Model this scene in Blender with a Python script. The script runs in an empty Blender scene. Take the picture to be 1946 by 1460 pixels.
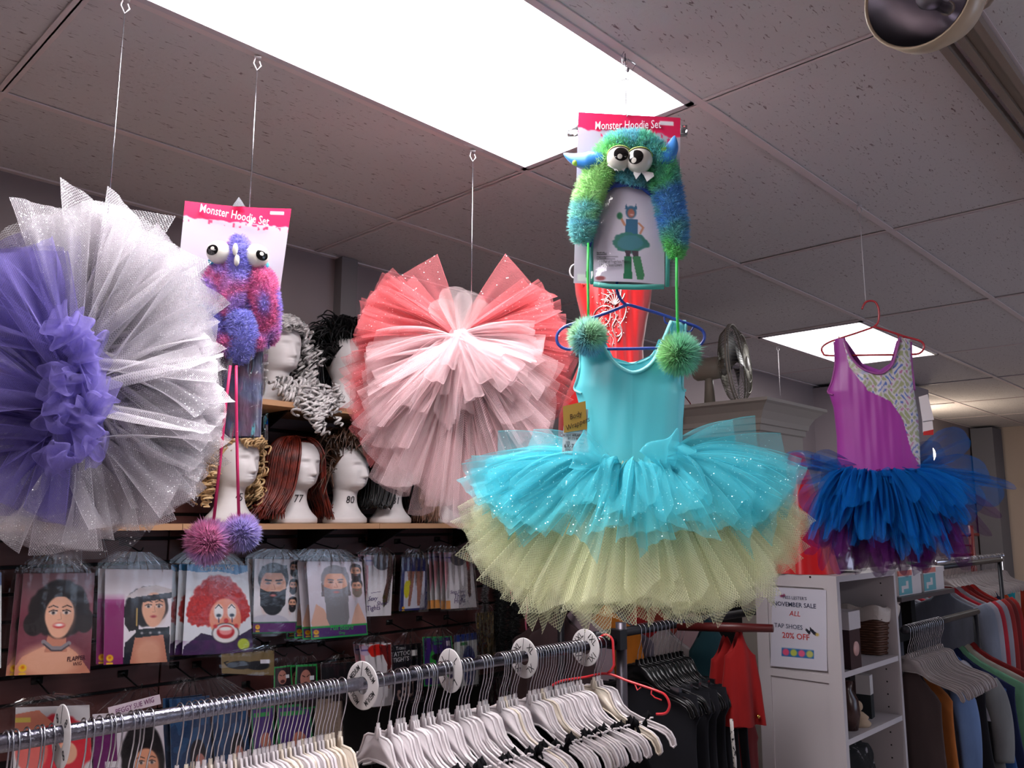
import bpy, math, random
import numpy as np
from math import sin, cos, pi, radians, sqrt, atan2, hypot
from mathutils import Vector, Matrix

random.seed(7); NP = np.random.RandomState(11)
SC = bpy.context.scene
COL = SC.collection

# ---------------------------------------------------------------- camera
EYE, CEIL = 1.50, 2.53
FPX, PITCH, HEAD, ROLL = 1587.2, 0.1616, 0.7654, 0.00205
def ray(px, py):
    x = (px-973)/FPX; y = -(py-730)/FPX
    x, y = x*cos(ROLL)-y*sin(ROLL), x*sin(ROLL)+y*cos(ROLL)
    fh = cos(PITCH)-y*sin(PITCH); up = sin(PITCH)+y*cos(PITCH)
    return Vector((fh*cos(HEAD)+x*sin(HEAD), fh*sin(HEAD)-x*cos(HEAD), up))
CAM = Vector((0, 0, EYE))
def at_z(px, py, z):
    r = ray(px, py); return CAM + r*((z-EYE)/r.z)
def at_y(px, py, y):
    r = ray(px, py); return CAM + r*(y/r.y)
def at_x(px, py, x):
    r = ray(px, py); return CAM + r*(x/r.x)
def at_d(px, py, d):
    r = ray(px, py); return CAM + r*(d/(cos(PITCH)*(r.x*cos(HEAD)+r.y*sin(HEAD))+sin(PITCH)*r.z))
cam_d = bpy.data.cameras.new('camera'); cam = bpy.data.objects.new('camera', cam_d); COL.objects.link(cam)
fw = Vector((cos(PITCH)*cos(HEAD), cos(PITCH)*sin(HEAD), sin(PITCH)))
rt = Vector((sin(HEAD), -cos(HEAD), 0)); up = rt.cross(fw)
ri = rt*cos(ROLL)+up*sin(ROLL); ui = -rt*sin(ROLL)+up*cos(ROLL)
cam.matrix_world = Matrix(((ri.x, ui.x, -fw.x, 0), (ri.y, ui.y, -fw.y, 0), (ri.z, ui.z, -fw.z, EYE), (0, 0, 0, 1)))
cam_d.sensor_width = 36; cam_d.lens = FPX/1946*36; cam_d.clip_start = .02
SC.camera = cam
SC.view_settings.view_transform = 'Standard'; SC.view_settings.look = 'None'
SC.view_settings.gamma = 1; SC.view_settings.use_curve_mapping = False
SC.view_settings.exposure = 0.84
SC.cycles.transparent_max_bounces = 32
SC.cycles.max_bounces = 5; SC.cycles.diffuse_bounces = 2; SC.cycles.glossy_bounces = 2
SC.cycles.transmission_bounces = 4
SC.cycles.caustics_reflective = False; SC.cycles.caustics_refractive = False
SC.cycles.use_adaptive_sampling = True; SC.cycles.adaptive_threshold = .03
PANEL_E = 9.5           # radiance of the fluorescent diffusers
W = bpy.data.worlds.new('world'); SC.world = W; W.use_nodes = True
W.node_tree.nodes['Background'].inputs[0].default_value = (.8, .78, .85, 1)
W.node_tree.nodes['Background'].inputs[1].default_value = .03
# daylight from the shop front, out of view to the right behind the camera
ld = bpy.data.lights.new('shop_window_light', 'AREA'); ld.shape = 'RECTANGLE'; ld.size = 3.0; ld.size_y = 1.6
ld.energy = 22; ld.color = (.62, .75, 1.0)
lo = bpy.data.objects.new('shop_window_light', ld); COL.objects.link(lo)
lo.location = (4.6, -3.4, 1.5); lo.rotation_euler = (radians(90), 0, radians(12)); lo['kind'] = 'helper'

# ---------------------------------------------------------------- mesh builder
def s2l(c):
    c = np.asarray(c, float)
    return np.where(c <= .04045, c/12.92, ((c+.055)/1.055)**2.4)
class Fr:
    """frame: origin o, yaw a; local x right, local y away from the viewer, z up"""
    def __init__(s, o, yaw=None, face=0.0):
        s.o = Vector(o)
        s.a = (atan2(s.o.y, s.o.x)-pi/2+face) if yaw is None else yaw
        s.ex = Vector((cos(s.a), sin(s.a), 0)); s.ey = Vector((-sin(s.a), cos(s.a), 0))
    def L(s, px, py, dy=0.0):
        r = ray(px, py); t = ((s.o-CAM).dot(s.ey)+dy)/r.dot(s.ey)
        p = CAM+r*t-s.o
        return Vector((p.dot(s.ex), dy, p.z))
    @property
    def s(s):  # metres per pixel at the frame's origin
        return (s.o-CAM).dot(fw)/FPX
    def W(s, v): return s.o+s.ex*v[0]+s.ey*v[1]+Vector((0, 0, v[2]))
class MB:
    def __init__(s): s.v = []; s.f = []; s.c = []; s.uv = None; s.col = False
    def add(s, V, F, C=None):
        n = len(s.v); s.v.extend([tuple(p) for p in V]); s.f.extend([tuple(i+n for i in f) for f in F])
        if C is not None:
            s.col = True; s.c.extend([tuple(c) for c in C])
        else: s.c.extend([(1, 1, 1)]*len(V))
        return s
    def box(s, c, d, rot=None):
        c = Vector(c); V = []
        for i in (-.5, .5):
            for j in (-.5, .5):
                for k in (-.5, .5):
                    p = Vector((i*d[0], j*d[1], k*d[2]))
                    if rot: p = rot @ p
                    V.append(c+p)
        return s.add(V, [(0, 1, 3, 2), (4, 6, 7, 5), (0, 4, 5, 1), (2, 3, 7, 6), (0, 2, 6, 4), (1, 5, 7, 3)])
    def box2(s, a, b):
        return s.box([(a[i]+b[i])/2 for i in range(3)], [abs(b[i]-a[i]) for i in range(3)])
    def tube(s, pts, r, n=6, closed=False, cap=True, flat=1.0):
        P = [Vector(p) for p in pts]; m = len(P)
        R = r if hasattr(r, '__len__') else [r]*m
        T = []
        for i in range(m):
            a = P[i-1] if (i or closed) else P[i]; b = P[(i+1) % m] if (i < m-1 or closed) else P[i]
            t = (b-a); T.append(t.normalized() if t.length > 1e-9 else Vector((0, 0, 1)))
        u = T[0].orthogonal().normalized(); V = []
        for i in range(m):
            u = (u-T[i]*u.dot(T[i])); u = u.normalized() if u.length > 1e-6 else T[i].orthogonal().normalized()
            w = T[i].cross(u)
            for k in range(n):
                a = 2*pi*k/n; V.append(P[i]+(u*cos(a)+w*sin(a)*flat)*R[i])
        F = []
        for i in range(m if closed else m-1):
            j = (i+1) % m
            for k in range(n):
                l = (k+1) % n; F.append((i*n+k, i*n+l, j*n+l, j*n+k))
        if cap and not closed:
            F.append(tuple(range(n-1, -1, -1))); F.append(tuple((m-1)*n+k for k in range(n)))
        return s.add(V, F)
    def grid(s, P, C=None, wrap=False, uv=False):
        m, n = P.shape[:2]; F = []
        for i in range(m-1):
            for j in range(n if wrap else n-1):
                k = (j+1) % n; F.append((i*n+j, i*n+k, (i+1)*n+k, (i+1)*n+j))
        if uv:
            if s.uv is None: s.uv = []
            for i in range(m):
                for j in range(n): s.uv.append((j/(n-1), i/(m-1)))
        return s.add(P.reshape(-1, 3), F, None if C is None else C.reshape(-1, 3))
    def lathe(s, prof, n=24, c=(0, 0, 0), axis='z'):
        P = np.zeros((len(prof), n, 3))
        for i, (r, z) in enumerate(prof):
            for k in range(n):
                a = 2*pi*k/n
                p = (r*cos(a), r*sin(a), z) if axis == 'z' else ((r*cos(a), z, r*sin(a)) if axis == 'y' else (z, r*cos(a), r*sin(a)))
                P[i, k] = np.add(p, c)
        return s.grid(P, wrap=True)
    def ball(s, c, r, n=16, m=10):
        rr = r if hasattr(r, '__len__') else (r, r, r)
        P = np.zeros((m+1, n, 3))
        for i in range(m+1):
            a = pi*i/m
            for k in range(n):
                b = 2*pi*k/n
                P[i, k] = (c[0]+rr[0]*sin(a)*cos(b), c[1]+rr[1]*sin(a)*sin(b), c[2]+rr[2]*cos(a))
        return s.grid(P, wrap=True)
    def prism(s, out, y0, y1):
        """outline of (x,z), extruded along local y"""
        n = len(out); V = [(p[0], y0, p[1]) for p in out]+[(p[0], y1, p[1]) for p in out]
        F = [tuple(range(n)), tuple(range(2*n-1, n-1, -1))]
        for i in range(n):
            j = (i+1) % n; F.append((j, i, n+i, n+j))
        return s.add(V, F)
    def blades(s, P, D, Lg, wd, C, bend=None):
        """fur: one thin two-segment blade per base point; P base, D direction, Lg lengths, C colours"""
        n = len(P); side = np.cross(D, NP.normal(size=(n, 3))); side /= np.linalg.norm(side, axis=1)[:, None]+1e-9
        Lg = np.asarray(Lg)[:, None]; wd = np.broadcast_to(np.asarray(wd), (n,))[:, None]
        b = np.zeros((n, 3)) if bend is None else bend
        mid = P+D*Lg*.55+b*Lg*.25; tip = P+D*Lg*.95+b*Lg
        V = np.stack([P-side*wd, P+side*wd, mid-side*wd*.8, mid+side*wd*.8, tip], 1).reshape(-1, 3)
        CC = np.repeat(C, 5, 0); base = len(s.v)
        F = []
        for i in range(n):
            k = base+i*5; F += [(k, k+1, k+3, k+2), (k+2, k+3, k+4)]
        s.v.extend(map(tuple, V)); s.c.extend(map(tuple, CC)); s.f.extend(F); s.col = True
        return s
    def mesh(s, name, mat, smooth=True):
        me = bpy.data.meshes.new(name)
        me.from_pydata([tuple(map(float, p)) for p in s.v], [], s.f)
        if s.col:
            at = me.color_attributes.new('Col', 'FLOAT_COLOR', 'POINT')
            a = np.ones((len(s.v), 4), np.float32); a[:, :3] = s2l(np.array(s.c)); at.data.foreach_set('color', a.ravel())
        if s.uv is not None and len(s.uv) == len(s.v):
            ul = me.uv_layers.new(name='UVMap'); li = np.zeros(len(me.loops), np.int32); me.loops.foreach_get('vertex_index', li)
            ul.data.foreach_set('uv', np.array(s.uv, np.float32)[li].ravel())
        if smooth: me.polygons.foreach_set('use_smooth', [True]*len(me.polygons))
        if mat:
            for m_ in (mat if isinstance(mat, (list, tuple)) else [mat]): me.materials.append(m_)
        return me
# ---------------------------------------------------------------- objects
def setp(o, label=None, cat=None, group=None, kind=None):
    if label: o['label'] = label
    if cat: o['category'] = cat
    if group: o['group'] = group
    if kind: o['kind'] = kind
    return o
def place(o, fr):
    if fr is not None:
        o.location = fr.o; o.rotation_euler = (0, 0, fr.a)
def thing(name, label, cat, fr=None, group=None):
    o = bpy.data.objects.new(name, None); COL.objects.link(o); o.empty_display_size = .05
    place(o, fr); return setp(o, label, cat, group)
def part(name, mb, mat, parent, smooth=True, label=None, kind=None):
    me = mb if isinstance(mb, bpy.types.Mesh) else mb.mesh(name, mat, smooth)
    o = bpy.data.objects.new(name, me); COL.objects.link(o); o.parent = parent
    return setp(o, label, None, None, kind)
def single(name, mb, mat, label, cat, fr=None, group=None, smooth=True, kind=None):
    o = bpy.data.objects.new(name, mb if isinstance(mb, bpy.types.Mesh) else mb.mesh(name, mat, smooth))
    COL.objects.link(o); place(o, fr); return setp(o, label, cat, group, kind)
def struct(name, mb, mat, label, cat='structure', smooth=False):
    return single(name, mb, mat, label, cat, None, None, smooth, 'structure')
def bevel(o, w=.002, seg=2):
    m = o.modifiers.new('bevel', 'BEVEL'); m.width = w; m.segments = seg; m.limit_method = 'ANGLE'; return o
def copy_tree(o, parent=None):
    c = o.copy(); COL.objects.link(c); c.parent = parent
    for ch in list(o.children): copy_tree(ch, c)
    return c
# ---------------------------------------------------------------- materials
_M = {}
def mat(name, col=(.8, .8, .8), rough=.5, metal=0, spec=.5, sheen=0, bump=None, trans=0, alpha=1, coat=0, emis=None, attr=False, ior=None, noise=None, sss=0):
    if name in _M: return _M[name]
    m = bpy.data.materials.new(name); m.use_nodes = True; nt = m.node_tree; b = nt.nodes['Principled BSDF']
    c = tuple(s2l(col))+(1,)
    b.inputs['Base Color'].default_value = c; b.inputs['Roughness'].default_value = rough
    b.inputs['Metallic'].default_value = metal; b.inputs['Specular IOR Level'].default_value = spec
    b.inputs['Sheen Weight'].default_value = sheen; b.inputs['Transmission Weight'].default_value = trans
    b.inputs['Alpha'].default_value = alpha; b.inputs['Coat Weight'].default_value = coat
    if sss: b.inputs['Subsurface Weight'].default_value = sss; b.inputs['Subsurface Radius'].default_value = (.01, .01, .01)
    if ior: b.inputs['IOR'].default_value = ior
    if emis: b.inputs['Emission Color'].default_value = tuple(emis[0])+(1,); b.inputs['Emission Strength'].default_value = emis[1]
    if attr:
        a = nt.nodes.new('ShaderNodeAttribute'); a.attribute_name = 'Col'; nt.links.new(a.outputs['Color'], b.inputs['Base Color'])
    if noise:  # (scale, dark colour, amount low, high)
        tc = nt.nodes.new('ShaderNodeTexCoord'); n = nt.nodes.new('ShaderNodeTexNoise'); n.inputs['Scale'].default_value = noise[0]
        n.inputs['Detail'].default_value = 6; nt.links.new(tc.outputs['Object'], n.inputs['Vector'])
        if len(noise) > 4:
            mp = nt.nodes.new('ShaderNodeMapping'); mp.inputs['Scale'].default_value = noise[4]
            nt.links.new(tc.outputs['Object'], mp.inputs['Vector']); nt.links.new(mp.outputs[0], n.inputs['Vector'])
        r = nt.nodes.new('ShaderNodeValToRGB'); r.color_ramp.elements[0].position = noise[2]; r.color_ramp.elements[1].position = noise[3]
        r.color_ramp.elements[0].color = tuple(s2l(noise[1]))+(1,); r.color_ramp.elements[1].color = c
        nt.links.new(n.outputs['Fac'], r.inputs['Fac']); nt.links.new(r.outputs['Color'], b.inputs['Base Color'])
    if bump:  # (scale, strength, distance)
        tc = nt.nodes.new('ShaderNodeTexCoord'); n = nt.nodes.new('ShaderNodeTexNoise'); n.inputs['Scale'].default_value = bump[0]
        n.inputs['Detail'].default_value = 4; bp = nt.nodes.new('ShaderNodeBump'); bp.inputs['Strength'].default_value = bump[1]
        bp.inputs['Distance'].default_value = bump[2]; nt.links.new(tc.outputs['Object'], n.inputs['Vector'])
        if len(bump) > 3:
            mp = nt.nodes.new('ShaderNodeMapping'); mp.inputs['Scale'].default_value = bump[3]
            nt.links.new(tc.outputs['Object'], mp.inputs['Vector']); nt.links.new(mp.outputs[0], n.inputs['Vector'])
        nt.links.new(n.outputs['Fac'], bp.inputs['Height']); nt.links.new(bp.outputs[0], b.inputs['Normal'])
    _M[name] = m; return m
def tulle_mat(name, col, open_a, thread_a, cells=(55, 110), glit=0.0, gcol=(1, 1, 1), line=.72):
    """net of threads on see-through ground; UV v runs along the strip"""
    if name in _M: return _M[name]
    m = bpy.data.materials.new(name); m.use_nodes = True; nt = m.node_tree; nt.nodes.clear(); N = nt.nodes.new; Lk = nt.links.new
    out = N('ShaderNodeOutputMaterial'); tr = N('ShaderNodeBsdfTransparent'); df = N('ShaderNodeBsdfDiffuse'); tl = N('ShaderNodeBsdfTranslucent')
    c = tuple(s2l(col))+(1,); df.inputs[0].default_value = c; tl.inputs[0].default_value = c
    fab = N('ShaderNodeMixShader'); fab.inputs[0].default_value = .45; Lk(df.outputs[0], fab.inputs[1]); Lk(tl.outputs[0], fab.inputs[2])
    uv = N('ShaderNodeUVMap'); uv.uv_map = 'UVMap'; sp = N('ShaderNodeSeparateXYZ'); Lk(uv.outputs[0], sp.inputs[0])
    def mth(op, a, b=None, c2=None):
        n = N('ShaderNodeMath'); n.operation = op
        for i, x in enumerate((a, b, c2)):
            if x is None: continue
            if isinstance(x, (int, float)): n.inputs[i].default_value = x
            else: Lk(x, n.inputs[i])
        return n.outputs[0]
    a = mth('MULTIPLY', sp.outputs[0], cells[0]*pi); b = mth('MULTIPLY', sp.outputs[1], cells[1]*pi)
    l1 = mth('ABSOLUTE', mth('SINE', mth('ADD', a, b))); l2 = mth('ABSOLUTE', mth('SINE', mth('SUBTRACT', a, b)))
    ln = mth('MAXIMUM', l1, l2); st = mth('SMOOTH_MIN', mth('MULTIPLY', mth('MAXIMUM', mth('SUBTRACT', ln, line), 0.0), 1/(1-line)), 1.0, .1)
    al = mth('MULTIPLY_ADD', st, thread_a-open_a, open_a)
    # facing: a net seen edge-on closes up
    lw = N('ShaderNodeLayerWeight'); lw.inputs[0].default_value = .3
    al = mth('MINIMUM', mth('MULTIPLY_ADD', mth('MULTIPLY', lw.outputs['Facing'], al), 1.2, al), .97)
    rt_ = mth('POWER', mth('SUBTRACT', 1.0, sp.outputs[1]), 3.0); al = mth('MINIMUM', mth('MULTIPLY_ADD', rt_, .45, al), .97)  # gathered cloth closes up
    # rolled selvedge at the rim
    ed = mth('GREATER_THAN', mth('ABSOLUTE', mth('SUBTRACT', sp.outputs[0], .5)), .488)
    al = mth('MINIMUM', mth('MULTIPLY_ADD', ed, .25, al), .97)
    shader = fab.outputs[0]
    if glit:
        vo = N('ShaderNodeTexVoronoi'); vo.inputs['Scale'].default_value = 260 if glit < 1 else 120
        tc = N('ShaderNodeTexCoord'); Lk(tc.outputs['Object'], vo.inputs['Vector'])
        d = mth('LESS_THAN', vo.outputs['Distance'], .26 if glit < 1 else .2)
        sc = N('ShaderNodeSeparateColor'); Lk(vo.outputs['Color'], sc.inputs[0])
        g = mth('MULTIPLY', d, mth('LESS_THAN', sc.outputs[0], glit if glit < 1 else .6))
        gl = N('ShaderNodeBsdfGlossy'); gl.inputs['Roughness'].default_value = .45; gl.inputs[0].default_value = tuple(gcol)+(1,)
        mg = N('ShaderNodeMixShader'); Lk(g, mg.inputs[0]); Lk(shader, mg.inputs[1]); Lk(gl.outputs[0], mg.inputs[2]); shader = mg.outputs[0]
        al = mth('MAXIMUM', al, g)
    mx = N('ShaderNodeMixShader'); Lk(al, mx.inputs[0]); Lk(tr.outputs[0], mx.inputs[1]); Lk(shader, mx.inputs[2]); Lk(mx.outputs[0], out.inputs[0])
    _M[name] = m; return m
def film_mat(name='clear_film', tint=(1, 1, 1), gl=.10, rough=.06, bump=(45, .35, .003)):
    if name in _M: return _M[name]
    m = bpy.data.materials.new(name); m.use_nodes = True; nt = m.node_tree; nt.nodes.clear(); N = nt.nodes.new; Lk = nt.links.new
    out = N('ShaderNodeOutputMaterial'); tr = N('ShaderNodeBsdfTransparent'); tr.inputs[0].default_value = tuple(tint)+(1,)
    g = N('ShaderNodeBsdfGlossy'); g.inputs['Roughness'].default_value = rough
    fr_ = N('ShaderNodeFresnel'); fr_.inputs[0].default_value = 1.5
    ad = N('ShaderNodeMath'); ad.operation = 'MULTIPLY_ADD'; ad.inputs[1].default_value = .6; ad.inputs[2].default_value = gl*.05; ad.use_clamp = True
    tc = N('ShaderNodeTexCoord'); n = N('ShaderNodeTexNoise'); n.inputs['Scale'].default_value = bump[0]; n.inputs['Detail'].default_value = 3
    bp = N('ShaderNodeBump'); bp.inputs['Strength'].default_value = bump[1]; bp.inputs['Distance'].default_value = bump[2]
    Lk(tc.outputs['Object'], n.inputs['Vector']); Lk(n.outputs['Fac'], bp.inputs['Height']); Lk(bp.outputs[0], g.inputs['Normal'])
    Lk(fr_.outputs[0], ad.inputs[0]); mx = N('ShaderNodeMixShader'); Lk(ad.outputs[0], mx.inputs[0]); Lk(tr.outputs[0], mx.inputs[1]); Lk(g.outputs[0], mx.inputs[2])
    Lk(mx.outputs[0], out.inputs[0]); _M[name] = m; return m
# ---------------------------------------------------------------- lettering and prints
def text_mesh(s, h, shear=0, sx=1, ext=.0002, bold=0):
    cu = bpy.data.curves.new('t', 'FONT'); cu.body = s; cu.size = h*1.38; cu.shear = shear; cu.extrude = ext; cu.offset = bold*h
    cu.align_x = 'CENTER'; cu.align_y = 'CENTER'; cu.resolution_u = 2
    o = bpy.data.objects.new('t', cu); me = bpy.data.meshes.new_from_object(o)
    bpy.data.objects.remove(o); bpy.data.curves.remove(cu)
    # x,y plane -> x,z plane facing -y
    me.transform(Matrix(((sx, 0, 0, 0), (0, 0, -1, 0), (0, 1, 0, 0), (0, 0, 0, 1))))
    return me
def lettering(s, loc, h, m, parent, rot=0, shear=0, sx=1, bold=0, yaw=0, name='lettering', tilt=0):
    me = text_mesh(s, h, shear, sx, bold=bold); me.materials.clear(); me.materials.append(m)
    o = bpy.data.objects.new(name, me); COL.objects.link(o); o.parent = parent; o.location = loc; o.rotation_euler = (tilt, rot, yaw)
    return o
class Canvas:
    def __init__(s, w, h, bg=(1, 1, 1)):
        s.w, s.h = w, h; s.a = np.ones((h, w, 3))*np.array(bg)
        s.X, s.Y = np.meshgrid((np.arange(w)+.5)/w, (np.arange(h)+.5)/h); s.asp = h/w
    def mix(s, m, c, al=1):
        m = np.clip(m, 0, 1)[..., None]*al; s.a = s.a*(1-m)+np.array(c)*m; return s
    def ell(s, x, y, rx, ry, c, al=1, soft=.02, rot=0):
        dx, dy = (s.X-x), (s.Y-y)*s.asp; ry *= s.asp
        if rot: dx, dy = dx*cos(rot)+dy*sin(rot), -dx*sin(rot)+dy*cos(rot)
        d = np.sqrt((dx/rx)**2+(dy/ry)**2); k = min(rx, ry)
        return s.mix((1-d)*k/soft+.5, c, al)
    def rect(s, x0, y0, x1, y1, c, al=1, soft=.004):
        m = np.clip((s.X-x0)/soft+.5, 0, 1)*np.clip((x1-s.X)/soft+.5, 0, 1)*np.clip((s.Y-y0)/soft+.5, 0, 1)*np.clip((y1-s.Y)/soft+.5, 0, 1)
        return s.mix(m, c, al)
    def poly(s, pts, c, al=1):
        ins = np.zeros(s.X.shape, bool); n = len(pts)
        for i in range(n):
            (x0, y0), (x1, y1) = pts[i], pts[(i+1) % n]
            cnd = ((y0 > s.Y) != (y1 > s.Y)) & (s.X < (x1-x0)*(s.Y-y0)/(y1-y0+1e-12)+x0); ins ^= cnd
        return s.mix(ins.astype(float), c, al)
    def line(s, pts, w, c, al=1):
        m = np.zeros(s.X.shape)
        for (x0, y0), (x1, y1) in zip(pts[:-1], pts[1:]):
            ax, ay, bx, by = x0, y0*s.asp, x1, y1*s.asp; dx, dy = bx-ax, by-ay; L = dx*dx+dy*dy+1e-9
            t = np.clip(((s.X-ax)*dx+(s.Y*s.asp-ay)*dy)/L, 0, 1)
            d = np.hypot(s.X-ax-t*dx, s.Y*s.asp-ay-t*dy); m = np.maximum(m, np.clip((w/2-d)/.006+.5, 0, 1))
        return s.mix(m, c, al)
    def curly(s, x, y, rx, ry, c, n=160, amp=.12, seed=1, c2=None):
        r = np.random.RandomState(seed); th = np.arctan2((s.Y-y)*s.asp/(ry*s.asp), (s.X-x)/rx)
        k = np.zeros_like(th)
        for q in range(1, 24): k += r.normal()*np.cos(q*th+r.rand()*7)/sqrt(q)
        d = np.hypot((s.X-x)/rx, (s.Y-y)/ry)/(1+amp*k*.3); m = np.clip((1-d)*12, 0, 1); s.mix(m, c)
        if c2 is not None:
            nz = s.noise(60, seed+3); s.mix(m*np.clip(nz*2-.6, 0, 1), c2, .6)
        return s
    def noise(s, k, seed=0):
        r = np.random.RandomState(seed); g = r.rand(k+2, k+2)
        u = s.X*k; v = s.Y*k; i = u.astype(int); j = v.astype(int); fu = u-i; fv = v-j
        fu = fu*fu*(3-2*fu); fv = fv*fv*(3-2*fv)
        return (g[j, i]*(1-fu)+g[j, i+1]*fu)*(1-fv)+(g[j+1, i]*(1-fu)+g[j+1, i+1]*fu)*fv
def printed(cv, c4, bow=0.0, thick=.0012, curve=None):
    """card: print of a canvas spread over four local corners TL,TR,BR,BL, with a back sheet"""
    h, w = cv.h, cv.w; u = np.linspace(0, 1, w)[None, :, None]; v = np.linspace(0, 1, h)[:, None, None]
    TL, TR, BR, BL = [np.array(c)[None, None] for c in c4]
    P = (TL*(1-u)+TR*u)*(1-v)+(BL*(1-u)+BR*u)*v
    P = np.broadcast_to(P, (h, w, 3)).copy()
    if bow: P[..., 1] -= bow*(np.sin(pi*u)*np.ones_like(v))[..., 0]
    if curve is not None: P[..., 1] += curve(u, v)[..., 0]
    mb = MB(); mb.grid(P, np.clip(cv.a, 0, 1))
    Q = P[::max(1, (h-1)//6), ::max(1, (w-1)//6)].copy(); Q[..., 1] += thick
    # close with a coarse back: use exact border rows
    Q = P[[0, h//4, h//2, 3*h//4, h-1]][:, [0, w//4, w//2, 3*w//4, w-1]].copy(); Q[..., 1] += thick
    mb.grid(Q[:, ::-1], np.ones((5, 5, 3))*.85)
    return mb
def smooth_path(pts, k=6):
    P = [np.array(p, float) for p in pts]; out = []
    for i in range(len(P)-1):
        a, b, c, d = P[max(i-1, 0)], P[i], P[i+1], P[min(i+2, len(P)-1)]
        for j in range(k):
            t = j/k; out.append(.5*((2*b)+(-a+c)*t+(2*a-5*b+4*c-d)*t*t+(-a+3*b-3*c+d)*t**3))
    out.append(P[-1]); return out
PRINT = mat('printed_card', attr=True, rough=.28, coat=.3)
STEEL = mat('steel_wire', (.75, .75, .78), .25, 1)
CHROME = mat('chrome', (.80, .80, .84), .16, 1)
WHITEP = mat('white_plastic', (.88, .85, .86), .3)
INK = mat('black_ink', (.08, .07, .09), .5)
FILM = film_mat()
# ================================================================= THE ROOM
WALLY = 2.74; X0, X1, Y0 = -2.6, 10.5, -4.6
XL = [-2.6, -1.93, -.71, .505, 1.73, 3.02, 4.31, 5.55, 6.77, 7.99, 9.21, 10.5]
YL = [-4.6, -3.865, -3.255, -2.645, -2.035, -1.425, -.82, -.21, .40, 1.010, 1.613, 2.225, 2.74]
PANELS = {(3, 9), (6, 10), (3, 3), (6, 4), (1, 8), (9, 8)}  # last two are unseen, added to brighten the near room and the end wall
TILE = mat('ceiling_tile', (.59, .55, .565), .95, spec=.1, bump=(70, .35, .004))
nt = TILE.node_tree; _b = nt.nodes['Principled BSDF']   # worm-hole specks
tc = nt.nodes.new('ShaderNodeTexCoord'); mp = nt.nodes.new('ShaderNodeMapping'); mp.inputs['Scale'].default_value = (26, 95, 60)
nz = nt.nodes.new('ShaderNodeTexNoise'); nz.inputs['Scale'].default_value = 1.7; nz.inputs['Detail'].default_value = 3; nz.inputs['Distortion'].default_value = .8
rp = nt.nodes.new('ShaderNodeValToRGB'); rp.color_ramp.elements[0].position = .29; rp.color_ramp.elements[1].position = .37
rp.color_ramp.elements[0].color = tuple(s2l((.58, .51, .51)))+(1,); rp.color_ramp.elements[1].color = tuple(s2l((.89, .865, .865)))+(1,)
nt.links.new(tc.outputs['Object'], mp.inputs[0]); nt.links.new(mp.outputs[0], nz.inputs['Vector']); nt.links.new(nz.outputs['Fac'], rp.inputs['Fac']); nt.links.new(rp.outputs[0], _b.inputs['Base Color'])
GRIDM = mat('ceiling_grid_metal', (.94, .88, .88), .6)
WALLP = mat('wall_paint', (.62, .565, .57), .85, noise=(1.2, (.58, .525, .53), .3, .7))
CREAM = mat('cream_wall_paint', (.80, .72, .66), .85)
SLATM = mat('brown_slat', (.40, .24, .23), .5, noise=(3, (.34, .19, .18), .3, .7, (1, 1, 9)))
DARK = mat('dark_groove', (.05, .03, .035), .7)
DIFF = mat('light_diffuser', (1, 1, 1), .4, emis=((1.0, .955, .985), PANEL_E), bump=(90, .5, .002))
_n = DIFF.node_tree; _w = _n.nodes.new('ShaderNodeTexWave')  # prismatic lens ribs of the panel
_t = _n.nodes.new('ShaderNodeTexCoord'); _w.inputs['Scale'].default_value = 42; _w.bands_direction = 'X'
_n.links.new(_t.outputs['Object'], _w.inputs[0]); _m = _n.nodes.new('ShaderNodeMapRange'); _m.inputs[3].default_value = PANEL_E*.86; _m.inputs[4].default_value = PANEL_E*1.1
_n.links.new(_w.outputs['Fac'], _m.inputs[0]); _n.links.new(_m.outputs[0], _n.nodes['Principled BSDF'].inputs['Emission Strength'])

DIFF2 = mat('light_diffuser_far', (1, 1, 1), .4, emis=((.98, .96, .96), 3.6))
ceil = thing('ceiling', 'suspended ceiling of speckled grey acoustic tiles in a metal grid', 'ceiling'); ceil['kind'] = 'structure'
ceil.location = (0, 0, CEIL)
deck = MB().box2((X0, Y0, .16), (X1, WALLY, .20)); part('ceiling_deck', deck, GRIDM, ceil, False)
for i in range(len(XL)-1):
    for j in range(len(YL)-1):
        if (i, j) in PANELS: continue
        xa, xb, ya, yb = XL[i], XL[i+1], YL[j], YL[j+1]
        mb = MB(); t = NP.uniform(.003, .007)
        mb.box2((xa-.0+.006, ya+.006, t), (xb-.006, yb-.006, t+.012))
        part('ceiling_tile', mb, TILE, ceil, False)
for x in XL[1:-1]:
    mb = MB(); mb.box2((x-.012, Y0, 0), (x+.012, WALLY, .003)); mb.box2((x-.002, Y0, 0), (x+.002, WALLY, .04)); part('grid_bar', mb, GRIDM, ceil, False)
for y in YL[1:-1]:
    mb = MB(); mb.box2((X0, y-.012, -.0005), (X1, y+.012, .0025)); mb.box2((X0, y-.002, 0), (X1, y+.002, .04)); part('grid_bar', mb, GRIDM, ceil, False)
mb = MB(); mb.box2((X0, WALLY-.022, -.002), (X1, WALLY, .003)); part('wall_angle', mb, GRIDM, ceil, False)
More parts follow.
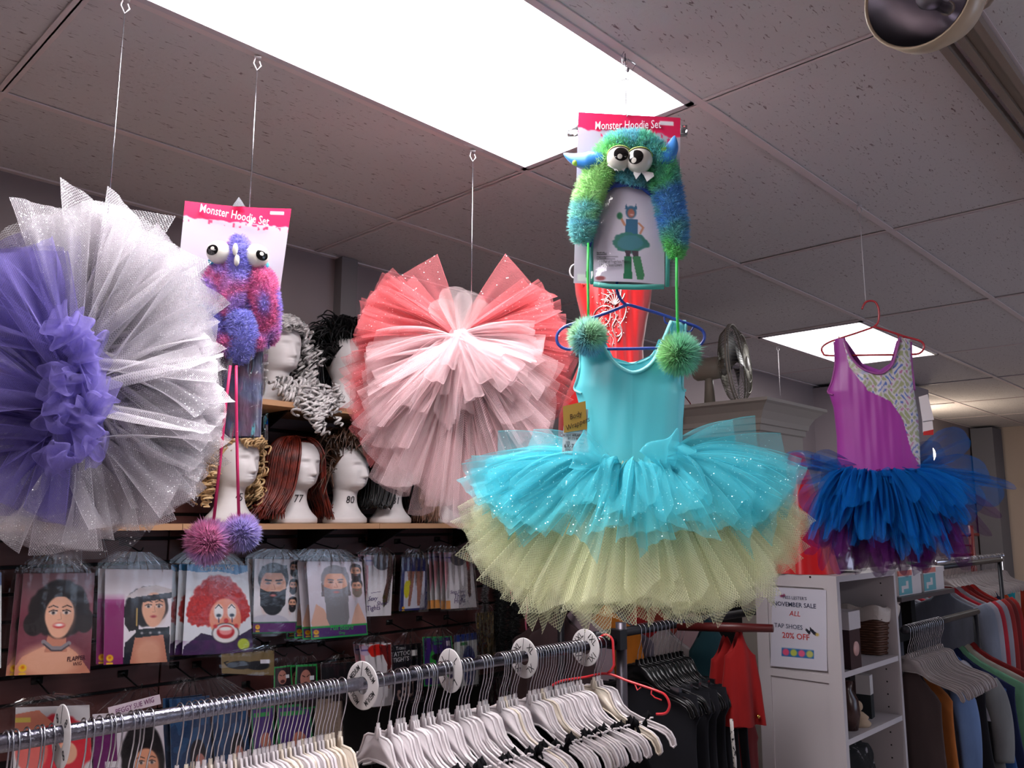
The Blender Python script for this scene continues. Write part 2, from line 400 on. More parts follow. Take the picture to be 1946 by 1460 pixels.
for k, (i, j) in enumerate(sorted(PANELS)):
    xa, xb, ya, yb = XL[i]+.012, XL[i+1]-.012, YL[j]+.012, YL[j+1]-.012
    lab = {(3, 9): 'large lit rectangular ceiling light above the hanging tutus', (6, 10): 'smaller far lit ceiling light behind the purple leotard on its red hanger'}.get((i, j), 'unseen lit rectangular ceiling light, added farther along the ceiling to brighten the room')
    t = thing('ceiling_light', lab, 'ceiling light', Fr(((xa+xb)/2, (ya+yb)/2, CEIL), 0), 'fluorescent ceiling lights')
    wx, wy = (xb-xa)/2, (yb-ya)/2
    f = MB()
    for s in (-1, 1):
        f.box((s*(wx-.009), 0, .001), (.018, 2*wy, .012)); f.box((0, s*(wy-.009), .001), (2*wx, .018, .012))
    part('frame', f, mat('light_frame', (.86, .82, .84), .4), t, False)
    part('diffuser', MB().box((0, 0, .006), (2*wx-.03, 2*wy-.03, .004)), DIFF if i < 4 else DIFF2, t, False)

mb = MB().box2((X0, Y0, -.05), (X1, WALLY, 0)); struct('floor', mb, mat('floor_carpet', (.66, .61, .60), .95, bump=(200, .4, .003)), 'pale grey carpet of the shop floor')
q_ = at_z(1880, 130, CEIL)-Vector((0, 0, CEIL)); part('tile_chip', MB().tube([(q_.x-.012, q_.y-.012, .002), (q_.x, q_.y, .001), (q_.x+.008, q_.y-.001, .002), (q_.x+.022, q_.y+.014, .002)], [.002, .0035, .0025, .003], 6), mat('tile_tear', (.22, .15, .11), .9), ceil)
wb = thing('wall_back', 'back wall painted greyish pink above brown slat panelling', 'wall'); wb['kind'] = 'structure'
part('plaster', MB().box2((X0, WALLY, 0), (X1, WALLY+.08, CEIL+.2)), WALLP, wb, False)
# slat wall: boards with dark grooves, from below the upper wig shelf down
part('groove_backing', MB().box2((.0, WALLY-.008, .2), (4.2, WALLY, 1.895)), DARK, wb, False)
z = 1.892
xs = [0.0, 1.22, 2.44, 3.66, 4.2]
while z > .9:
    for a, b in zip(xs[:-1], xs[1:]):
        o = part('slat', MB().box2((a+.002, WALLY-.022, z-.066), (b-.002, WALLY-.006, z)), SLATM, wb, False); bevel(o, .002, 1)
    z -= .0762
struct('wall_left', MB().box2((X0-.08, Y0, 0), (X0, WALLY, CEIL+.2)), WALLP, 'painted side wall of the shop, behind the viewer')
struct('wall_front', MB().box2((X0, Y0-.08, 0), (X1, Y0, CEIL+.2)), WALLP, 'painted front wall of the shop, behind the viewer')
struct('wall_right', MB().box2((X1, Y0, 0), (X1+.08, WALLY, CEIL+.2)), CREAM, 'cream end wall far beyond the clothes racks')
mb = MB().box2((0, 0, 0), (.075, .05, CEIL-2.0)); o = struct('trim_1', mb, mat('grey_trim', (.52, .49, .49), .7), 'narrow grey vertical wall strip behind the black shaggy wig'); o.location = (at_y(648, 560, WALLY-.05).x, WALLY-.05, 2.0)
mb = MB().box2((0, 0, 0), (.7, .62, CEIL-.02)); o = struct('column_1', mb, mat('column_paint', (.68, .63, .65), .85), 'square white column standing out from the back wall'); o.location = (6.2, WALLY-.62, 0)
mb = MB().box2((0, 0, 0), (.35, .22, CEIL-.02)); o = struct('column_2', mb, mat('grey_column', (.50, .49, .52), .85), 'grey corner column at the far end of the room'); o.location = (10.15, WALLY-.24, 0)
mb = MB().box2((0, 0, 0), (.06, 2.4, .05)); mb.box2((.06, 0, -.06), (.18, 2.4, .0)); o = struct('trim_2', mb, CREAM, 'narrow cream ledge along the far end wall'); o.location = (X1-.18, -.2, 1.93)
# red rail board on the wall seen behind the purple leotard
mb = MB().box2((0, 0, 0), (1.6, .02, .10)); o = struct('trim_3', mb, mat('red_board', (.48, .10, .12), .5), 'dark red board on the far back wall'); o.location = (at_y(1540, 880, WALLY).x, WALLY-.03, at_y(1560, 892, WALLY).z)

# ---- track light in the upper corner
TRK = mat('track_metal', (.58, .52, .47), .4, .0)
tk = thing('light_track', 'beige metal lighting track running under the ceiling grid', 'lighting track', Fr((2.6, .42, CEIL-.01), 0))
part('channel', MB().box2((-2.2, -.028, -.022), (2.2, -.012, 0)).box2((-2.2, .012, -.022), (2.2, .028, 0)).box2((-2.2, -.012, -.008), (2.2, .012, 0)), TRK, tk, False)
part('lower_rail', MB().box2((-2.2, .045, -.03), (2.2, .062, 0)), TRK, tk, False)
p = at_z(1742, -12, 2.33); F = Fr(p)
sp = thing('spotlight', 'round track spotlight with a beige rim and mirrored reflector', 'spotlight', F)
u = F.s
Rm = Matrix.Rotation(radians(-20), 3, 'Z') @ Matrix.Rotation(radians(-76), 3, 'X')
def rot_mb(mb, R=Rm):
    mb.v = [tuple(R @ Vector(v)) for v in mb.v]; return mb
R0 = 100*u
rim = [(R0*.94, .004), (R0*.97, 0), (R0, .0), (R0*1.01, .05), (R0*.97, .062), (R0*.80, .11), (R0*.30, .15), (R0*.28, .16)]
ho = part('housing', rot_mb(MB().lathe(rim, 40)), mat('beige_enamel', (.78, .70, .60), .35), sp)
part('reflector', rot_mb(MB().lathe([(R0*.94, .002), (R0*.90, .03), (R0*.72, .085), (R0*.4, .125), (.012, .135)], 40)), mat('mirror_reflector', (.93, .91, .94), .25, 1), sp)
bl = part('bulb', rot_mb(MB().lathe([(.0, .02), (.012, .025), (.017, .045), (.014, .07), (.010, .09), (.010, .135)], 20)), mat('bulb_glass', (.92, .9, .95), .05, trans=.6, spec=1), sp)
part('yoke', rot_mb(MB().tube([(R0*1.0, 0, .03), (R0*1.08, 0, .05), (R0*1.06, 0, .12), (R0*.5, 0, .20), (0, 0, .22)], .006, 8)), TRK, sp)
# ================================================================= WIG SHELVES
WOOD = mat('pale_wood', (.80, .62, .46), .5, noise=(2, (.72, .53, .38), .3, .75, (1, 14, 14)))
SH = at_z  # alias
SY = 2.42; ZL, ZU = 1.487, 1.884
def shelf(name, xa, xb, z, lab):
    t = thing('wall_shelf', lab, 'shelf', Fr((xa, SY, z), 0), 'pale wooden wig shelves')
    part('board', MB().box2((0, 0, -.018), (xb-xa-.002, WALLY-.024-SY, 0)), WOOD, t, False)
    for x in ((xb-xa)*.22, (xb-xa)*.8):
        b = MB(); y1 = WALLY-.024-SY
        b.prism([(x-.006, -.018), (x+.006, -.018), (x+.006, -.024), (x-.006, -.024)], .06, y1)
        b.add([(x-.004, .08, -.024), (x+.004, .08, -.024), (x-.004, y1, -.024), (x+.004, y1, -.024), (x-.004, y1, -.11), (x+.004, y1, -.11)],
              [(0, 1, 3, 2), (0, 2, 4), (1, 5, 3), (0, 4, 5, 1), (2, 3, 5, 4)])
        part('bracket', b, mat('bracket_black', (.06, .05, .05), .5), t, False)
    return t
xj = [-.2, at_y(348, 997, SY).x, at_y(722, 998, SY).x, 2.62]
shelf('a', xj[0], xj[1], ZL, 'pale wooden shelf board under the lavender and white tutu')
shelf('b', xj[1], xj[2], ZL, 'pale wooden shelf board carrying the wig heads numbered 77 and 80')
shelf('c', xj[2], xj[3], ZL, 'pale wooden shelf board below the pink tutu')
xu = at_y(760, 800, SY).x
shelf('d', -.2, xu, ZU, 'upper pale wooden shelf board carrying the black shaggy wig')
shelf('e', xu, 2.62, ZU, 'upper pale wooden shelf board hidden behind the pink tutu')

# ---------------------------------------------------------------- foam heads
def head_mesh():
    tab = [(0, .080, .072, .072), (.004, .083, .075, .075), (.018, .083, .075, .075), (.024, .078, .070, .072), (.04, .060, .056, .060), (.06, .048, .045, .052),
           (.08, .042, .040, .048), (.10, .041, .041, .048), (.118, .043, .046, .052), (.127, .046, .066, .056), (.135, .050, .080, .060), (.15, .056, .084, .068),
           (.17, .061, .085, .080), (.19, .066, .085, .090), (.21, .069, .085, .097), (.235, .069, .083, .097), (.255, .062, .073, .087), (.27, .050, .059, .071), (.28, .034, .041, .050), (.2845, .017, .02, .025), (.2855, .0, .0, .0)]
    T = np.array(tab); zz = np.concatenate([np.linspace(0, .03, 8)[:-1], np.linspace(.03, .268, 70)[:-1], np.linspace(.268, .2855, 9)])
    n = 72; P = np.zeros((len(zz), n, 3))
    from_t = [np.interp(zz, T[:, 0], T[:, k]) for k in (1, 2, 3)]
    ker = np.array([1, 2, 3, 2, 1])/9.
    sm = []
    for a in from_t:
        b = np.convolve(np.pad(a, 2, 'edge'), ker, 'valid'); b[:9] = a[:9]; b[-9:] = a[-9:]; sm.append(b)
    for i, z in enumerate(zz):
        rs, rf, rb = sm[0][i], sm[1][i], sm[2][i]
        for k in range(n):
            a = 2*pi*k/n; s, c = sin(a), -cos(a)      # c<0 front
            # concentrate samples at the front
            r = rf if c < 0 else rb
            e = 1.0 if z < .12 or c > 0 else .88
            x = rs*np.sign(s)*abs(s)**e; y = r*np.sign(c)*abs(c)**(1.0 if e == 1 else 1.05)
            if c < .1 and .12 < z < .26:
                g = lambda x0, z0, sx, sz: math.exp(-((x-x0)/sx)**2-((z-z0)/sz)**2)
                nose = 0
                if .158 < z < .222:
                    t = (.217-z)/(.217-.166); h = .019*max(0, min(t, 1))**1.1 if t <= 1 else .019*max(0, 1-(t-1)*6)
                    nose = h*math.exp(-(x/(.0065+.005*max(0, min(t, 1))))**2)
                d = nose + .0055*g(0, .1515, .013, .0035)+.0055*g(0, .1435, .011, .004)-.003*g(0, .1475, .014, .0018)
                d += .006*g(0, .130, .013, .007)-.010*g(.027, .203, .012, .008)-.010*g(-.027, .203, .012, .008)
                d += .0055*g(.027, .201, .009, .0045)+.0055*g(-.027, .201, .009, .0045)+.003*g(.027, .218, .016, .004)+.003*g(-.027, .218, .016, .004)
                d += .003*g(.036, .175, .014, .014)+.003*g(-.036, .175, .014, .014)-.003*g(.02, .15, .008, .02)-.003*g(-.02, .15, .008, .02)
                y -= d
            if .12 < z: y -= .004
            P[i, k] = (x, y, z)
    mb = MB(); mb.grid(P, wrap=True); mb.add([(.0, 0, 0)], [])
    mb.f.append(tuple(range(n-1, -1, -1)))
    return mb
FOAM = mat('white_foam', (.90, .875, .87), .55, bump=(600, .12, .001))
HEADM = head_mesh().mesh('foam_head', FOAM)
HY = 2.555
def foam_head(px, z, num, lab, turn=0.0, numx=0):
    x = at_y(px, 990, HY).x
    F = Fr((x, HY, z), turn)
    t = single('foam_mannequin', HEADM, None, lab, 'mannequin', F, 'white foam wig heads')
    if num: lettering(num, (-.019+numx, -.0405, .083), .027, INK, t, sx=.85, shear=.15, yaw=-.45)
    return F
H73 = foam_head(12, ZL, '73', 'white foam head at the far end of the lower shelf, behind the lavender tulle', .2)
H74 = foam_head(200, ZL, '74', 'white foam head seen through the hem of the lavender and white tutu', .3)
H75 = foam_head(437, ZL, '75', 'white foam head wearing a blonde curly wig', .25, .01)
H77 = foam_head(558, ZL, '77', 'white foam head numbered 77 wearing a long red wig', .15)
H80 = foam_head(655, ZL, '80', 'white foam head numbered 80 wearing a tousled brown wig', .2)
H81 = foam_head(742, ZL, '81', 'white foam head numbered 81 half hidden by the pink tutu', .2)
H8a = foam_head(845, ZL, None, 'white foam head under the long light brown wig, behind the pink tutu', .1)
H8b = foam_head(915, ZL, None, 'white foam head at the shelf end, between the pink and turquoise tutus', .2)
H38 = foam_head(512, ZU, '38', 'white foam head numbered 38 wearing a silvery ringlet wig', .1)
H39 = foam_head(646, ZU, None, 'white foam head wearing a black shaggy wig', .22)
H30 = foam_head(-18, ZU, None, 'white foam head on the upper shelf at the picture edge', .1)
#H40 = foam_head(1110, ZU, None, 'white foam head on the upper shelf behind the red gown', .1)

def hair(name, col, hi=None):
    return mat(name, col, .38, spec=.6, noise=(40, hi or tuple(c*.6 for c in col), .35, .65))
def scalp(u, v, k=1.0):
    """point on the skull shell: u azimuth (0 front, pi back), v polar from the crown"""
    return Vector((.077*k*sin(v)*sin(u), -.0015-.098*k*sin(v)*cos(u)+.008, .198+.095*k*cos(v)))
def cap(mb, k=1.02):
    P = np.zeros((9, 24, 3))
    for i in range(9):
        for j in range(24):
            u = 2*pi*j/24; lim = 1.15 if cos(u) > .45 else (1.5 if cos(u) > 0 else 1.9); p = scalp(u, lim*i/8, k); P[i, j] = p
    mb.grid(P, wrap=True)
def wig(name, F, m, locks, lab, base=True):
    mb = MB()
    if base: cap(mb)
    for pts, r, n in locks: mb.tube([(p[0], min(p[1], .148-.2*abs(p[0])*(F.a > .05)), min(p[2], .362)) for p in pts], r, n, cap=False)
    Fw = Fr(F.o, F.a); Fw.o = F.o.copy()
    return single('wig', mb, m, lab, 'wig', Fw, 'wigs on foam heads')
def helix(p, d, L, rad, turns, tr, n=5, wob=0):
    d = d.normalized(); a = d.orthogonal().normalized(); b = d.cross(a); out = []; k = int(turns*9)+2; ph = NP.rand()*6
    for i in range(k+1):
        t = i/k; R = rad*(.5+.5*min(1, t*3)); q = p+d*L*t+(a*cos(ph+2*pi*turns*t)+b*sin(ph+2*pi*turns*t))*R
        q += Vector((wob*sin(t*4), 0, 0)); out.append(q)
    return (out, [tr*(1-.3*i/k) for i in range(k+1)], n)
def curly(n, kmin, kmax, L, rad, tr, zmin, seed, front=False):
    NP.seed(seed); out = []
    for i in range(n):
        u = NP.uniform(.55, 2*pi-.55); v = NP.uniform(.15, 1.7)
        if cos(u) > .3 and v > .9: continue
        p = scalp(u, v, NP.uniform(kmin, kmax)); d = Vector((p.x*3, p.y*.9, -.08-.1*v))
        out.append(helix(p, d, L*NP.uniform(.6, 1.2), rad, NP.uniform(1.2, 2.2), tr))
    for i in range(n//3):   # fringe
        u = NP.uniform(-.6, .6); p = scalp(u, NP.uniform(.5, 1.0), kmax); out.append(helix(p, Vector((.2*NP.normal(), -.5, -.6)), L*.5, rad*.8, 1.3, tr))
    return out
wig('w', H75, hair('blonde_hair', (.93, .80, .60), (.72, .56, .38)), curly(230, 1.05, 1.3, .055, .013, .0042, 0, 3)+
    [helix(Vector((sx*NP.uniform(.07, .10), NP.uniform(-.03, .05), NP.uniform(.10, .19))), Vector((sx*.4, 0, -1)), .06, .013, 2, .004) for sx in (-1, 1) for _ in range(22)],
    'blonde curly wig on the foam head beside the long red wig')
def straight(n, zend, spread, tr, seed, wave=0, part_x=0.0, frontcov=.62, zj=.02):
    NP.seed(seed); out = []
    for i in range(n):
        s = 1 if NP.rand() < .5 else -1; u = NP.uniform(frontcov, 2.7)
        p0 = Vector((part_x+s*.004, .01+NP.uniform(-.06, .06)*1, .293)); k = NP.uniform(1.0, 1.22)
        p1 = scalp(s*u, .6, k); p2 = scalp(s*u, 1.25, k); p3 = Vector((p2.x*1.05+s*spread*.25, p2.y*.95, .12)); e = NP.normal()*zj
        p4 = Vector((p3.x+s*spread*.6+NP.normal()*.004, p3.y*.9, .06)); p5 = Vector((p4.x+s*spread*.25+NP.normal()*.008, p4.y, zend+abs(e)))
        P = smooth_path([p0, p1, p2, p3, p4, p5], 4)
        if wave: P = [p+np.array((wave*sin(p[2]*60+i), wave*cos(p[2]*55+i), 0))*min(1, max(0, (.25-p[2])*6)) for p in P]
        out.append((P, [tr]*(len(P)-2)+[tr*.7, tr*.3], 4))
    return out
wig('w', H77, hair('red_hair', (.50, .16, .09), (.26, .06, .04)), straight(420, .012, .05, .0028, 5), 'long straight dark red wig hanging to the shelf')
wig('w', H8a, hair('light_brown_hair', (.62, .46, .38), (.42, .29, .24)), straight(200, .0, .04, .003, 6, .004), 'long light brown wig half hidden behind the pink tutu')
def shag(n, L, seed, k0=1.0, k1=1.25, droop=.7, tr=.0026, side=1.0, fr=.5):
    NP.seed(seed); out = []
    for i in range(n):
        u = NP.uniform(0, 2*pi); v = NP.uniform(.0, 1.75)
        if cos(u) > .35 and v > .85: continue
        p = scalp(u, v, NP.uniform(k0, k1)); o = (p-Vector((0, .01, .19))).normalized()
        sw = Vector((NP.normal()*.5, NP.normal()*.5, NP.normal()*.3)); l = L*NP.uniform(.6, 1.3)
        a = p+(o+sw*.4)*l*.4; b = a+(o*.5+sw*.7+Vector((0, 0, -droop)))*l*.5; c = b+(sw*.6+Vector((o.x*.3, o.y*.3, -droop*1.2)))*l*.45
        P = smooth_path([p, a, b, c], 3); out.append((P, [tr]*(len(P)-2)+[tr*.6, tr*.2], 4))
    for i in range(int(n*fr*.25)):  # fringe sweeping over the brow
        u = NP.uniform(-.75, .9); p = scalp(u, .55, k1*.98); q = scalp(u+.25, 1.0, k1*1.02); r = scalp(u+.6, 1.3+.2*NP.rand(), k1*1.0)
        P = smooth_path([p, q, r], 4); out.append((P, [tr]*(len(P)-2)+[tr*.6, tr*.2], 4))
    return out
wig('w', H80, hair('brown_hair', (.36, .24, .17), (.16, .10, .07)), shag(950, .085, 8, 1.0, 1.3, .7, fr=.8), 'tousled short brown wig on the head numbered 80')
wig('w', H39, hair('black_hair', (.045, .04, .045), (.02, .02, .02)), shag(950, .095, 9, 1.0, 1.34, .6)+
    [(smooth_path([scalp(u, 1.2, 1.2), scalp(u, 1.2, 1.25)+Vector((0, .02, -.07)), scalp(u, 1.2, 1.3)+Vector((NP.normal()*.02, .03, -.15))], 4), .0026, 4) for u in NP.uniform(1.6, 4.7, 130)],
    'black shaggy wig with flicked ends on the upper shelf')
wig('w', H81, hair('black_hair', (.045, .04, .045)), shag(420, .075, 10, 1.0, 1.35, .8)+straight(120, .05, .03, .003, 15), 'dark wig on the head numbered 81 beside the pink tutu')
wig('w', H73, hair('dark_brown_hair', (.16, .10, .09)), shag(300, .07, 12), 'dark wig behind the lavender tulle at the shelf end')
wig('w', H74, hair('dark_brown_hair', (.16, .10, .09)), shag(300, .07, 13), 'dark wig behind the white glitter tulle of the big tutu')
wig('w', H30, hair('black_hair', (.045, .04, .045)), shag(500, .10, 14, 1.0, 1.3), 'black wig on the upper shelf at the picture edge')
wig('w', H8b, hair('dark_brown_hair', (.16, .10, .09)), shag(300, .06, 22), 'dark short wig behind the turquoise tulle')
# silvery ringlets falling over the shelf edge
NP.seed(4); lk = curly(210, 1.05, 1.35, .06, .013, .0042, 0, 21)
F = H38
for i in range(70):
    s = 1 if i % 4 else -1; x = s*NP.uniform(.075, .125); y = NP.uniform(-.06, .04); z0 = NP.uniform(.05, .24)
    lk.append(helix(Vector((x, y, z0)), Vector((s*.25, -.15, -1)), .07, .013, 2.6, .0042))
def Lh(px, py, dy): return Fr((F.o.x, F.o.y, F.o.z), 0).L(px, py, dy)
for i in range(75):
    t = NP.rand(); a = Lh(545+50*t+NP.normal()*14, 735+30*t+NP.normal()*12, -.10-.05*t); lk.append(helix(a, Vector((.6, -.1, -.5)), .055, .013, 2.2, .0042))
for i in range(60):
    a = Lh(612+NP.normal()*17, 762+NP.normal()*16, -.16); lk.append(helix(a, Vector((NP.normal()*.5, -.1, -1)), .035, .013, 1.7, .0042))
F2 = Fr(H38.o, 0); wg = MB(); cap(wg)
for pts, r, n in lk: wg.tube([(p[0], min(p[1], .15), p[2]) for p in pts], [q*1.25 for q in r], n, cap=False)
single('wig', wg, mat('silver_hair', (.90, .88, .87), .35, noise=(60, (.66, .64, .64), .35, .6)), 'silvery white ringlet wig spilling over the upper shelf edge', 'wig', F2, 'wigs on foam heads')
# ================================================================= PACKAGES ON THE SLAT WALL
SKIN = (.93, .70, .58); SK2 = (.80, .52, .42)
def logo(c, x, y, r=.05):
    c.ell(x, y, r, r/c.asp, (.95, .75, .15)); c.ell(x, y-.15*r, r*.45, r*.45/c.asp, (.85, .45, .1)); c.rect(x-r*.9, y+r*.9, x+r*.9, y+r*1.25, (.95, .75, .15)); return c
def face(c, x, y, s, skin=SKIN, lip=(.75, .12, .15), brow=(.15, .1, .1), smile=0, eye=(.12, .1, .12)):
    c.ell(x, y, .19*s, .25*s/c.asp, skin, soft=.02); c.ell(x, y+.10*s/c.asp, .15*s, .20*s/c.asp, skin)
    c.ell(x+.12*s, y+.02*s, .08*s, .18*s/c.asp, tuple(k*.86 for k in skin), .5, soft=.08)
    for q in (-1, 1):
        c.ell(x+q*.085*s, y-.03*s/c.asp, .045*s, .020*s/c.asp, (.93, .9, .88)); c.ell(x+q*.085*s, y-.03*s/c.asp, .020*s, .020*s/c.asp, eye)
        c.line([(x+q*.035*s, y-.055*s/c.asp), (x+q*.09*s, y-.066*s/c.asp), (x+q*.14*s, y-.045*s/c.asp)], .014*s, eye)
        c.line([(x+q*.03*s, y-.10*s/c.asp), (x+q*.09*s, y-.125*s/c.asp), (x+q*.15*s, y-.10*s/c.asp)], .013*s, brow)
    c.line([(x+.01*s, y-.03*s/c.asp), (x+.025*s, y+.055*s/c.asp), (x-.02*s, y+.062*s/c.asp)], .010*s, tuple(k*.72 for k in skin), .7)
    if smile:
        c.ell(x, y+.135*s/c.asp, .075*s, .036*s/c.asp, lip); c.ell(x, y+.128*s/c.asp, .058*s, .020*s/c.asp, (1, .97, .95))
    elif lip: c.ell(x, y+.13*s/c.asp, .045*s, .020*s/c.asp, lip)
    return c
def c_flapper():
    c = Canvas(100, 138, (.52, .28, .33)); g = c.noise(4, 3); c.mix(g, (.36, .12, .18), .7); c.rect(0, 0, 1, .25, (.55, .45, .46), .8, soft=.3)
    c.poly([(0, .92), (.08, .82), (.35, .72), (.62, .70), (.80, .80), (.98, .97), (1, 1), (0, 1)], SK2); c.ell(.45, .86, .40, .16, SKIN, .8, soft=.1)
    c.poly([(.40, .55), (.62, .55), (.66, .78), (.36, .78)], SK2)
    c.curly(.53, .36, .43, .30, (.13, .11, .11), seed=4, amp=.06); c.ell(.20, .50, .14, .12, (.12, .10, .10)); c.ell(.88, .48, .13, .12, (.12, .10, .10))
    face(c, .53, .42, 1.05, SKIN, (.80, .16, .18), smile=1); c.poly([(.30, .32), (.42, .17), (.62, .17), (.76, .32), (.60, .24), (.44, .24)], (.14, .12, .12))
    c.line([(.34, .68), (.45, .745), (.58, .75), (.68, .70)], .06, (.55, .52, .54)); c.line([(.34, .70), (.45, .765), (.58, .77), (.68, .72)], .02, (.25, .22, .25))
    return logo(c, .10, .93)
def c_choker():
    c = Canvas(96, 136, (.93, .90, .93)); c.rect(0, .32, .28, 1, (.55, .16, .42)); c.rect(0, .28, .28, .36, (.75, .45, .65), .6, soft=.05)
    c.poly([(.28, 1), (.30, .78), (.45, .68), (.98, .62), (1, 1)], (.10, .12, .16)); c.poly([(.38, 1), (.45, .72), (.88, .70), (.96, 1)], SK2); c.ell(.66, .9, .2, .15, SKIN, .6, soft=.1)
    c.curly(.62, .40, .34, .22, (.13, .12, .13), seed=9, amp=.05); c.poly([(.28, .40), (.5, .40), (.50, .64), (.36, .66), (.29, .58)], (.14, .13, .14))
    c.poly([(.30, .30), (.5, .20), (.75, .17), (1, .22), (1, .28), (.6, .32)], (.85, .80, .80))
    face(c, .72, .42, .95, SKIN, (.70, .25, .28)); c.poly([(.42, .30), (1, .25), (1, .31), (.50, .36)], (.16, .14, .15)); c.line([(.47, .42), (.47, .60)], .018, (.75, .62, .35))
    c.poly([(.46, .64), (.98, .62), (.98, .70), (.46, .73)], (.13, .16, .18))
    for x in (.55, .68, .82): c.ell(x, .68, .02, .012, (.7, .7, .72))
    return logo(c, .09, .93)
def c_clown():
    c = Canvas(100, 138, (.93, .94, .97)); c.rect(0, 0, 1, .07, (.20, .55, .80)); c.poly([(0, .07), (.2, .09), (.5, .075), (.8, .11), (1, .07), (1, .0), (0, 0)], (.20, .55, .80))
    c.poly([(0, 1), (.02, .90), (.25, .76), (.45, .80), (.8, .80), (1, .72), (1, 1)], (.20, .12, .28)); c.mix(c.noise(12, 2)*(c.Y > .84), (.45, .12, .45), .6)
    c.curly(.50, .42, .44, .30, (.80, .16, .13), seed=2, amp=.10, c2=(.62, .08, .08)); c.curly(.24, .52, .22, .18, (.80, .16, .13), seed=12, amp=.12, c2=(.62, .08, .08)); c.curly(.80, .50, .20, .17, (.80, .16, .13), seed=15, amp=.12, c2=(.62, .08, .08))
    x, y = .60, .60; c.ell(x, y, .24, .22, (.95, .60, .48)); c.ell(x, y+.10, .19, .16, (.95, .60, .48))
    for q in (-.10, .10):
        c.ell(x+q, y-.07, .07, .085, (.97, .95, .95)); c.line([(x+q-.05, y-.11), (x+q, y-.15), (x+q+.05, y-.11)], .014, (.1, .08, .1)); c.ell(x+q, y-.03, .035, .018, (.15, .2, .25)); c.line([(x+q, y+.0), (x+q, y+.05)], .012, (.15, .12, .3))
    c.ell(x, y+.17, .20, .115, (.12, .08, .1)); c.ell(x, y+.17, .19, .107, (.97, .95, .95)); c.ell(x, y+.155, .13, .075, (.80, .12, .14)); c.ell(x, y+.145, .095, .045, (.98, .6, .6)); c.ell(x, y+.12, .10, .022, (.98, .97, .95))
    c.ell(x+.01, y+.03, .035, .026, (.85, .15, .12)); c.ell(x-.15, y+.09, .03, .022, (.85, .2, .2)); c.ell(x+.16, y+.09, .03, .022, (.85, .2, .2))
    c.ell(.86, .90, .09, .065, (.75, .82, .25)); return c
def beardface(c, x, y, s, beard, hairc, long=.0):
    c.ell(x, y-.10*s/c.asp, .24*s, .25*s/c.asp, hairc); c.ell(x, y+.02*s/c.asp, .205*s, .27*s/c.asp, SKIN); c.ell(x-.13*s, y+.05*s, .07*s, .2*s, SK2, .5, soft=.06)
    c.poly([(x-.22*s, y-.12*s), (x-.18*s, y-.30*s/c.asp), (x+.2*s, y-.32*s/c.asp), (x+.23*s, y-.10*s), (x+.17*s, y-.20*s/c.asp), (x-.14*s, y-.19*s/c.asp)], hairc)
    for q in (-1, 1):
        c.line([(x+q*.04*s, y-.075*s/c.asp), (x+q*.13*s, y-.085*s/c.asp)], .026*s, tuple(k*.8 for k in hairc)); c.ell(x+q*.085*s, y-.035*s/c.asp, .035*s, .014*s/c.asp, (.2, .15, .14))
    c.line([(x, y-.02*s/c.asp), (x+.03*s, y+.06*s/c.asp), (x-.03*s, y+.06*s/c.asp)], .012*s, SK2)
    c.poly([(x-.21*s, y+.04*s/c.asp), (x-.10*s, y+.09*s/c.asp), (x+.1*s, y+.09*s/c.asp), (x+.21*s, y+.04*s/c.asp), (x+.2*s, y+(.30+long*.6)*s/c.asp), (x+.08*s, y+(.42+long)*s/c.asp), (x-.08*s, y+(.42+long)*s/c.asp), (x-.2*s, y+(.30+long*.6)*s/c.asp)], beard)
    c.ell(x, y+.30*s/c.asp, .16*s, .15*s/c.asp, beard); c.ell(x, y+.15*s/c.asp, .05*s, .018*s/c.asp, (.80, .45, .42)); return c
def c_beard():
    c = Canvas(84, 132, (.90, .88, .90)); c.ell(.35, .90, .5, .16, (.80, .79, .84)); beardface(c, .42, .36, 1.38, (.07, .06, .07), (.08, .06, .06))
    for k, yy in enumerate((.14, .38, .62)): c.rect(.77, yy-.10, .97, yy+.10, (.86, .85, .88)); beardface(c, .87, yy-.02, .42, (.1, .08, .08), (.1, .08, .08))
    c.rect(0, .845, 1, 1, (.15, .42, .28)); c.rect(0, .86, .97, .975, (.38, .13, .42)); return logo(c, .10, .91)
def c_grey():
    c = Canvas(100, 142, (.88, .85, .90)); c.poly([(.02, .78), (.12, .55), (.25, .62), (.35, .84), (.03, .84)], SKIN, .8); c.poly([(.98, .80), (.86, .55), (.80, .62), (.70, .84), (.98, .84)], SKIN, .8)
    c.curly(.48, .22, .26, .17, (.58, .57, .60), seed=5, amp=.05); c.poly([(.24, .22), (.72, .22), (.74, .46), (.22, .46)], (.45, .40, .40)); beardface(c, .48, .30, 1.0, (.52, .51, .53), (.60, .59, .61), .55)
    c.poly([(.28, .32), (.66, .32), (.64, .82), (.50, .88), (.30, .82)], (.50, .49, .51), .0); beardface(c, .48, .30, 1.0, (.55, .54, .56), (.58, .57, .60), .55)
    for k, yy in enumerate((.14, .34)): beardface(c, .86, yy, .45, (.2, .17, .17) if k == 0 else (.55, .5, .45), (.15, .12, .12))
    c.rect(0, .835, 1, 1, (.16, .66, .32)); c.rect(.02, .86, .98, .975, (.33, .15, .45)); return logo(c, .09, .91, .045)
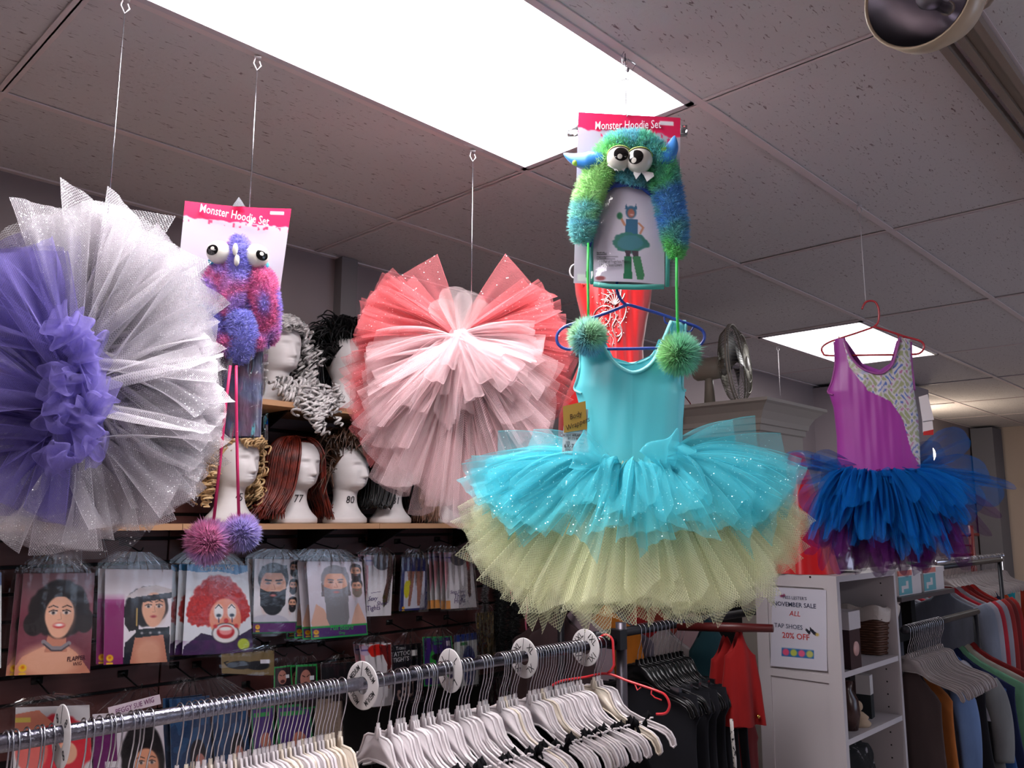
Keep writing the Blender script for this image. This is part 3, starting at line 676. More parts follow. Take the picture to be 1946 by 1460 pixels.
def c_tights(kind):
    c = Canvas(70, 120, (.93, .91, .93))
    if kind == 'legs':
        c = Canvas(64, 120, (.16, .18, .42)); c.rect(.12, .26, .90, .96, (.80, .80, .86)); c.poly([(.22, .26), (.50, .26), (.44, .60), (.36, .92), (.28, .92), (.30, .60)], (.62, .42, .36)); c.poly([(.52, .26), (.84, .26), (.78, .60), (.72, .92), (.62, .92), (.60, .60)], (.62, .42, .36))
        c.ell(.22, .60, .10, .16, (.80, .76, .15)); c.ell(.30, .48, .07, .05, (.80, .76, .15)); return logo(c, .12, .94)
    c.poly([(0, 0), (.16, 0), (.10, .45), (0, .75)], (.93, .65, .70)); c.ell(.17, .10, .20, .08, (.85, .75, .86)); c.rect(.04, .085, .30, .11, (.45, .4, .7))
    if kind == 'sheer':
        c.ell(.60, .10, .32, .15, (.36, .34, .38)); c.poly([(.80, 0), (1, 0), (1, .30), (.88, .60), (.80, .80), (.66, .86), (.62, .70), (.76, .45)], (.36, .24, .22)); c.line([(.20, .62), (.55, .60)], .012, (.4, .3, .5))
    elif kind == 'thigh':
        c.ell(.48, .12, .27, .12, (.35, .34, .38)); c.poly([(.72, 0), (.92, 0), (.88, .35), (.78, .35)], (.65, .22, .22)); c.poly([(.78, .32), (.88, .32), (.84, .78), (.76, .82), (.73, .74)], (.38, .22, .20)); c.rect(0, .85, .14, 1, (.95, .65, .35))
    elif kind == 'red':
        c.ell(.55, .10, .30, .09, (.85, .12, .10)); c.ell(.42, .15, .12, .06, (.9, .15, .1)); c.poly([(.60, .05), (.98, .02), (.98, .35), (.86, .75), (.78, .62), (.84, .35)], (.50, .12, .12)); c.rect(0, .85, .14, 1, (.95, .6, .25))
    return c
def c_misc(kind):
    c = Canvas(80, 110, (.10, .09, .10))
    if kind == 'moustache':
        c = Canvas(72, 50, (.50, .42, .27)); c.ell(.33, .58, .24, .19, (.07, .06, .07)); c.ell(.66, .60, .24, .19, (.07, .06, .07)); c.line([(.10, .60), (.06, .45), (.12, .40)], .03, (.07, .06, .07)); c.rect(.72, .36, .90, .52, (.9, .88, .92))
    elif kind == 'elf':
        c.rect(0, 0, 1, 1, (.15, .60, .28)); c.rect(.06, .05, .94, .96, (.16, .10, .12)); c.ell(.45, .32, .24, .20, (.72, .48, .42)); c.line([(.3, .25), (.42, .28)], .03, (.2, .12, .1)); c.line([(.5, .28), (.62, .24)], .03, (.2, .12, .1)); c.ell(.46, .44, .12, .05, (.3, .12, .12)); c.rect(.64, .26, .84, .36, (.9, .9, .92)); c.rect(.06, .62, .94, .80, (.30, .15, .45))
    elif kind == 'tattoo':
        c = Canvas(56, 110, (.12, .12, .15)); c.poly([(.62, .0), (.98, 0), (.9, .5), (.8, 1), (.62, 1)], (.05, .05, .06)); c.mix((c.noise(18, 4) > .66)*(c.Y > .5), (.6, .5, .48)); c.rect(.62, .12, .84, .22, (.92, .9, .9))
    elif kind == 'velvet':
        c.rect(0, 0, 1, 1, (.18, .62, .30)); c.rect(.04, .03, .96, .97, (.26, .16, .46)); c.ell(.30, .60, .10, .32, (.20, .70, .25)); c.ell(.70, .60, .10, .32, (.20, .70, .25)); c.ell(.5, .42, .24, .07, (.08, .06, .08)); c.ell(.55, .70, .16, .18, (.75, .45, .3)); c.rect(.78, .10, .90, .20, (.9, .85, .92))
    elif kind == 'green_glove':
        c = Canvas(70, 110, (.85, .86, .86)); c.rect(0, 0, 1, .14, (.16, .22, .48)); c.rect(.25, .16, .55, .22, (.2, .55, .3)); c.ell(.60, .62, .30, .38, (.20, .26, .52)); c.rect(.8, .2, .98, .3, (.9, .9, .9))
    elif kind == 'pinkwig':
        c = Canvas(96, 110, (.86, .84, .85)); c.curly(.55, .55, .48, .45, (.86, .20, .26), seed=33, amp=.06); c.ell(.22, .62, .2, .3, (.90, .45, .42)); c.ell(.66, .66, .14, .16, SKIN); c.poly([(0, .1), (.3, .05), (.5, .25), (0, .4)], (.90, .55, .45)); c.rect(.0, .15, .2, .22, (.95, .85, .4))
    elif kind == 'peggy':
        c = Canvas(90, 100, (.87, .83, .86)); c.rect(0, .25, .32, 1, (.42, .13, .38)); c.curly(.68, .62, .32, .50, (.07, .05, .06), seed=3, amp=.04); face(c, .72, .68, .9, (.95, .66, .52), (.75, .15, .15)); c.rect(.16, .62, .34, .70, (.9, .88, .9))
    elif kind == 'blue':
        c.rect(0, 0, 1, 1, (.12, .22, .36)); c.mix(c.noise(9, 6) > .6, (.18, .34, .50), .7); c.ell(.65, .75, .2, .2, (.10, .08, .10)); c.ell(.7, .85, .12, .12, (.75, .5, .45))
    elif kind == 'gold':
        c = Canvas(60, 110, (.30, .24, .12)); c.mix(c.noise(14, 9), (.10, .09, .08), .9); c.mix(c.noise(22, 5) > .72, (.62, .50, .25), .8)
    elif kind == 'dark':
        c.mix(c.noise(7, 8) > .6, (.2, .1, .13), .6)
    elif kind == 'purple':
        c = Canvas(70, 90, (.16, .60, .30)); c.rect(.05, .05, .95, .95, (.30, .18, .46)); c.ell(.6, .7, .22, .2, (.80, .5, .42)); c.rect(.1, .12, .8, .2, (.2, .6, .3))
    return c
HOOKM = mat('black_hook', (.05, .045, .05), .4)
def film(c4, gather, over=.10, seed=1, dy=-.006, nx=30, nz=24, fan=.35):
    """clear bag: sheet over the card, gathered to a point over its top edge"""
    r = np.random.RandomState(abs(seed)); TL, TR, BR, BL = [np.array(c) for c in c4]
    ex = (TR-TL); ez = (TL-BL)
    A, B, Cc, D = TL-ex*over*.6, TR+ex*over*.6, BR+ex*over*.5-ez*over*.4, BL-ex*over*.5-ez*over*.4
    A, B = A+ez*.02, B+ez*.02; G = np.array(gather); P = np.zeros((nz, nx, 3))
    ph = r.rand(8)*6; K = min(1.0, np.linalg.norm(ex)/.24)
    for i in range(nz):
        v = i/(nz-1)
        for j in range(nx):
            u = j/(nx-1)
            if v < .22:   # gathered top
                t = v/.22; top = G+ex*(u-.5)*.42; p = top*(1-t)+(A*(1-u)+B*u)*t
                w = sin(u*34+ph[0])*.007*(1-t*.6)+sin(u*61+ph[1])*.003
            else:
                t = (v-.22)/.78; p = (A*(1-u)+B*u)*(1-t)+(D*(1-u)+Cc*u)*t
                w = .0028*math.exp(-t*3)*sin(u*34+ph[0])+.0015*sin(u*9+v*7+ph[2])+.0012*sin(v*17+u*3+ph[3])
            P[i, j] = p; P[i, j, 1] += dy*(.5+.5*K)+w*K*(1 if v<.22 else .6)-.003*sin(pi*u)*K
    mb = MB(); mb.grid(P)
    # loose back layer
    Q = P[::4, ::4].copy(); Q[..., 1] = TL[1]+.012; mb.grid(Q[:, ::-1]); return mb
def short(l):
    l = l.split(',')[0]
    for a in ('clear bag with a portrait of a ', 'clear bag with a portrait of '): l = l.replace(a, '')
    return ' '.join(l.split()[:7])
def package(px4, Y, cv, name, lab, grp, hook=None, behind=0, texts=(), thick=.0012, bag=True, shift=(-.012, .022), curve=None, tilt=None, blab=None):
    cx = (px4[0][0]+px4[1][0])/2; cy = (px4[0][1]+px4[1][1])/2
    hk = hook or (cx, cy-14)
    o = at_y(hk[0], hk[1], Y); F = Fr(o, 0)
    t = thing(name, lab, 'package', F, grp)
    c4 = [tuple(F.L(*p)) for p in px4]
    part('printed_card', printed(cv, c4, .002, thick), PRINT, t)
    if bag: part('clear_bag', film(c4, (0, 0, .004), seed=int(cx)), FILM, t)
    for (s, px, py, hp, col, kw) in texts:
        q = F.L(px, py, -.0035); m = mat('ink_%d_%d_%d' % tuple(int(k*99) for k in col), col, .5)
        lettering(s, q, hp*F.s*1.04, m, t, **kw)
    for k in range(behind):
        c = copy_tree(t); dx, dy = shift[0]*(k+1), shift[1]*(k+1)
        c.location = F.o+Vector((dx, dy, NP.uniform(-.003, .003))); c.rotation_euler = (0, NP.uniform(-.012, .012), NP.uniform(-.05, .05))
        c['label'] = (', '.join([('second', 'third', 'fourth', 'last')[k]+' one back behind the '+short])) if 0 else ('second', 'third', 'fourth', 'fifth')[k]+' package back on the peg of the '+short(lab)
        for ch in list(c.children):
            if ch.name.startswith('lettering'): bpy.data.objects.remove(ch)
    # slat-wall peg
    mb = MB(); L = WALLY-.02-Y
    mb.tube([(0, L, .03), (0, .0, .006), (0, -.02, .008), (0, -.028, .018)], .0024, 6); mb.box((0, L-.002, .03), (.03, .006, .02))
    single('peg_hook', mb, HOOKM, 'black peg hook above the '+short(lab), 'hook', F, 'slat wall peg hooks')
    return t
YB = 2.60
R3 = dict(rot=radians(-1))
package([(45, 1090), (180, 1089), (171, 1279), (27, 1284)], YB, c_flapper(), 'wig_package', 'clear bag with a portrait of a smiling woman in a black bobbed wig', 'wig packages on the slat wall', (115, 1056), 1,
        [('FLAPPER', 145, 1252, 8.5, (.25, .07, .15), dict(bold=.01, sx=.72)), ('WIG', 147, 1262, 7, (.25, .07, .15), dict(sx=.8))])
package([(200, 1082), (328, 1083), (322, 1258), (197, 1264)], YB, c_choker(), 'wig_package', 'clear bag with a portrait of a woman wearing a black studded choker', 'wig packages on the slat wall', (264, 1052), 1)
package([(356, 1073), (470, 1075), (481, 1240), (346, 1246)], YB, c_clown(), 'wig_package', 'clear bag with a portrait of a laughing clown in a red curly wig', 'wig packages on the slat wall', (410, 1047), 2,
        [('Curly Fun Wig', 413, 1080, 8, (.95, .97, 1), dict(bold=.01))], shift=(-.016, .02))
package([(484, 1062), (570, 1064), (563, 1203), (481, 1205)], YB, c_beard(), 'beard_package', 'clear bag with a portrait of a dark haired man with a full black beard', 'beard packages on the slat wall', (532, 1046), 1)
package([(582, 1067), (688, 1068), (699, 1207), (592, 1216)], YB-.05, c_grey(), 'beard_package', 'clear bag with a portrait of a man in a long grey wig and beard', 'beard packages on the slat wall', (634, 1046), 3,
        [('Full Beard', 650, 1193, 9, (.2, .75, .35), dict(rot=.06)), ('Grey', 650, 1203, 5, (.2, .75, .35), dict(rot=.06))], shift=(-.014, .03))
package([(692, 1055), (748, 1056), (743, 1170), (697, 1172)], YB, c_tights('sheer'), 'tights_package', 'white tights package with a bare leg and dark tights, beside the grey beard package', 'tights packages on the slat wall', (722, 1043), 1,
        [('Sexy', 708, 1138, 8, (.35, .28, .5), dict(shear=.3)), ('Sheer', 726, 1147, 8, (.35, .28, .5), dict(shear=.3)), ('Tights', 710, 1156, 9, (.35, .28, .5), {})])
package([(764, 1060), (812, 1061), (811, 1158), (760, 1162)], YB, c_tights('legs'), 'tights_package', 'dark blue tights package showing a pair of bare legs', 'tights packages on the slat wall', (790, 1045), 2, shift=(.014, .02))
package([(844, 1050), (896, 1051), (906, 1154), (848, 1158)], YB, c_tights('thigh'), 'tights_package', 'white thigh highs package nearest the pale yellow tulle hem', 'tights packages on the slat wall', (866, 1040), 4,
        [('Sexy Sheer', 870, 1125, 6, (.35, .28, .5), dict(shear=.3)), ('Thigh', 874, 1133, 9, (.35, .28, .5), {}), ('Highs', 874, 1142, 9, (.35, .28, .5), {})], shift=(-.012, .018))
# second row
G2 = 'small packages in the second row of the slat wall'
package([(420, 1243), (521, 1236), (521, 1284), (422, 1280)], YB, c_misc('moustache'), 'moustache_card', 'tan card with a black stick-on moustache under the clown wig package', G2, (505, 1228))
package([(521, 1268), (553, 1264), (558, 1330), (520, 1335)], YB, c_misc('elf'), 'costume_package', 'narrow green edged package beside the tan moustache card', G2, (537, 1250))
package([(563, 1264), (603, 1262), (603, 1345), (558, 1350)], YB, c_misc('elf'), 'costume_package', 'wider green edged package with a bearded face, above the garment rail', G2, (585, 1248), 1, shift=(-.02, .02))
package([(682, 1226), (743, 1222), (747, 1340), (700, 1345)], YB, c_tights('red'), 'tights_package', 'tights package with a red figure, behind the MEDIUM size disc', G2, (712, 1210), 1)
package([(746, 1227), (800, 1222), (802, 1330), (748, 1334)], YB, c_misc('tattoo'), 'tights_package', 'black package of tattoo patterned tights beside the red tights package', G2, (775, 1203), 0,
        [('Tattoo', 762, 1232, 6, (.8, .8, .82), {}), ('TATTOO', 762, 1243, 8, (.8, .8, .82), dict(bold=.01)), ('TIGHTS', 762, 1254, 8, (.8, .8, .82), dict(bold=.01))])
package([(803, 1211), (858, 1209), (868, 1300), (806, 1305)], YB, c_misc('velvet'), 'glove_package', 'purple and green package of velvet gloves behind the L size disc', G2, (832, 1195), 0,
        [('VELVET', 832, 1215, 7, (.2, .72, .35), dict(bold=.01)), ('Gloves', 832, 1223, 5, (.2, .72, .35), {})])
package([(863, 1208), (906, 1202), (910, 1300), (866, 1306)], YB, c_misc('green_glove'), 'glove_package', 'white package with a dark blue oval, right of the velvet gloves', G2, (884, 1192))
package([(904, 1166), (938, 1162), (940, 1250), (908, 1254)], YB, c_misc('gold'), 'foil_package', 'crinkled gold foil package beside the black feathers', G2, (921, 1150))
package([(610, 1262), (676, 1258), (672, 1330), (612, 1335)], YB, c_misc('dark'), 'costume_package', 'black package behind the MEDIUM size disc', G2, (645, 1246))
# third row, behind the garment rail
G3 = 'packages in the third row behind the garment rail'
package([(30, 1345), (170, 1340), (176, 1475), (24, 1480)], YB, c_misc('pinkwig'), 'wig_package', 'package of a bright pink wig below the rail beside the first size disc', G3, (95, 1326))
package([(176, 1358), (308, 1348), (318, 1500), (178, 1505)], YB, c_misc('peggy'), 'wig_package', 'package of a black haired woman labelled SUE WIG above the garment rail', G3, (262, 1310), 0)
mb = MB(); F = Fr(at_y(255, 1335, YB-.03), 0); mb.prism([tuple(F.L(*p))[::2] for p in [(205, 1345), (303, 1320), (306, 1338), (208, 1362)]], -.001, .001)
t = thing('name_strip', 'white paper strip reading PEGGY SUE WIG', 'label strip', F); part('strip', mb, mat('strip_paper', (.87, .80, .84), .5), t, False)
lettering('PEGGY SUE WIG', F.L(257, 1342, -.002), 10*F.s, mat('plum_ink', (.45, .18, .40), .5), t, rot=-.17, sx=.72)
package([(322, 1330), (398, 1322), (404, 1470), (326, 1475)], YB, c_misc('blue'), 'costume_package', 'dark blue package in clear film beside the SUE WIG package', G3, (362, 1292), 1)
package([(404, 1330), (470, 1318), (474, 1450), (408, 1455)], YB, c_misc('blue'), 'costume_package', 'dark package with crinkled clear film above the garment rail', G3, (405, 1290))
package([(478, 1345), (520, 1340), (522, 1440), (480, 1445)], YB, c_misc('purple'), 'costume_package', 'purple package with a green frame below the rail, left of its twin', G3, (500, 1328))
package([(526, 1342), (590, 1336), (596, 1440), (530, 1445)], YB, c_misc('purple'), 'costume_package', 'larger purple package with a green frame below the rail', G3, (560, 1322))
package([(598, 1330), (650, 1326), (652, 1420), (600, 1425)], YB, Canvas(20, 30, (.62, .54, .48)), 'costume_package', 'plain beige package behind the MEDIUM size disc', G3, (625, 1310))
package([(925, 1290), (985, 1282), (990, 1360), (930, 1366)], YB, c_misc('dark'), 'costume_package', 'dark red package between the L and XL size discs', G3, (955, 1270))
# crinkled film bag gathered over the pink wig
mb = MB(); F = Fr(at_y(60, 1360, YB-.05), 0); c4 = [tuple(F.L(*p)) for p in [(10, 1345), (165, 1320), (165, 1380), (8, 1400)]]
single('film_bag', film(c4, tuple(F.L(75, 1322)), seed=5, nx=40, fan=.5), FILM, 'crumpled shiny clear bag above the pink wig package', 'plastic bag', F)
# left edge package partly in view
package([(-70, 1092), (3, 1088), (2, 1270), (-75, 1275)], YB, c_misc('green_glove'), 'wig_package', 'package cut off by the picture edge, beside the black bobbed wig package', 'wig packages on the slat wall', (-35, 1058))
# ================================================================= TULLE
def strip(F, C, E, w0, w1, tilt=0., amp=.010, k=3., ph=0., bow=(0, 0, 0), corner=.0, nu=13, nv=17, curl=0., loop=False):
    C = Vector(C); E = Vector(E); d = E-C; dn = d.normalized(); Y = Vector((0, 1, 0))
    a = dn.cross(Y).normalized(); b = dn.cross(a).normalized(); pr = a*cos(tilt)+b*sin(tilt); n = dn.cross(pr); bw = Vector(bw_) if (bw_ := bow) else Vector()
    P = np.zeros((nu, nv, 3)); sk = NP.uniform(-.08, .08); r1, r2 = NP.rand()*6, NP.rand()*6
    for i in range(nu):
        u = i/(nu-1)
        for j in range(nv):
            v = 2*j/(nv-1)-1
            uu = u*(1-corner*abs(v)**3-sk*v*u) if not loop else u
            w = w0+(w1-w0)*uu**.75
            am = amp*(.25+.75*sin(pi*min(1, uu*.95+.12)))
            q = C+d*uu+pr*(v*w/2)+n*(am*sin(k*pi*v+ph+uu*.8)+am*.35*sin(k*2.3*pi*v+r1))+bw*(4*uu*(1-uu))
            if loop:   # ribbon folded back on itself
                t = pi*u; q = C+d*sin(t)*1.0+n*(1-cos(t))*.5*loop+pr*(v*(w0+(w1-w0)*sin(t))/2)+n*(am*sin(k*pi*v+ph))
            q += n*(curl*uu*uu*(v*v+.25*sin(uu*7+r2)))
            P[i, j] = q
    mb = MB(); mb.grid(P, uv=True); return mb
def interp(tab, x):
    xs = sorted(tab); return float(np.interp(x, xs, [tab[q] for q in xs]))
def polar(c, ang, r): return (c[0]+r*cos(radians(ang)), c[1]-r*sin(radians(ang)))
def tuft(parent, F, n, c, a0, a1, R, mat_, w1, y0, y1, root=(0, 0), jr=.06, w0=.012, amp=.010, tilt=1.1, bow=.02, name='tulle_strip', ydep=None, corner=.02, kk=(2, 4), fixed=None):
    for i in range(n):
        a = a0+(a1-a0)*(i+NP.uniform(-.5, .5))/max(1, n-1); r = (interp(R, a) if isinstance(R, dict) else R)*NP.uniform(1-2*jr, 1+jr*.5)
        ex, ey = polar(c, a, r); y = NP.uniform(y0, y1)
        yr = y*.35
        if ydep: y += ydep(a)
        Cp = F.L(c[0]+NP.uniform(-1, 1)*root[0], c[1]+NP.uniform(-1, 1)*root[1], yr); Ep = F.L(ex, ey, y)
        mb = strip(F, Cp, Ep, w0, w1*NP.uniform(.8, 1.15), NP.uniform(-tilt, tilt), amp*NP.uniform(.6, 1.4), NP.uniform(*kk), NP.uniform(0, 6),
                   bow=(0, -bow*NP.uniform(-.5, 1), NP.uniform(-.3, 1)*bow), corner=corner, curl=NP.uniform(-.02, .02))
        part(name, mb, mat_, parent)
def rod(F, name, px, top, bot, lab, dy=0, r=.0011, m=STEEL, clip=True):
    """thin hanging wire from the ceiling grid at F.o to a point"""
    o = F.o.copy(); t = thing(name, lab, 'hanging wire', Fr((o.x, o.y, CEIL-.001), F.a), 'wires hanging from the ceiling grid')
    b = CEIL-.001-(F.W(F.L(*bot, dy))).z; mb = MB(); mb.tube([(0, 0, -.03), (0, 0, -b)], r, 6)
    part('wire', mb, m, t)
    if clip:
        c = MB(); c.box((0, 0, -.006), (.016, .014, .002)); c.tube([(-.005, 0, -.006), (-.008, 0, -.02), (0, 0, -.036), (.008, 0, -.024), (.004, 0, -.014)], .0016, 6); part('ceiling_clip', c, WHITEP, t)
    return t
def gridpt(px, py, y): # point where a vertical line through px,py meets the ceiling above the line Y=y
    p = at_y(px, py, y); return p
# ---- lavender and white tutu, left
LAV = tulle_mat('lavender_tulle', (.64, .59, .88), .13, .46, (40, 70), line=.8)
WHG = tulle_mat('white_glitter_tulle', (.95, .93, .95), .20, .72, (34, 66), glit=.32, line=.82)
WHN = tulle_mat('white_net', (.95, .94, .95), .04, .52, (26, 52), glit=.12, line=.86)
DOT = tulle_mat('dotted_net', (.86, .86, .90), .06, .42, (30, 66), glit=1.2, line=.86)
o = at_y(225, 180, 1.61); F = Fr((.562, 1.61, at_y(140, 740, 1.61).z))
rod(F, 'ceiling_wire', 0, 0, (207, 470), 'long steel wire holding the lavender and white tutu')
c = (140, 740); F = Fr(F.o-Vector((0, 0, 0)))
T = thing('lavender_tutu', 'large lavender and white glitter tulle tutu hanging on its side', 'tutu', F, 'hanging tutus')
NP.seed(31)
RW = {100: 350, 92: 345, 85: 358, 70: 352, 55: 332, 41: 322, 31: 285, 15: 280, -4: 276, -26: 286, -41: 295, -60: 290, -73: 285, -85: 290, -94: 318, -105: 265}
tuft(T, F, 30, c, 100, 12, RW, WHG, .16, -.03, .07, (18, 90), amp=.012, tilt=.9)
tuft(T, F, 14, c, 102, 20, RW, WHN, .19, .02, .10, (14, 60), jr=.03, amp=.012, tilt=.5, corner=.25)
tuft(T, F, 44, c, 24, -62, RW, WHG, .13, -.05, .08, (18, 100), amp=.010, tilt=1.2)
tuft(T, F, 20, c, 15, -45, RW, WHN, .15, -.02, .10, (14, 80), jr=.03, amp=.010, tilt=.7)
tuft(T, F, 15, c, -55, -104, RW, WHG, .13, -.05, .06, (18, 110), amp=.010, tilt=.8)
tuft(T, F, 3, (140, 800), -64, -98, {-98: 262, -60: 262}, DOT, .11, .03, .07, (10, 40), jr=.02, tilt=.2)
for e, w, y in (((108, 395), .09, -.02), ((185, 392), .10, .02), ((262, 400), .13, .04), ((335, 470), .13, .01), ((392, 545), .11, .03)):
    part('tulle_strip', strip(F, F.L(140, 700, 0), F.L(*e, y), .014, w, .15, .006, 1.5, 1.0, bow=(0, -.02, 0)), WHN, T)
RL = {98: 285, 110: 300, 125: 310, 140: 300, 160: 260, 180: 250, 200: 250, 215: 250, 235: 250, 255: 240, 272: 220}
tuft(T, F, 30, (128, 740), 98, 190, RL, LAV, .14, -.10, .02, (20, 100), amp=.012, tilt=1.0)
tuft(T, F, 15, (128, 760), 190, 262, RL, LAV, .13, -.06, .05, (20, 90), amp=.012, tilt=1.0)
tuft(T, F, 10, (110, 800), 205, 250, RL, WHG, .12, -.02, .05, (20, 70), amp=.012, tilt=.8)
tuft(T, F, 22, (145, 745), 110, -110, 62, LAV, .055, -.12, -.05, (20, 130), amp=.014, tilt=1.5, jr=.25, kk=(1, 3))
for i in range(16):  # ruffled loops at the gathered waist
    x, y = 130+NP.normal()*22, 600+i*20+NP.normal()*8; a = NP.uniform(0, 2*pi)
    part('tulle_ruffle', strip(F, F.L(x, y, -.07), F.L(x+45*cos(a), y+45*sin(a), -.12), .03, .05, NP.uniform(-1.4, 1.4), .010, 1.5, NP.rand()*6, loop=.03), LAV, T)
part('waistband', MB().tube([tuple(F.L(135, y, -.0)) for y in range(640, 850, 15)], .012, 8), mat('satin_lavender', (.45, .40, .75), .5), T)
# ---- coral and pale pink tutu
COR = tulle_mat('coral_glitter_tulle', (.97, .55, .57), .18, .42, (46, 80), glit=.05, gcol=(1, .85, .85), line=.84)
PAL = tulle_mat('pale_pink_tulle', (.98, .86, .87), .14, .50, (30, 70), line=.84)
PIN = tulle_mat('rose_tulle', (.94, .68, .71), .14, .45, (36, 70), line=.84)
F = Fr((1.518, 1.613, at_y(872, 640, 1.613).z))
rod(F, 'ceiling_wire', 0, 0, (880, 600), 'steel wire holding the coral and pale pink tutu')
T = thing('pink_tutu', 'coral and pale pink tulle tutu hanging folded like a fan', 'tutu', F, 'hanging tutus'); c = (872, 645)
NP.seed(12)
RC = {200: 195, 180: 192, 165: 190, 150: 185, 120: 180, 50: 188, 20: 190, 0: 207, -20: 222, -40: 240, -60: 250, -80: 260, -100: 270, -115: 285, -125: 290, -140: 258, -160: 215, -180: 192}
tuft(T, F, 26, c, 175, 145, RC, COR, .10, -.01, .05, (12, 10), amp=.008, tilt=.9, jr=.03)
tuft(T, F, 18, c, 30, 0, RC, COR, .10, -.01, .05, (12, 10), amp=.008, tilt=.9, jr=.03)
tuft(T, F, 34, c, 2, -62, RC, COR, .10, .0, .06, (12, 12), amp=.008, tilt=1.0, jr=.03)
tuft(T, F, 34, c, -180, -118, RC, COR, .10, .0, .06, (12, 12), amp=.008, tilt=1.0, jr=.03)
tuft(T, F, 16, c, -60, -120, RC, PIN, .11, .02, .07, (12, 12), amp=.008, tilt=1.0)
for e0, w, ti in (((793, 505), .13, .1), ((765, 545), .11, .5), ((990, 515), .13, -.1), ((1020, 560), .12, .3), ((1030, 608), .05, 1.2)):
    part('tulle_strip', strip(F, F.L(872, 640, 0), F.L(*e0, .01), .012, w, ti, .004, 1.2, .4, bow=(0, -.01, 0), corner=0), COR, T)
for e0, w in (((860, 545), .12), ((900, 555), .12), ((830, 570), .10), ((925, 575), .09)):
    part('tulle_strip', strip(F, F.L(878, 645, -.01), F.L(*e0, -.01), .012, w, .3, .006, 2, .4, corner=.3), tulle_mat('white_pink_net', (.93, .85, .85), .06, .55, (30, 60), line=.87), T)
RP = {185: 165, 170: 168, -170: 178, -150: 210, -130: 262, -110: 325, -90: 345, -70: 330, -50: 262, -30: 210, -10: 165, 10: 150}
RP.update({180: 165, -180: 168, -175: 172})
tuft(T, F, 26, c, -172, -128, RP, PAL, .09, -.05, .0, (12, 8), amp=.008, tilt=1.1, jr=.06)
tuft(T, F, 56, c, -138, -48, RP, PAL, .10, -.07, .01, (12, 8), amp=.009, tilt=1.1, jr=.10)
tuft(T, F, 26, c, -55, 5, RP, PAL, .09, -.05, .0, (12, 8), amp=.008, tilt=1.1, jr=.08)
tuft(T, F, 24, c, -150, -30, 180, PAL, .08, -.09, -.05, (12, 8), amp=.012, tilt=1.2, jr=.2)
for (ex, ey), w in (((925, 730), .07), ((965, 740), .06), ((985, 715), .06), ((825, 730), .06), ((905, 760), .05), ((955, 690), .06), ((845, 700), .05)):
    part('tulle_bow', strip(F, F.L(870, 640, -.07), F.L(ex, ey, -.10), .015, w, NP.uniform(-.6, .6), .008, 1.5, NP.rand()*6, loop=.035), PAL, T)
part('knot', MB().ball(tuple(F.L(870, 640, -.06)), (.012, .012, .018), 12, 8), mat('pale_satin', (.95, .82, .83), .6), T)
# ---- skirts of the two dresses
def skirt(T, F, c, rx, base, mats, specs, seed):
    NP.seed(seed)
    for m_, n, a0, a1, kx, ky, w1, front, jr, lift in specs:
        for i in range(n):
            a = radians(a0+(a1-a0)*(i+NP.uniform(-.5, .5))/max(1, n-1)); q = NP.uniform(1-2*jr, 1+.3*jr)
            ex = c[0]+kx*cos(a)*q; ey = c[1]+base+abs(sin(a))*ky*q-lift*abs(cos(a))*q
            s_ = -1 if front else 1; yd = s_*F.s*rx*(.25+.55*abs(sin(a)))
            r0 = F.L(c[0]+75*cos(a)*.9, c[1]+NP.uniform(-6, 6), s_*.06*abs(sin(a)))
            E = F.L(ex, ey, yd)
            mb = strip(F, r0, E, .02, w1*NP.uniform(.8, 1.2), NP.uniform(-.9, .9), NP.uniform(.006, .014), NP.uniform(1.5, 3.5), NP.rand()*6, bow=(0, -s_*0, NP.uniform(.0, .03)), corner=.0, curl=NP.uniform(-.02, .02))
            part('tulle_strip', mb, mats[m_], T)
TQ = tulle_mat('turquoise_tulle', (.46, .92, .97), .16, .36, (60, 110), glit=.06, gcol=(.8, 1, 1), line=.8)
YE = tulle_mat('pale_yellow_net', (.99, 1, .85), .06, .50, (24, 50), line=.86)
BL = tulle_mat('blue_tulle', (.10, .46, .80), .20, .5, (60, 110), line=.7)
PU = tulle_mat('purple_tulle', (.42, .16, .46), .18, .5, (60, 110), line=.7)
p = at_z(1187, 98, CEIL-.001); FB = Fr((p.x, p.y, at_y(1215, 880, p.y).z))
FB = Fr((1.409, 1.009, at_y(1200, 880, 1.009).z), None)
DB = thing('blue_leotard_tutu', 'turquoise child leotard with a turquoise and pale yellow tulle skirt', 'dance dress', FB, 'hanging leotard dresses')
mt = {'T': TQ, 'Y': YE, 'B': BL, 'P': PU}
skirt(DB, FB, (1205, 885), 320, 40, mt, [
    ('Y', 26, -190, 10, 300, 220, .13, False, .04, -60), ('T', 10, -190, 10, 290, 100, .12, False, .06, 20),
    ('Y', 60, -186, 6, 318, 232, .10, True, .05, -75),
    ('T', 26, -182, -140, 315, 120, .11, True, .12, 10), ('T', 22, -42, 2, 315, 120, .11, True, .12, 10), ('T', 26, -145, -35, 290, 100, .08, True, .33, 10)], 5)
for e, w, ti, y in (((905, 925), .10, .3, -.02), ((945, 870), .12, .2, .02), ((1000, 858), .12, .5, .05), ((1440, 850), .13, .2, .02), ((1495, 880), .12, .3, .0), ((1515, 935), .09, .4, -.03), ((1400, 852), .12, .2, .05), ((930, 960), .10, .3, -.08)):
    part('tulle_strip', strip(FB, FB.L(1205+(e[0]-1205)*.22, 882, -.02), FB.L(*e, y), .02, w, ti, .006, 1.5, NP.rand()*6, bow=(0, 0, .015), corner=0), TQ, DB)
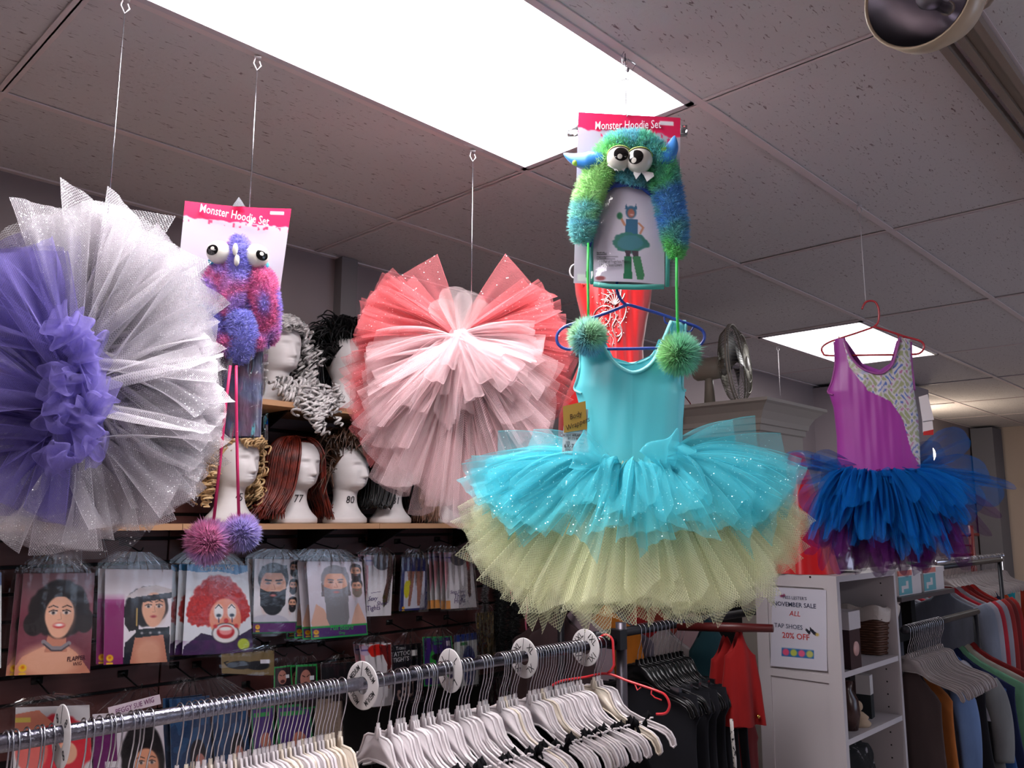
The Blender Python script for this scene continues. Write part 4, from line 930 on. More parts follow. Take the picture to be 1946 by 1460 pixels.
for (x, y), (ex, ey), w, m_ in (((1150, 890), (1085, 855), .08, TQ), ((1260, 880), (1245, 830), .09, TQ), ((1290, 850), (1322, 870), .03, TQ), ((1200, 900), (1195, 1000), .07, TQ), ((1240, 890), (1270, 1060), .06, TQ), ((1228, 915), (1232, 1010), .08, YE), ((1185, 905), (1150, 1020), .07, TQ)):
    part('tulle_bow', strip(FB, FB.L(x, y, -.09), FB.L(ex, ey, -.13), .02, w, .3, .008, 1.2, NP.rand()*6, loop=.03), m_, DB)
FP = Fr((2.676, .99, at_y(1680, 900, .99).z), None, face=.0)
DP = thing('purple_leotard_tutu', 'purple child leotard with a wispy blue and plum tulle skirt', 'dance dress', FP, 'hanging leotard dresses')
def skirt2(T, F, spec, seed):
    NP.seed(seed)
    for m_, n, xa, xb, ya, yb, w, y0, y1 in spec:
        for i in range(n):
            t = NP.rand(); ex = xa+(xb-xa)*t+NP.normal()*6; ey = NP.uniform(ya, yb)-((ex-1680)/190)**2*14
            x0 = 1665+max(-75, min(75, (ex-1680)*.5)); yd = NP.uniform(y0, y1)
            part('tulle_strip', strip(F, F.L(x0, 900+NP.uniform(-8, 8), yd*.25), F.L(ex, ey, yd), .02, w*NP.uniform(.7, 1.2), NP.uniform(-1, 1), NP.uniform(.008, .018), NP.uniform(1.5, 3.5), NP.rand()*6, bow=(0, 0, .02), corner=.3, curl=NP.uniform(-.03, .03)), mt[m_], T)
skirt2(DP, FP, [('P', 80, 1545, 1840, 1035, 1098, .08, -.25, .2), ('B', 90, 1550, 1855, 950, 1045, .065, -.28, -.05), ('B', 20, 1690, 1830, 1020, 1070, .05, -.28, -.15)], 3)
NP.seed(44)
for e, w, m_ in (((1500, 905), .10, 'B'), ((1490, 870), .07, 'B'), ((1545, 875), .10, 'B'), ((1520, 960), .12, 'B'), ((1530, 1000), .12, 'P'), ((1560, 900), .10, 'B'), ((1840, 830), .13, 'B'), ((1790, 850), .10, 'B'), ((1880, 900), .14, 'B'), ((1905, 950), .13, 'B'), ((1870, 960), .12, 'B'), ((1900, 985), .05, 'P'), ((1850, 990), .12, 'B'), ((1880, 1020), .05, 'P'), ((1830, 1010), .14, 'P'), ((1930, 925), .04, 'B'), ((1550, 1040), .14, 'P'), ((1800, 900), .12, 'B'), ((1830, 930), .12, 'B')):
    part('tulle_strip', strip(FP, FP.L(1670+(e[0]-1670)*.3, 900, 0), FP.L(*e, NP.uniform(-.1, .1)), .03, w, NP.uniform(-.4, .4), .012, 2, NP.rand()*6, bow=(0, 0, .01), corner=.35), mt[m_], DP)
for i in range(40):
    x = NP.uniform(1600, 1745); a = NP.uniform(-2.9, -.2)
    part('tulle_ruffle', strip(FP, FP.L(x, 905, -.06), FP.L(x+30*cos(a), 915-30*sin(a)*NP.uniform(-.3, 1.6), -.12), .03, .07, NP.uniform(-1.4, 1.4), .014, 2, NP.rand()*6, corner=.3), BL, DP)
# ================================================================= MONSTER SETS
FUR = mat('plush_fur', attr=True, rough=.7, sheen=.4)
_n = FUR.node_tree; _t = _n.nodes.new('ShaderNodeBsdfTranslucent'); _x = _n.nodes.new('ShaderNodeMixShader'); _x.inputs[0].default_value = .45
_n.links.new([q for q in _n.nodes if q.type == 'ATTRIBUTE'][0].outputs['Color'], _t.inputs[0]); _n.links.new(_n.nodes['Principled BSDF'].outputs[0], _x.inputs[1])
_n.links.new(_t.outputs[0], _x.inputs[2]); _n.links.new(_x.outputs[0], _n.nodes['Material Output'].inputs[0])
def vnoise(P, sc, seed):
    r = np.random.RandomState(seed); out = np.zeros(len(P))
    for k in range(5):
        d = r.normal(size=3); out += np.sin(P@d*sc+r.rand()*6)
    return out/5
def dye(P, cols, sc=70, seed=1):
    """tie-dyed pile: blends a list of colours by a smooth field"""
    t = np.clip(vnoise(P, sc, seed)*1.3+.5, 0, .999)*(len(cols)-1); i = t.astype(int); f = (t-i)[:, None]; c = np.array(cols)*.62+.38
    f = f*f*(3-2*f); C = c[i]*(1-f)+c[np.minimum(i+1, len(cols)-1)]*f
    return np.clip(C*NP.uniform(.85, 1.15, size=(len(P), 1)), 0, 1)
def fur_pts(mb, P, N_, cols, Lg, wd=.0007, down=.5, sc=70, seed=1, Cf=None, tipmix=.35):
    P = np.array(P); N_ = np.array(N_); N_ = N_+NP.normal(size=N_.shape)*.35; N_ /= np.linalg.norm(N_, axis=1)[:, None]
    C = dye(P, cols, sc, seed) if Cf is None else Cf
    b = np.zeros_like(P); b[:, 2] = -down
    mb.blades(P, N_, NP.uniform(.6, 1.2, len(P))*Lg, wd, C, bend=b*Lg)
def pom(F, c, r, cols, parent, n=3800, seed=1, sc=60, L=.0):
    mb = MB(); core = MB(); NP.seed(seed)
    v = NP.normal(size=(n, 3)); v /= np.linalg.norm(v, axis=1)[:, None]; P = np.array(c)+v*r*.55
    C = dye(v*1.0, np.array(cols)*.82+.18, sc, seed)
    mb.blades(P, (v+NP.normal(size=v.shape)*.15), NP.uniform(.38, .55, n)*r, .0009, C, bend=NP.normal(size=v.shape)*.002)
    K = np.zeros((13, 20, 3)); 
    for i in range(13):
        for j in range(20): K[i, j] = (sin(pi*i/12)*cos(2*pi*j/20), sin(pi*i/12)*sin(2*pi*j/20), cos(pi*i/12))
    core.grid(K*r*.72+np.array(c), dye(K.reshape(-1, 3), cols, sc, seed).reshape(13, 20, 3)*.8, wrap=True)
    o = part('pompom', core, FUR, parent); part('pile', mb, FUR, o, False, kind='stuff')
    return o
def furtube(body, fur, pts, rad, cols, Lg, n, sc=70, seed=1, flat=.6, down=.6, along=False):
    """plush limb along a path (local points), radii per point"""
    P = [Vector(p) for p in smooth_path(pts, 5)]; R = np.interp(np.linspace(0, 1, len(P)), np.linspace(0, 1, len(rad)), rad)
    m = len(P); G = np.zeros((m, 16, 3)); NN = np.zeros((m, 16, 3))
    for i in range(m):
        t = (P[min(i+1, m-1)]-P[max(i-1, 0)]).normalized(); a = t.cross(Vector((0, 1, 0))).normalized(); b = Vector((0, 1, 0))
        e = 1-abs(2*i/(m-1)-1)**8
        for j in range(16):
            q = 2*pi*j/16; nn = a*cos(q)+b*sin(q)*flat; G[i, j] = P[i]+nn*R[i]*max(.15, e); NN[i, j] = nn
    def shade(Q, t):
        if not along: return dye(Q, cols, sc, seed)
        q = np.clip(t+vnoise(Q, sc*1.3, seed)*.22, 0, .999)*(len(cols)-1); i_ = q.astype(int); f_ = (q-i_)[:, None]; c = np.array(cols)*.75+.25
        return np.clip((c[i_]*(1-f_)+c[np.minimum(i_+1, len(cols)-1)]*f_)*NP.uniform(.85, 1.15, size=(len(Q), 1)), 0, 1)
    body.grid(G, shade(G.reshape(-1, 3), np.repeat(np.arange(m)/(m-1), 16)).reshape(m, 16, 3), wrap=True)
    ii = NP.uniform(0, m-1.001, n); jj = NP.randint(0, 16, n); i0 = ii.astype(int); f = (ii-i0)[:, None]
    j1 = (jj+1) % 16; g = NP.rand(n)[:, None]
    PP = (G[i0, jj]*(1-f)+G[i0+1, jj]*f)*(1-g)+(G[i0, j1]*(1-f)+G[i0+1, j1]*f)*g; Nn = NN[i0, jj]*(1-g)+NN[i0, j1]*g
    fur_pts(fur, PP, Nn, cols, Lg, down=down, sc=sc, seed=seed, Cf=shade(PP, ii/(m-1)))
def card_canvas():
    c = Canvas(110, 40, (.86, .12, .33)); return c
def setcard(F, c4, T, dy, curve=None, bar=.10):
    """header card with a torn-brush pink band"""
    cv = Canvas(100, 170, (.72, .69, .74)); n = cv.noise(9, 4)*.5+cv.noise(28, 5)*.5
    edge = bar+.035*(n-.4)+.02*(cv.X-.2); cv.mix(np.clip((edge-cv.Y)*160, 0, 1), (.88, .13, .34)); cv.mix((cv.noise(34, 7) > .72)*(abs(cv.Y-edge-.02) < .018), (.88, .13, .34), .8)
    cv.rect(.80, .028, .93, .052, (.93, .90, .93)); cv.rect(.04, .945, .30, .985, (.8, .82, .80)); 
    for k in range(11): cv.rect(.12+k*.022, .93, .12+k*.022+(.006 if k % 3 else .012), .965, (.12, .12, .14))
    for k in range(6): cv.rect(.80, .86+k*.018, .97, .866+k*.018, (.55, .6, .6))
    P = [tuple(F.L(*p, dy)) for p in c4]
    return part('header_card', printed(cv, P, 0, .001, curve), PRINT, T)
# ---- green set
p = Vector((1.409, 1.009, 0)); FG = Fr((p.x, p.y, at_y(1190, 235, p.y).z)); G_ = FG.L; u = FG.s
T = thing('monster_costume_set', 'green and blue shaggy monster hood with two horns hung on its display card', 'costume set', FG, 'carded monster hoods')
setcard(FG, [(1099, 213), (1293, 224), (1290, 545), (1090, 538)], T, 0)
WT = mat('white_ink', (.97, .95, .97), .4)
lettering('Monster Hoodie Set', G_(1193, 238, -.003), 17*u, WT, T, rot=.045, sx=.64, bold=.003)
GREENS = [(.20, .52, .85), (.22, .78, .72), (.30, .84, .58), (.52, .90, .45), (.70, .95, .50)]
hood = MB(); fur = MB(); NP.seed(3)
dy = -.035
furtube(hood, fur, [G_(1206, 285, dy), G_(1165, 290, dy), G_(1130, 345, dy), G_(1112, 400, dy), G_(1104, 462, dy)], [24*u, 26*u, 22*u, 21*u, 19*u], [(.22, .76, .58), (.40, .88, .45), (.66, .95, .52), (.70, .95, .58), (.35, .74, .86), (.50, .85, .75)], .015, 9000, 42, 5, along=True)
furtube(hood, fur, [G_(1206, 285, dy), G_(1245, 300, dy), G_(1266, 360, dy), G_(1280, 430, dy), G_(1286, 490, dy)], [24*u, 27*u, 22*u, 20*u, 13*u], [(.22, .72, .80), (.30, .78, .82), (.32, .85, .50), (.16, .50, .86), (.22, .60, .80), (.40, .88, .42)], .015, 9000, 40, 8, along=True)
furtube(hood, fur, [G_(1150, 286, dy), G_(1180, 276, dy), G_(1220, 276, dy), G_(1250, 296, dy)], [20*u, 24*u, 24*u, 18*u], [(.16, .72, .55), (.20, .80, .62), (.25, .75, .85)], .013, 5000, 45, 2)
furtube(hood, fur, [G_(1165, 325, dy+.005), G_(1195, 335, dy), G_(1240, 345, dy+.005)], [10*u, 14*u, 12*u], [(.15, .60, .70), (.18, .72, .80)], .010, 1800, 45, 9)
b = part('hood', hood, FUR, T); part('fur', fur, FUR, b, False, kind='stuff')
SB = mat('blue_satin', (.20, .55, .88), .35, sheen=.3); YG = mat('lime_spot', (.62, .80, .30), .5)
def horn(pts, rad, spots):
    mb = MB(); P = smooth_path(pts, 5); mb.tube(P, np.interp(np.linspace(0, 1, len(P)), np.linspace(0, 1, len(rad)), rad), 14, flat=.7)
    o = part('horn', mb, SB, T)
    for s, r in spots: part('spot', MB().ball(tuple(s), (r, .007, r), 14, 8), YG, o)
horn([G_(1147, 300, dy), G_(1118, 306, dy), G_(1092, 302, dy), G_(1071, 292, dy)], [19*u, 24*u, 15*u, 1.5*u], [(G_(1094, 309, dy-.010), 6.5*u)])
horn([G_(1246, 315, dy), G_(1262, 300, dy), G_(1276, 280, dy), G_(1282, 258, dy)], [16*u, 24*u, 15*u, 1.2*u], [(G_(1262, 287, dy-.011), 7.5*u)])
EYEW = mat('eye_white', (.86, .84, .80), .3, coat=.4); EYEB = mat('eye_black', (.02, .02, .02), .15, coat=.6); LID = mat('lime_lid', (.80, .85, .45), .5)
def capmesh(c, r, x, z, pr, lift=1.03):
    P = np.zeros((7, 24, 3))
    for i in range(7):
        for j in range(24):
            q = pr*i/6; X, Z = x+q*cos(2*pi*j/24), z+q*sin(2*pi*j/24); P[i, j] = (c[0]+r*X, c[1]-r*.8*lift*sqrt(max(0, 1-X*X-Z*Z)), c[2]+r*Z)
    return MB().grid(P, wrap=True)
def eye(c, r, px_, pz_, pr, T, lid=True, gx=-.1, gz=-.25):
    """px_,pz_,pr: pupil centre and radius as fractions of the eye radius"""
    o = part('eye', MB().ball(tuple(c), (r, r*.8, r), 28, 18), EYEW, T)
    part('pupil', capmesh(c, r, px_, pz_, pr), EYEB, o); part('glint', capmesh(c, r, px_+gx, pz_+gz, pr*.34, 1.06), EYEW, o)
    if lid:
        P = np.zeros((9, 24, 3))
        for i in range(9):
            for j in range(24):
                q = pi*j/23; t = i/8*.95; k = 1.07; P[i, j] = (c[0]+r*k*cos(q)*cos(t*.5), c[1]+r*.3-r*1.12*sin(t)*sin(q)**.7, c[2]+r*(.30+.80*sin(q)*cos(t*.95))*1.0)
        m_ = MB(); m_.grid(P); part('eyelid', m_, LID, o)
E1 = G_(1177, 301, dy-.022); E2 = G_(1215, 305, dy-.024)
eye(E1, 23*u, .15, .05, .58, T); eye(E2, 24*u, -.26, .0, .56, T, gx=-.16, gz=-.28)
te = MB()
for pts in ([(1155, 336), (1163, 330), (1176, 347)], [(1160, 333), (1196, 331), (1186, 347), (1178, 340), (1170, 346)], [(1205, 338), (1224, 342), (1209, 362), (1204, 352)], [(1216, 346), (1240, 350), (1242, 356), (1229, 366), (1223, 354)]):
    te.prism([tuple(G_(x, y, 0))[::2] for x, y in pts], dy-.026, dy-.023)
part('felt_teeth', te, mat('white_felt', (.93, .92, .93), .8), T, False)
mo = MB(); mo.tube([tuple(G_(x, y, dy+.012)) for x, y in ((1148, 362), (1165, 350), (1195, 348), (1225, 356), (1250, 376))], 11*u, 10, flat=.5); part('mouth_lining', mo, mat('royal_blue_lining', (.10, .25, .62), .6), T)
ln = MB(); ln.tube([tuple(G_(x, y, dy+.014)) for x, y in ((1262, 400), (1262, 440), (1268, 470), (1276, 490))], [6*u, 8*u, 7*u, 3*u], 8); ln.tube([tuple(G_(x, y, dy+.014)) for x, y in ((1130, 400), (1124, 440), (1118, 468))], [3*u, 7*u, 5*u], 8); part('flap_lining', ln, mat('royal_blue_lining'), T)
# clear pouch with the printed insert
cv = Canvas(96, 150, (.80, .77, .84)); cv.ell(.55, .45, .3, .25, (.86, .83, .88), .8, soft=.2)
g1, g2, g3 = (.25, .50, .45), (.22, .42, .55), (.16, .45, .32)
cv.poly([(.46, .20), (.49, .26), (.44, .26)], g2); cv.poly([(.60, .20), (.56, .26), (.62, .26)], g2); cv.ell(.53, .29, .075, .065, g2); cv.ell(.53, .30, .05, .045, (.68, .42, .36)); cv.ell(.54, .315, .02, .006, (.9, .8, .8))
cv.line([(.38, .34), (.44, .42), (.52, .45)], .035, (.78, .55, .45)); cv.ell(.37, .33, .04, .035, g3); cv.line([(.64, .40), (.70, .44), (.66, .50)], .03, (.78, .55, .45))
cv.poly([(.46, .36), (.62, .36), (.62, .56), (.44, .56)], g2); cv.curly(.52, .60, .25, .11, (.25, .47, .47), seed=8, amp=.12, c2=(.20, .52, .40)); cv.curly(.52, .60, .18, .08, (.28, .50, .55), seed=18)
cv.poly([(.45, .68), (.53, .68), (.52, .76), (.46, .76)], (.3, .25, .3)); cv.poly([(.54, .68), (.63, .68), (.64, .76), (.57, .76)], (.3, .25, .3))
cv.poly([(.44, .74), (.54, .74), (.55, .965), (.43, .965)], g3); cv.poly([(.55, .74), (.66, .73), (.72, .92), (.70, .965), (.62, .965)], (.25, .50, .35))
for k, w in enumerate((.12, .14, .30, .26)): cv.rect(.05, .70+k*.022, .05+w, .706+k*.022, (.3, .28, .34))
cv.ell(.11, .965, .065, .022, (.55, .16, .20))
PT = [tuple(G_(*p, -.012)) for p in [(1130, 352), (1262, 356), (1263, 542), (1127, 535)]]
mbp = printed(cv, PT, .010, .001)
# round the top of the insert like its arch window
V = np.array(mbp.v); xc = (PT[0][0]+PT[1][0])/2; hw = (PT[1][0]-PT[0][0])/2; zt = PT[0][2]
k = np.clip((V[:, 2]-(zt-.045))/.045, 0, 1); lim = hw*np.sqrt(np.clip(1-k**2*.9, 0, 1)); V[:, 0] = xc+(V[:, 0]-xc)*lim/hw; mbp.v = [tuple(v) for v in V]
part('printed_insert', mbp, PRINT, T)
for s, y_, h in (('Includes:', 482, 6.5), ('1 Hoodie', 490, 5.5), ('1 Pair of Fingerless Mittens', 497, 5.5), ('1 Pair of Boot Covers', 504, 5.5)):
    lettering(s, G_(1132+len(s)*1.35, y_, -.0245), h*u, INK, T, rot=.03, sx=.62)
fl = MB(); NX, NZ = 20, 24; P = np.zeros((NZ, NX, 3))
for i in range(NZ):
    for j in range(NX):
        a, b_ = j/(NX-1), i/(NZ-1); q = G_(1124+142*a, 350+200*b_-(1-b_)*22*sin(pi*a), 0); P[i, j] = (q.x, -.030-.010*sin(pi*a)-.002*sin(a*9+b_*13)-.002*sin(b_*21+a*4), q.z)
fl.grid(P); part('clear_pouch', fl, FILM, T)
rl = MB(); rl.tube([tuple(G_(x, y, -.018)) for x, y in ((1128, 540), (1160, 545), (1210, 546), (1262, 545))], 6*u, 10, flat=.8); rl.tube([tuple(G_(x, y, -.010)) for x, y in ((1126, 420), (1123, 480), (1125, 540))], 4*u, 8); rl.tube([tuple(G_(x, y, -.010)) for x, y in ((1266, 420), (1269, 480), (1268, 545))], 4*u, 8)
part('folded_garment', rl, mat('teal_cloth', (.28, .66, .62), .6, sheen=.3), T)
GC = mat('green_cord', (.25, .80, .35), .5)
part('cord', MB().tube([tuple(G_(x, y, -.045)) for x, y in ((1118, 462), (1117, 520), (1118, 575), (1118, 615))], 2.4*u, 8), GC, T)
part('cord', MB().tube([tuple(G_(x, y, -.045)) for x, y in ((1286, 490), (1286, 540), (1287, 600), (1290, 650))], 2.6*u, 8), GC, T)
pom(FG, G_(1117, 640, -.055), 37*u, [(.20, .66, .86), (.40, .85, .82), (.55, .90, .60)], T, seed=2, sc=1.3)
pom(FG, G_(1290, 674, -.055), 40*u, [(.45, .90, .35), (.25, .82, .50), (.35, .85, .68)], T, seed=4, sc=1.3)
# clips of a clear hanger standing out behind the card
hg = MB()
for a, b_ in ((1078, 1100), (1288, 1306)):
    q0, q1 = G_(a, 236, .01), G_(b_, 262, .02); hg.box(((q0.x+q1.x)/2, .015, (q0.z+q1.z)/2), (abs(q1.x-q0.x), .014, .020))
hg.tube([tuple(G_(1090, 240, .02)), tuple(G_(1190, 225, .02)), tuple(G_(1300, 250, .02))], .003, 8)
t = single('clear_hanger', hg, mat('clear_plastic', (.93, .93, .95), .08, trans=.85, ior=1.45), 'clear plastic clip hanger sticking out behind the green monster card', 'hanger', FG)
rg = MB(); rg.tube([tuple(G_(1092+9*cos(a), 516+13*sin(a), .015)) for a in np.linspace(0, 2*pi, 20)[:-1]], .0018, 6, closed=True); single('white_ring', rg, WHITEP, 'small white plastic ring behind the lower left of the green monster card', 'ring', FG)
# hook and wire
rodT = thing('hanging_wire', 'twisted steel wire and hook carrying the green monster set', 'hanging wire', FG, 'wires hanging from the ceiling grid')
w = MB(); w.tube([tuple(G_(x, y, -.004)) for x, y in ((1188, 102), (1189, 150), (1190, 218))], .0011, 6)
w.tube([tuple(G_(x, y, -.004)) for x, y in smooth_path([(1170, 166), (1173, 158), (1184, 152), (1195, 152), (1205, 162), (1208, 178), (1203, 196), (1193, 212), (1192, 222)], 4)], .0010, 6)
w.tube([tuple(G_(x, y, -.004)) for x, y in ((1186, 98), (1182, 105), (1183, 120), (1191, 124), (1193, 112), (1208, 122), (1198, 140), (1190, 150))], .0010, 6)
part('wire', w, STEEL, rodT); part('bead', MB().ball(tuple(G_(1193, 133, -.004)), (.004, .003, .006), 10, 8).ball(tuple(G_(1187, 113, -.004)), (.004, .003, .005), 10, 8), mat('grey_bead', (.45, .42, .45), .4), rodT)
# ---- purple set
FV = Fr((.853, 1.613, at_y(455, 395, 1.613).z)); V_ = FV.L; u = FV.s
rod(FV, 'ceiling_wire', 0, 0, (456, 392), 'steel wire holding the purple monster set')
T = thing('monster_costume_set', 'purple and pink furry monster hood with bulging eyes hung on its display card', 'costume set', FV, 'carded monster hoods')
curl = lambda a, b_: .008*(1-b_)*(np.cos(pi*(a-.5)*1.2)-1)-.020*(1-a)**3*b_
setcard(FV, [(352, 385), (553, 400), (520, 640), (330, 618)], T, .0, curl, .13)
lettering('Monster Hoodie Set', V_(446, 409, -.016), 17*u, WT, T, rot=.10, sx=.64, bold=.003)
tri = MB(); tri.prism([tuple(V_(x, y, 0))[::2] for x, y in ((454, 378), (466, 396), (441, 396))], -.012, -.008); part('hang_tab', tri, STEEL, T, False)
PCOL = [(.38, .36, .85), (.48, .42, .90), (.75, .35, .75), (.85, .18, .52), (.62, .40, .85)]
hood = MB(); fur = MB(); NP.seed(9); dy = -.03
furtube(hood, fur, [V_(452, 446, dy), V_(455, 475, dy-.01), V_(452, 510, dy-.01), V_(440, 560, dy-.01), V_(432, 620, dy)], [11*u, 20*u, 20*u, 22*u, 24*u], PCOL, .010, 6000, 38, 4)
furtube(hood, fur, [V_(432, 500, dy), V_(412, 540, dy), V_(405, 590, dy), V_(408, 640, dy), V_(415, 668, dy)], [18*u, 24*u, 22*u, 20*u, 16*u], PCOL, .011, 6500, 34, 6)
furtube(hood, fur, [V_(470, 500, dy), V_(493, 535, dy), V_(503, 580, dy), V_(510, 625, dy), V_(512, 655, dy)], [18*u, 27*u, 26*u, 17*u, 12*u], [(.42, .38, .88), (.85, .15, .45), (.75, .15, .5), (.42, .38, .88)], .011, 7000, 34, 12)
furtube(hood, fur, [V_(450, 590, dy-.015), V_(462, 640, dy-.015), V_(450, 690, dy-.012)], [20*u, 24*u, 16*u], [(.35, .36, .82), (.42, .42, .88), (.6, .38, .8)], .010, 4500, 30, 3)
furtube(hood, fur, [V_(400, 640, dy-.005), V_(430, 655, dy-.01), V_(470, 648, dy-.012), V_(512, 652, dy-.005)], [14*u, 18*u, 16*u, 12*u], PCOL, .010, 3500, 34, 15)
b = part('hood', hood, FUR, T); part('fur', fur, FUR, b, False, kind='stuff')
eye(V_(416, 480, dy-.01), 22*u, -.5, -.02, .45, T, False, 0, .12); eye(V_(487, 487, dy-.01), 23*u, .42, -.05, .46, T, False, -.02, .06)
be = MB(); be.ball(tuple(V_(447, 474, dy-.033)), (5*u, .006, 12*u), 12, 8); be.ball(tuple(V_(450, 495, dy-.033)), (5*u, .006, 11*u), 12, 8); part('felt_teeth', be, EYEW, T)
part('cyan_tuft', MB().ball(tuple(V_(503, 506, dy)), (9*u, .012, 10*u), 12, 8), mat('cyan_plush', (.10, .72, .85), .8, sheen=.5), T)
part('cyan_tuft', MB().ball(tuple(V_(404, 496, dy)), (8*u, .012, 9*u), 12, 8), mat('cyan_plush'), T)
sl = MB(); P = np.zeros((22, 30, 3)); 
for i in range(22):
    for j in range(30):
        a, q = i/21, 2*pi*j/30; cx, cz = 459-3*a, 660+172*a; hw = 41+1.5*sin(a*5); pp = V_(cx+hw*cos(q), cz, 0); P[i, j] = (pp.x, -.012+.022*sin(q)+.003*sin(9*q), pp.z)
sl.grid(P, dye(P.reshape(-1, 3), [(.28, .28, .62), (.25, .18, .5), (.55, .15, .45), (.38, .12, .4), (.3, .35, .75)], 30, 5).reshape(22, 30, 3)*.55, wrap=True)
part('leg_warmer', sl, mat('plush_dyed', attr=True, rough=.8, sheen=.5, bump=(90, .8, .006, (1, 1, .25))), T)
fm = MB(); P = np.zeros((24, 26, 3))
for i in range(24):
    for j in range(26):
        a, b_ = i/23, j/25; pp = V_(414+94*b_, 658+182*a, 0); P[i, j] = (pp.x, -.038-.016*sin(pi*b_)-.004*sin(b_*23+a*3)*sin(a*4+.5)-.003*sin(a*19+b_*7), pp.z)
fm.grid(P); part('clear_sleeve', fm, FILM, T)
MC = mat('magenta_cord', (.90, .20, .45), .5)
part('cord', MB().tube([tuple(V_(x, y, -.055)) for x, y in ((438, 695), (430, 760), (418, 880), (405, 1000))], 2.6*u, 8), MC, T)
part('cord', MB().tube([tuple(V_(x, y, -.055)) for x, y in ((449, 695), (449, 760), (451, 880), (454, 985))], 2.6*u, 8), MC, T)
pom(FV, V_(458, 1013, -.050), 35*u, [(.42, .42, .90), (.55, .45, .90), (.85, .32, .65)], T, seed=7, sc=1.5)
pom(FV, V_(396, 1030, -.062), 41*u, [(.88, .25, .58), (.85, .22, .55), (.70, .40, .80)], T, seed=5, sc=1.2)
# ================================================================= LEOTARDS AND THEIR HANGERS
def bodice(F, T, outL, outR, neckL, neckR, zbot, m_, name, depth=.035, back=None, cols=None, yc=0.0, nrow=44, nc=14, side=-1, wr=.0009):
    """half-shell front (side -1) or back (side +1) of a leotard; outlines are functions px(y)"""
    ys = np.linspace(outL[0][1], zbot, nrow); yn = neckL[-1][1]
    fx = lambda tab, y: float(np.interp(y, [t[1] for t in tab], [t[0] for t in tab]))
    mb = MB(); rows = []
    for half in (0, 1):
        P = np.zeros((nrow, nc, 3)); Cc = np.ones((nrow, nc, 3))
        for i, y in enumerate(ys):
            xl, xr = fx(outL, y), fx(outR, y); mid = (neckL[-1][0]+neckR[-1][0])/2
            nl, nr = (fx(neckL, y), fx(neckR, y)) if y < yn else (mid, mid)
            for j in range(nc):
                t = j/(nc-1); x = xl+(nl-xl)*t if half == 0 else nr+(xr-nr)*t
                w = 2*(x-xl)/(xr-xl)-1; q = F.L(x, y, 0)
                P[i, j] = (q.x, yc+side*depth*sqrt(max(0, 1-w*w))+wr*(sin(x*.17+y*.02)+.6*sin(x*.41-y*.03))*min(1, (zbot-y)/60.)*(1-w*w), q.z)
                if cols: Cc[i, j] = cols(x, y)
        mb.grid(P, Cc if cols else None)
    return part(name, mb, m_, T)
def trim(F, T, pts, r, m_, y=-.03, name='binding', yf=None):
    P = smooth_path([(x, y_) for x, y_ in pts], 5); L = []
    for k, (x, y_) in enumerate(P): q = F.L(x, y_, 0); L.append((q.x, (yf(x, y_) if yf else y), q.z))
    return part(name, MB().tube(L, r, 8, flat=.6), m_, T)
def shell_y(outL, outR, depth, yc=0, side=-1):
    fx = lambda tab, y: float(np.interp(y, [t[1] for t in tab], [t[0] for t in tab]))
    return lambda x, y: yc+side*(depth+.002)*sqrt(max(0, 1-(2*(x-fx(outL, y))/(fx(outR, y)-fx(outL, y))-1)**2))
# ---- turquoise leotard
F = FB
LY = mat('turquoise_lycra', (.42, .90, .94), .35, sheen=.4, spec=.6); LYD = mat('turquoise_binding', (.55, .92, .94), .5, sheen=.3)
oL = [(1100, 640), (1103, 690), (1092, 738), (1098, 760), (1108, 800), (1118, 850), (1122, 890)]
oR = [(1304, 615), (1300, 670), (1297, 735), (1302, 745), (1298, 800), (1297, 850), (1294, 890)]
nL = [(1146, 640), (1150, 668), (1170, 695), (1202, 715)]; nR = [(1267, 615), (1257, 660), (1238, 695), (1202, 715)]
nLb = [(1147, 640), (1165, 675), (1202, 685)]; nRb = [(1262, 615), (1240, 670), (1202, 685)]
bodice(F, DB, oL, oR, nLb, nRb, 890, LY, 'back_panel', .018, yc=.012, side=1)
bodice(F, DB, oL, oR, nL, nR, 892, LY, 'front_panel', .030, yc=.0)
sy = shell_y(oL, oR, .030); sb = shell_y(oL, oR, .018, .012, 1)
trim(F, DB, [(1140, 640), (1148, 665), (1168, 694), (1202, 713), (1236, 697), (1256, 660), (1275, 615)], .0050, LYD, yf=sy)
trim(F, DB, [(1148, 668), (1170, 682), (1202, 686), (1236, 674), (1250, 655)], .0040, LYD, yf=sb)
trim(F, DB, [(1101, 645), (1103, 690), (1098, 720), (1092, 740), (1106, 750)], .0036, LYD, yf=sy); trim(F, DB, [(1304, 616), (1300, 670), (1297, 735), (1304, 742)], .0036, LYD, yf=sy)
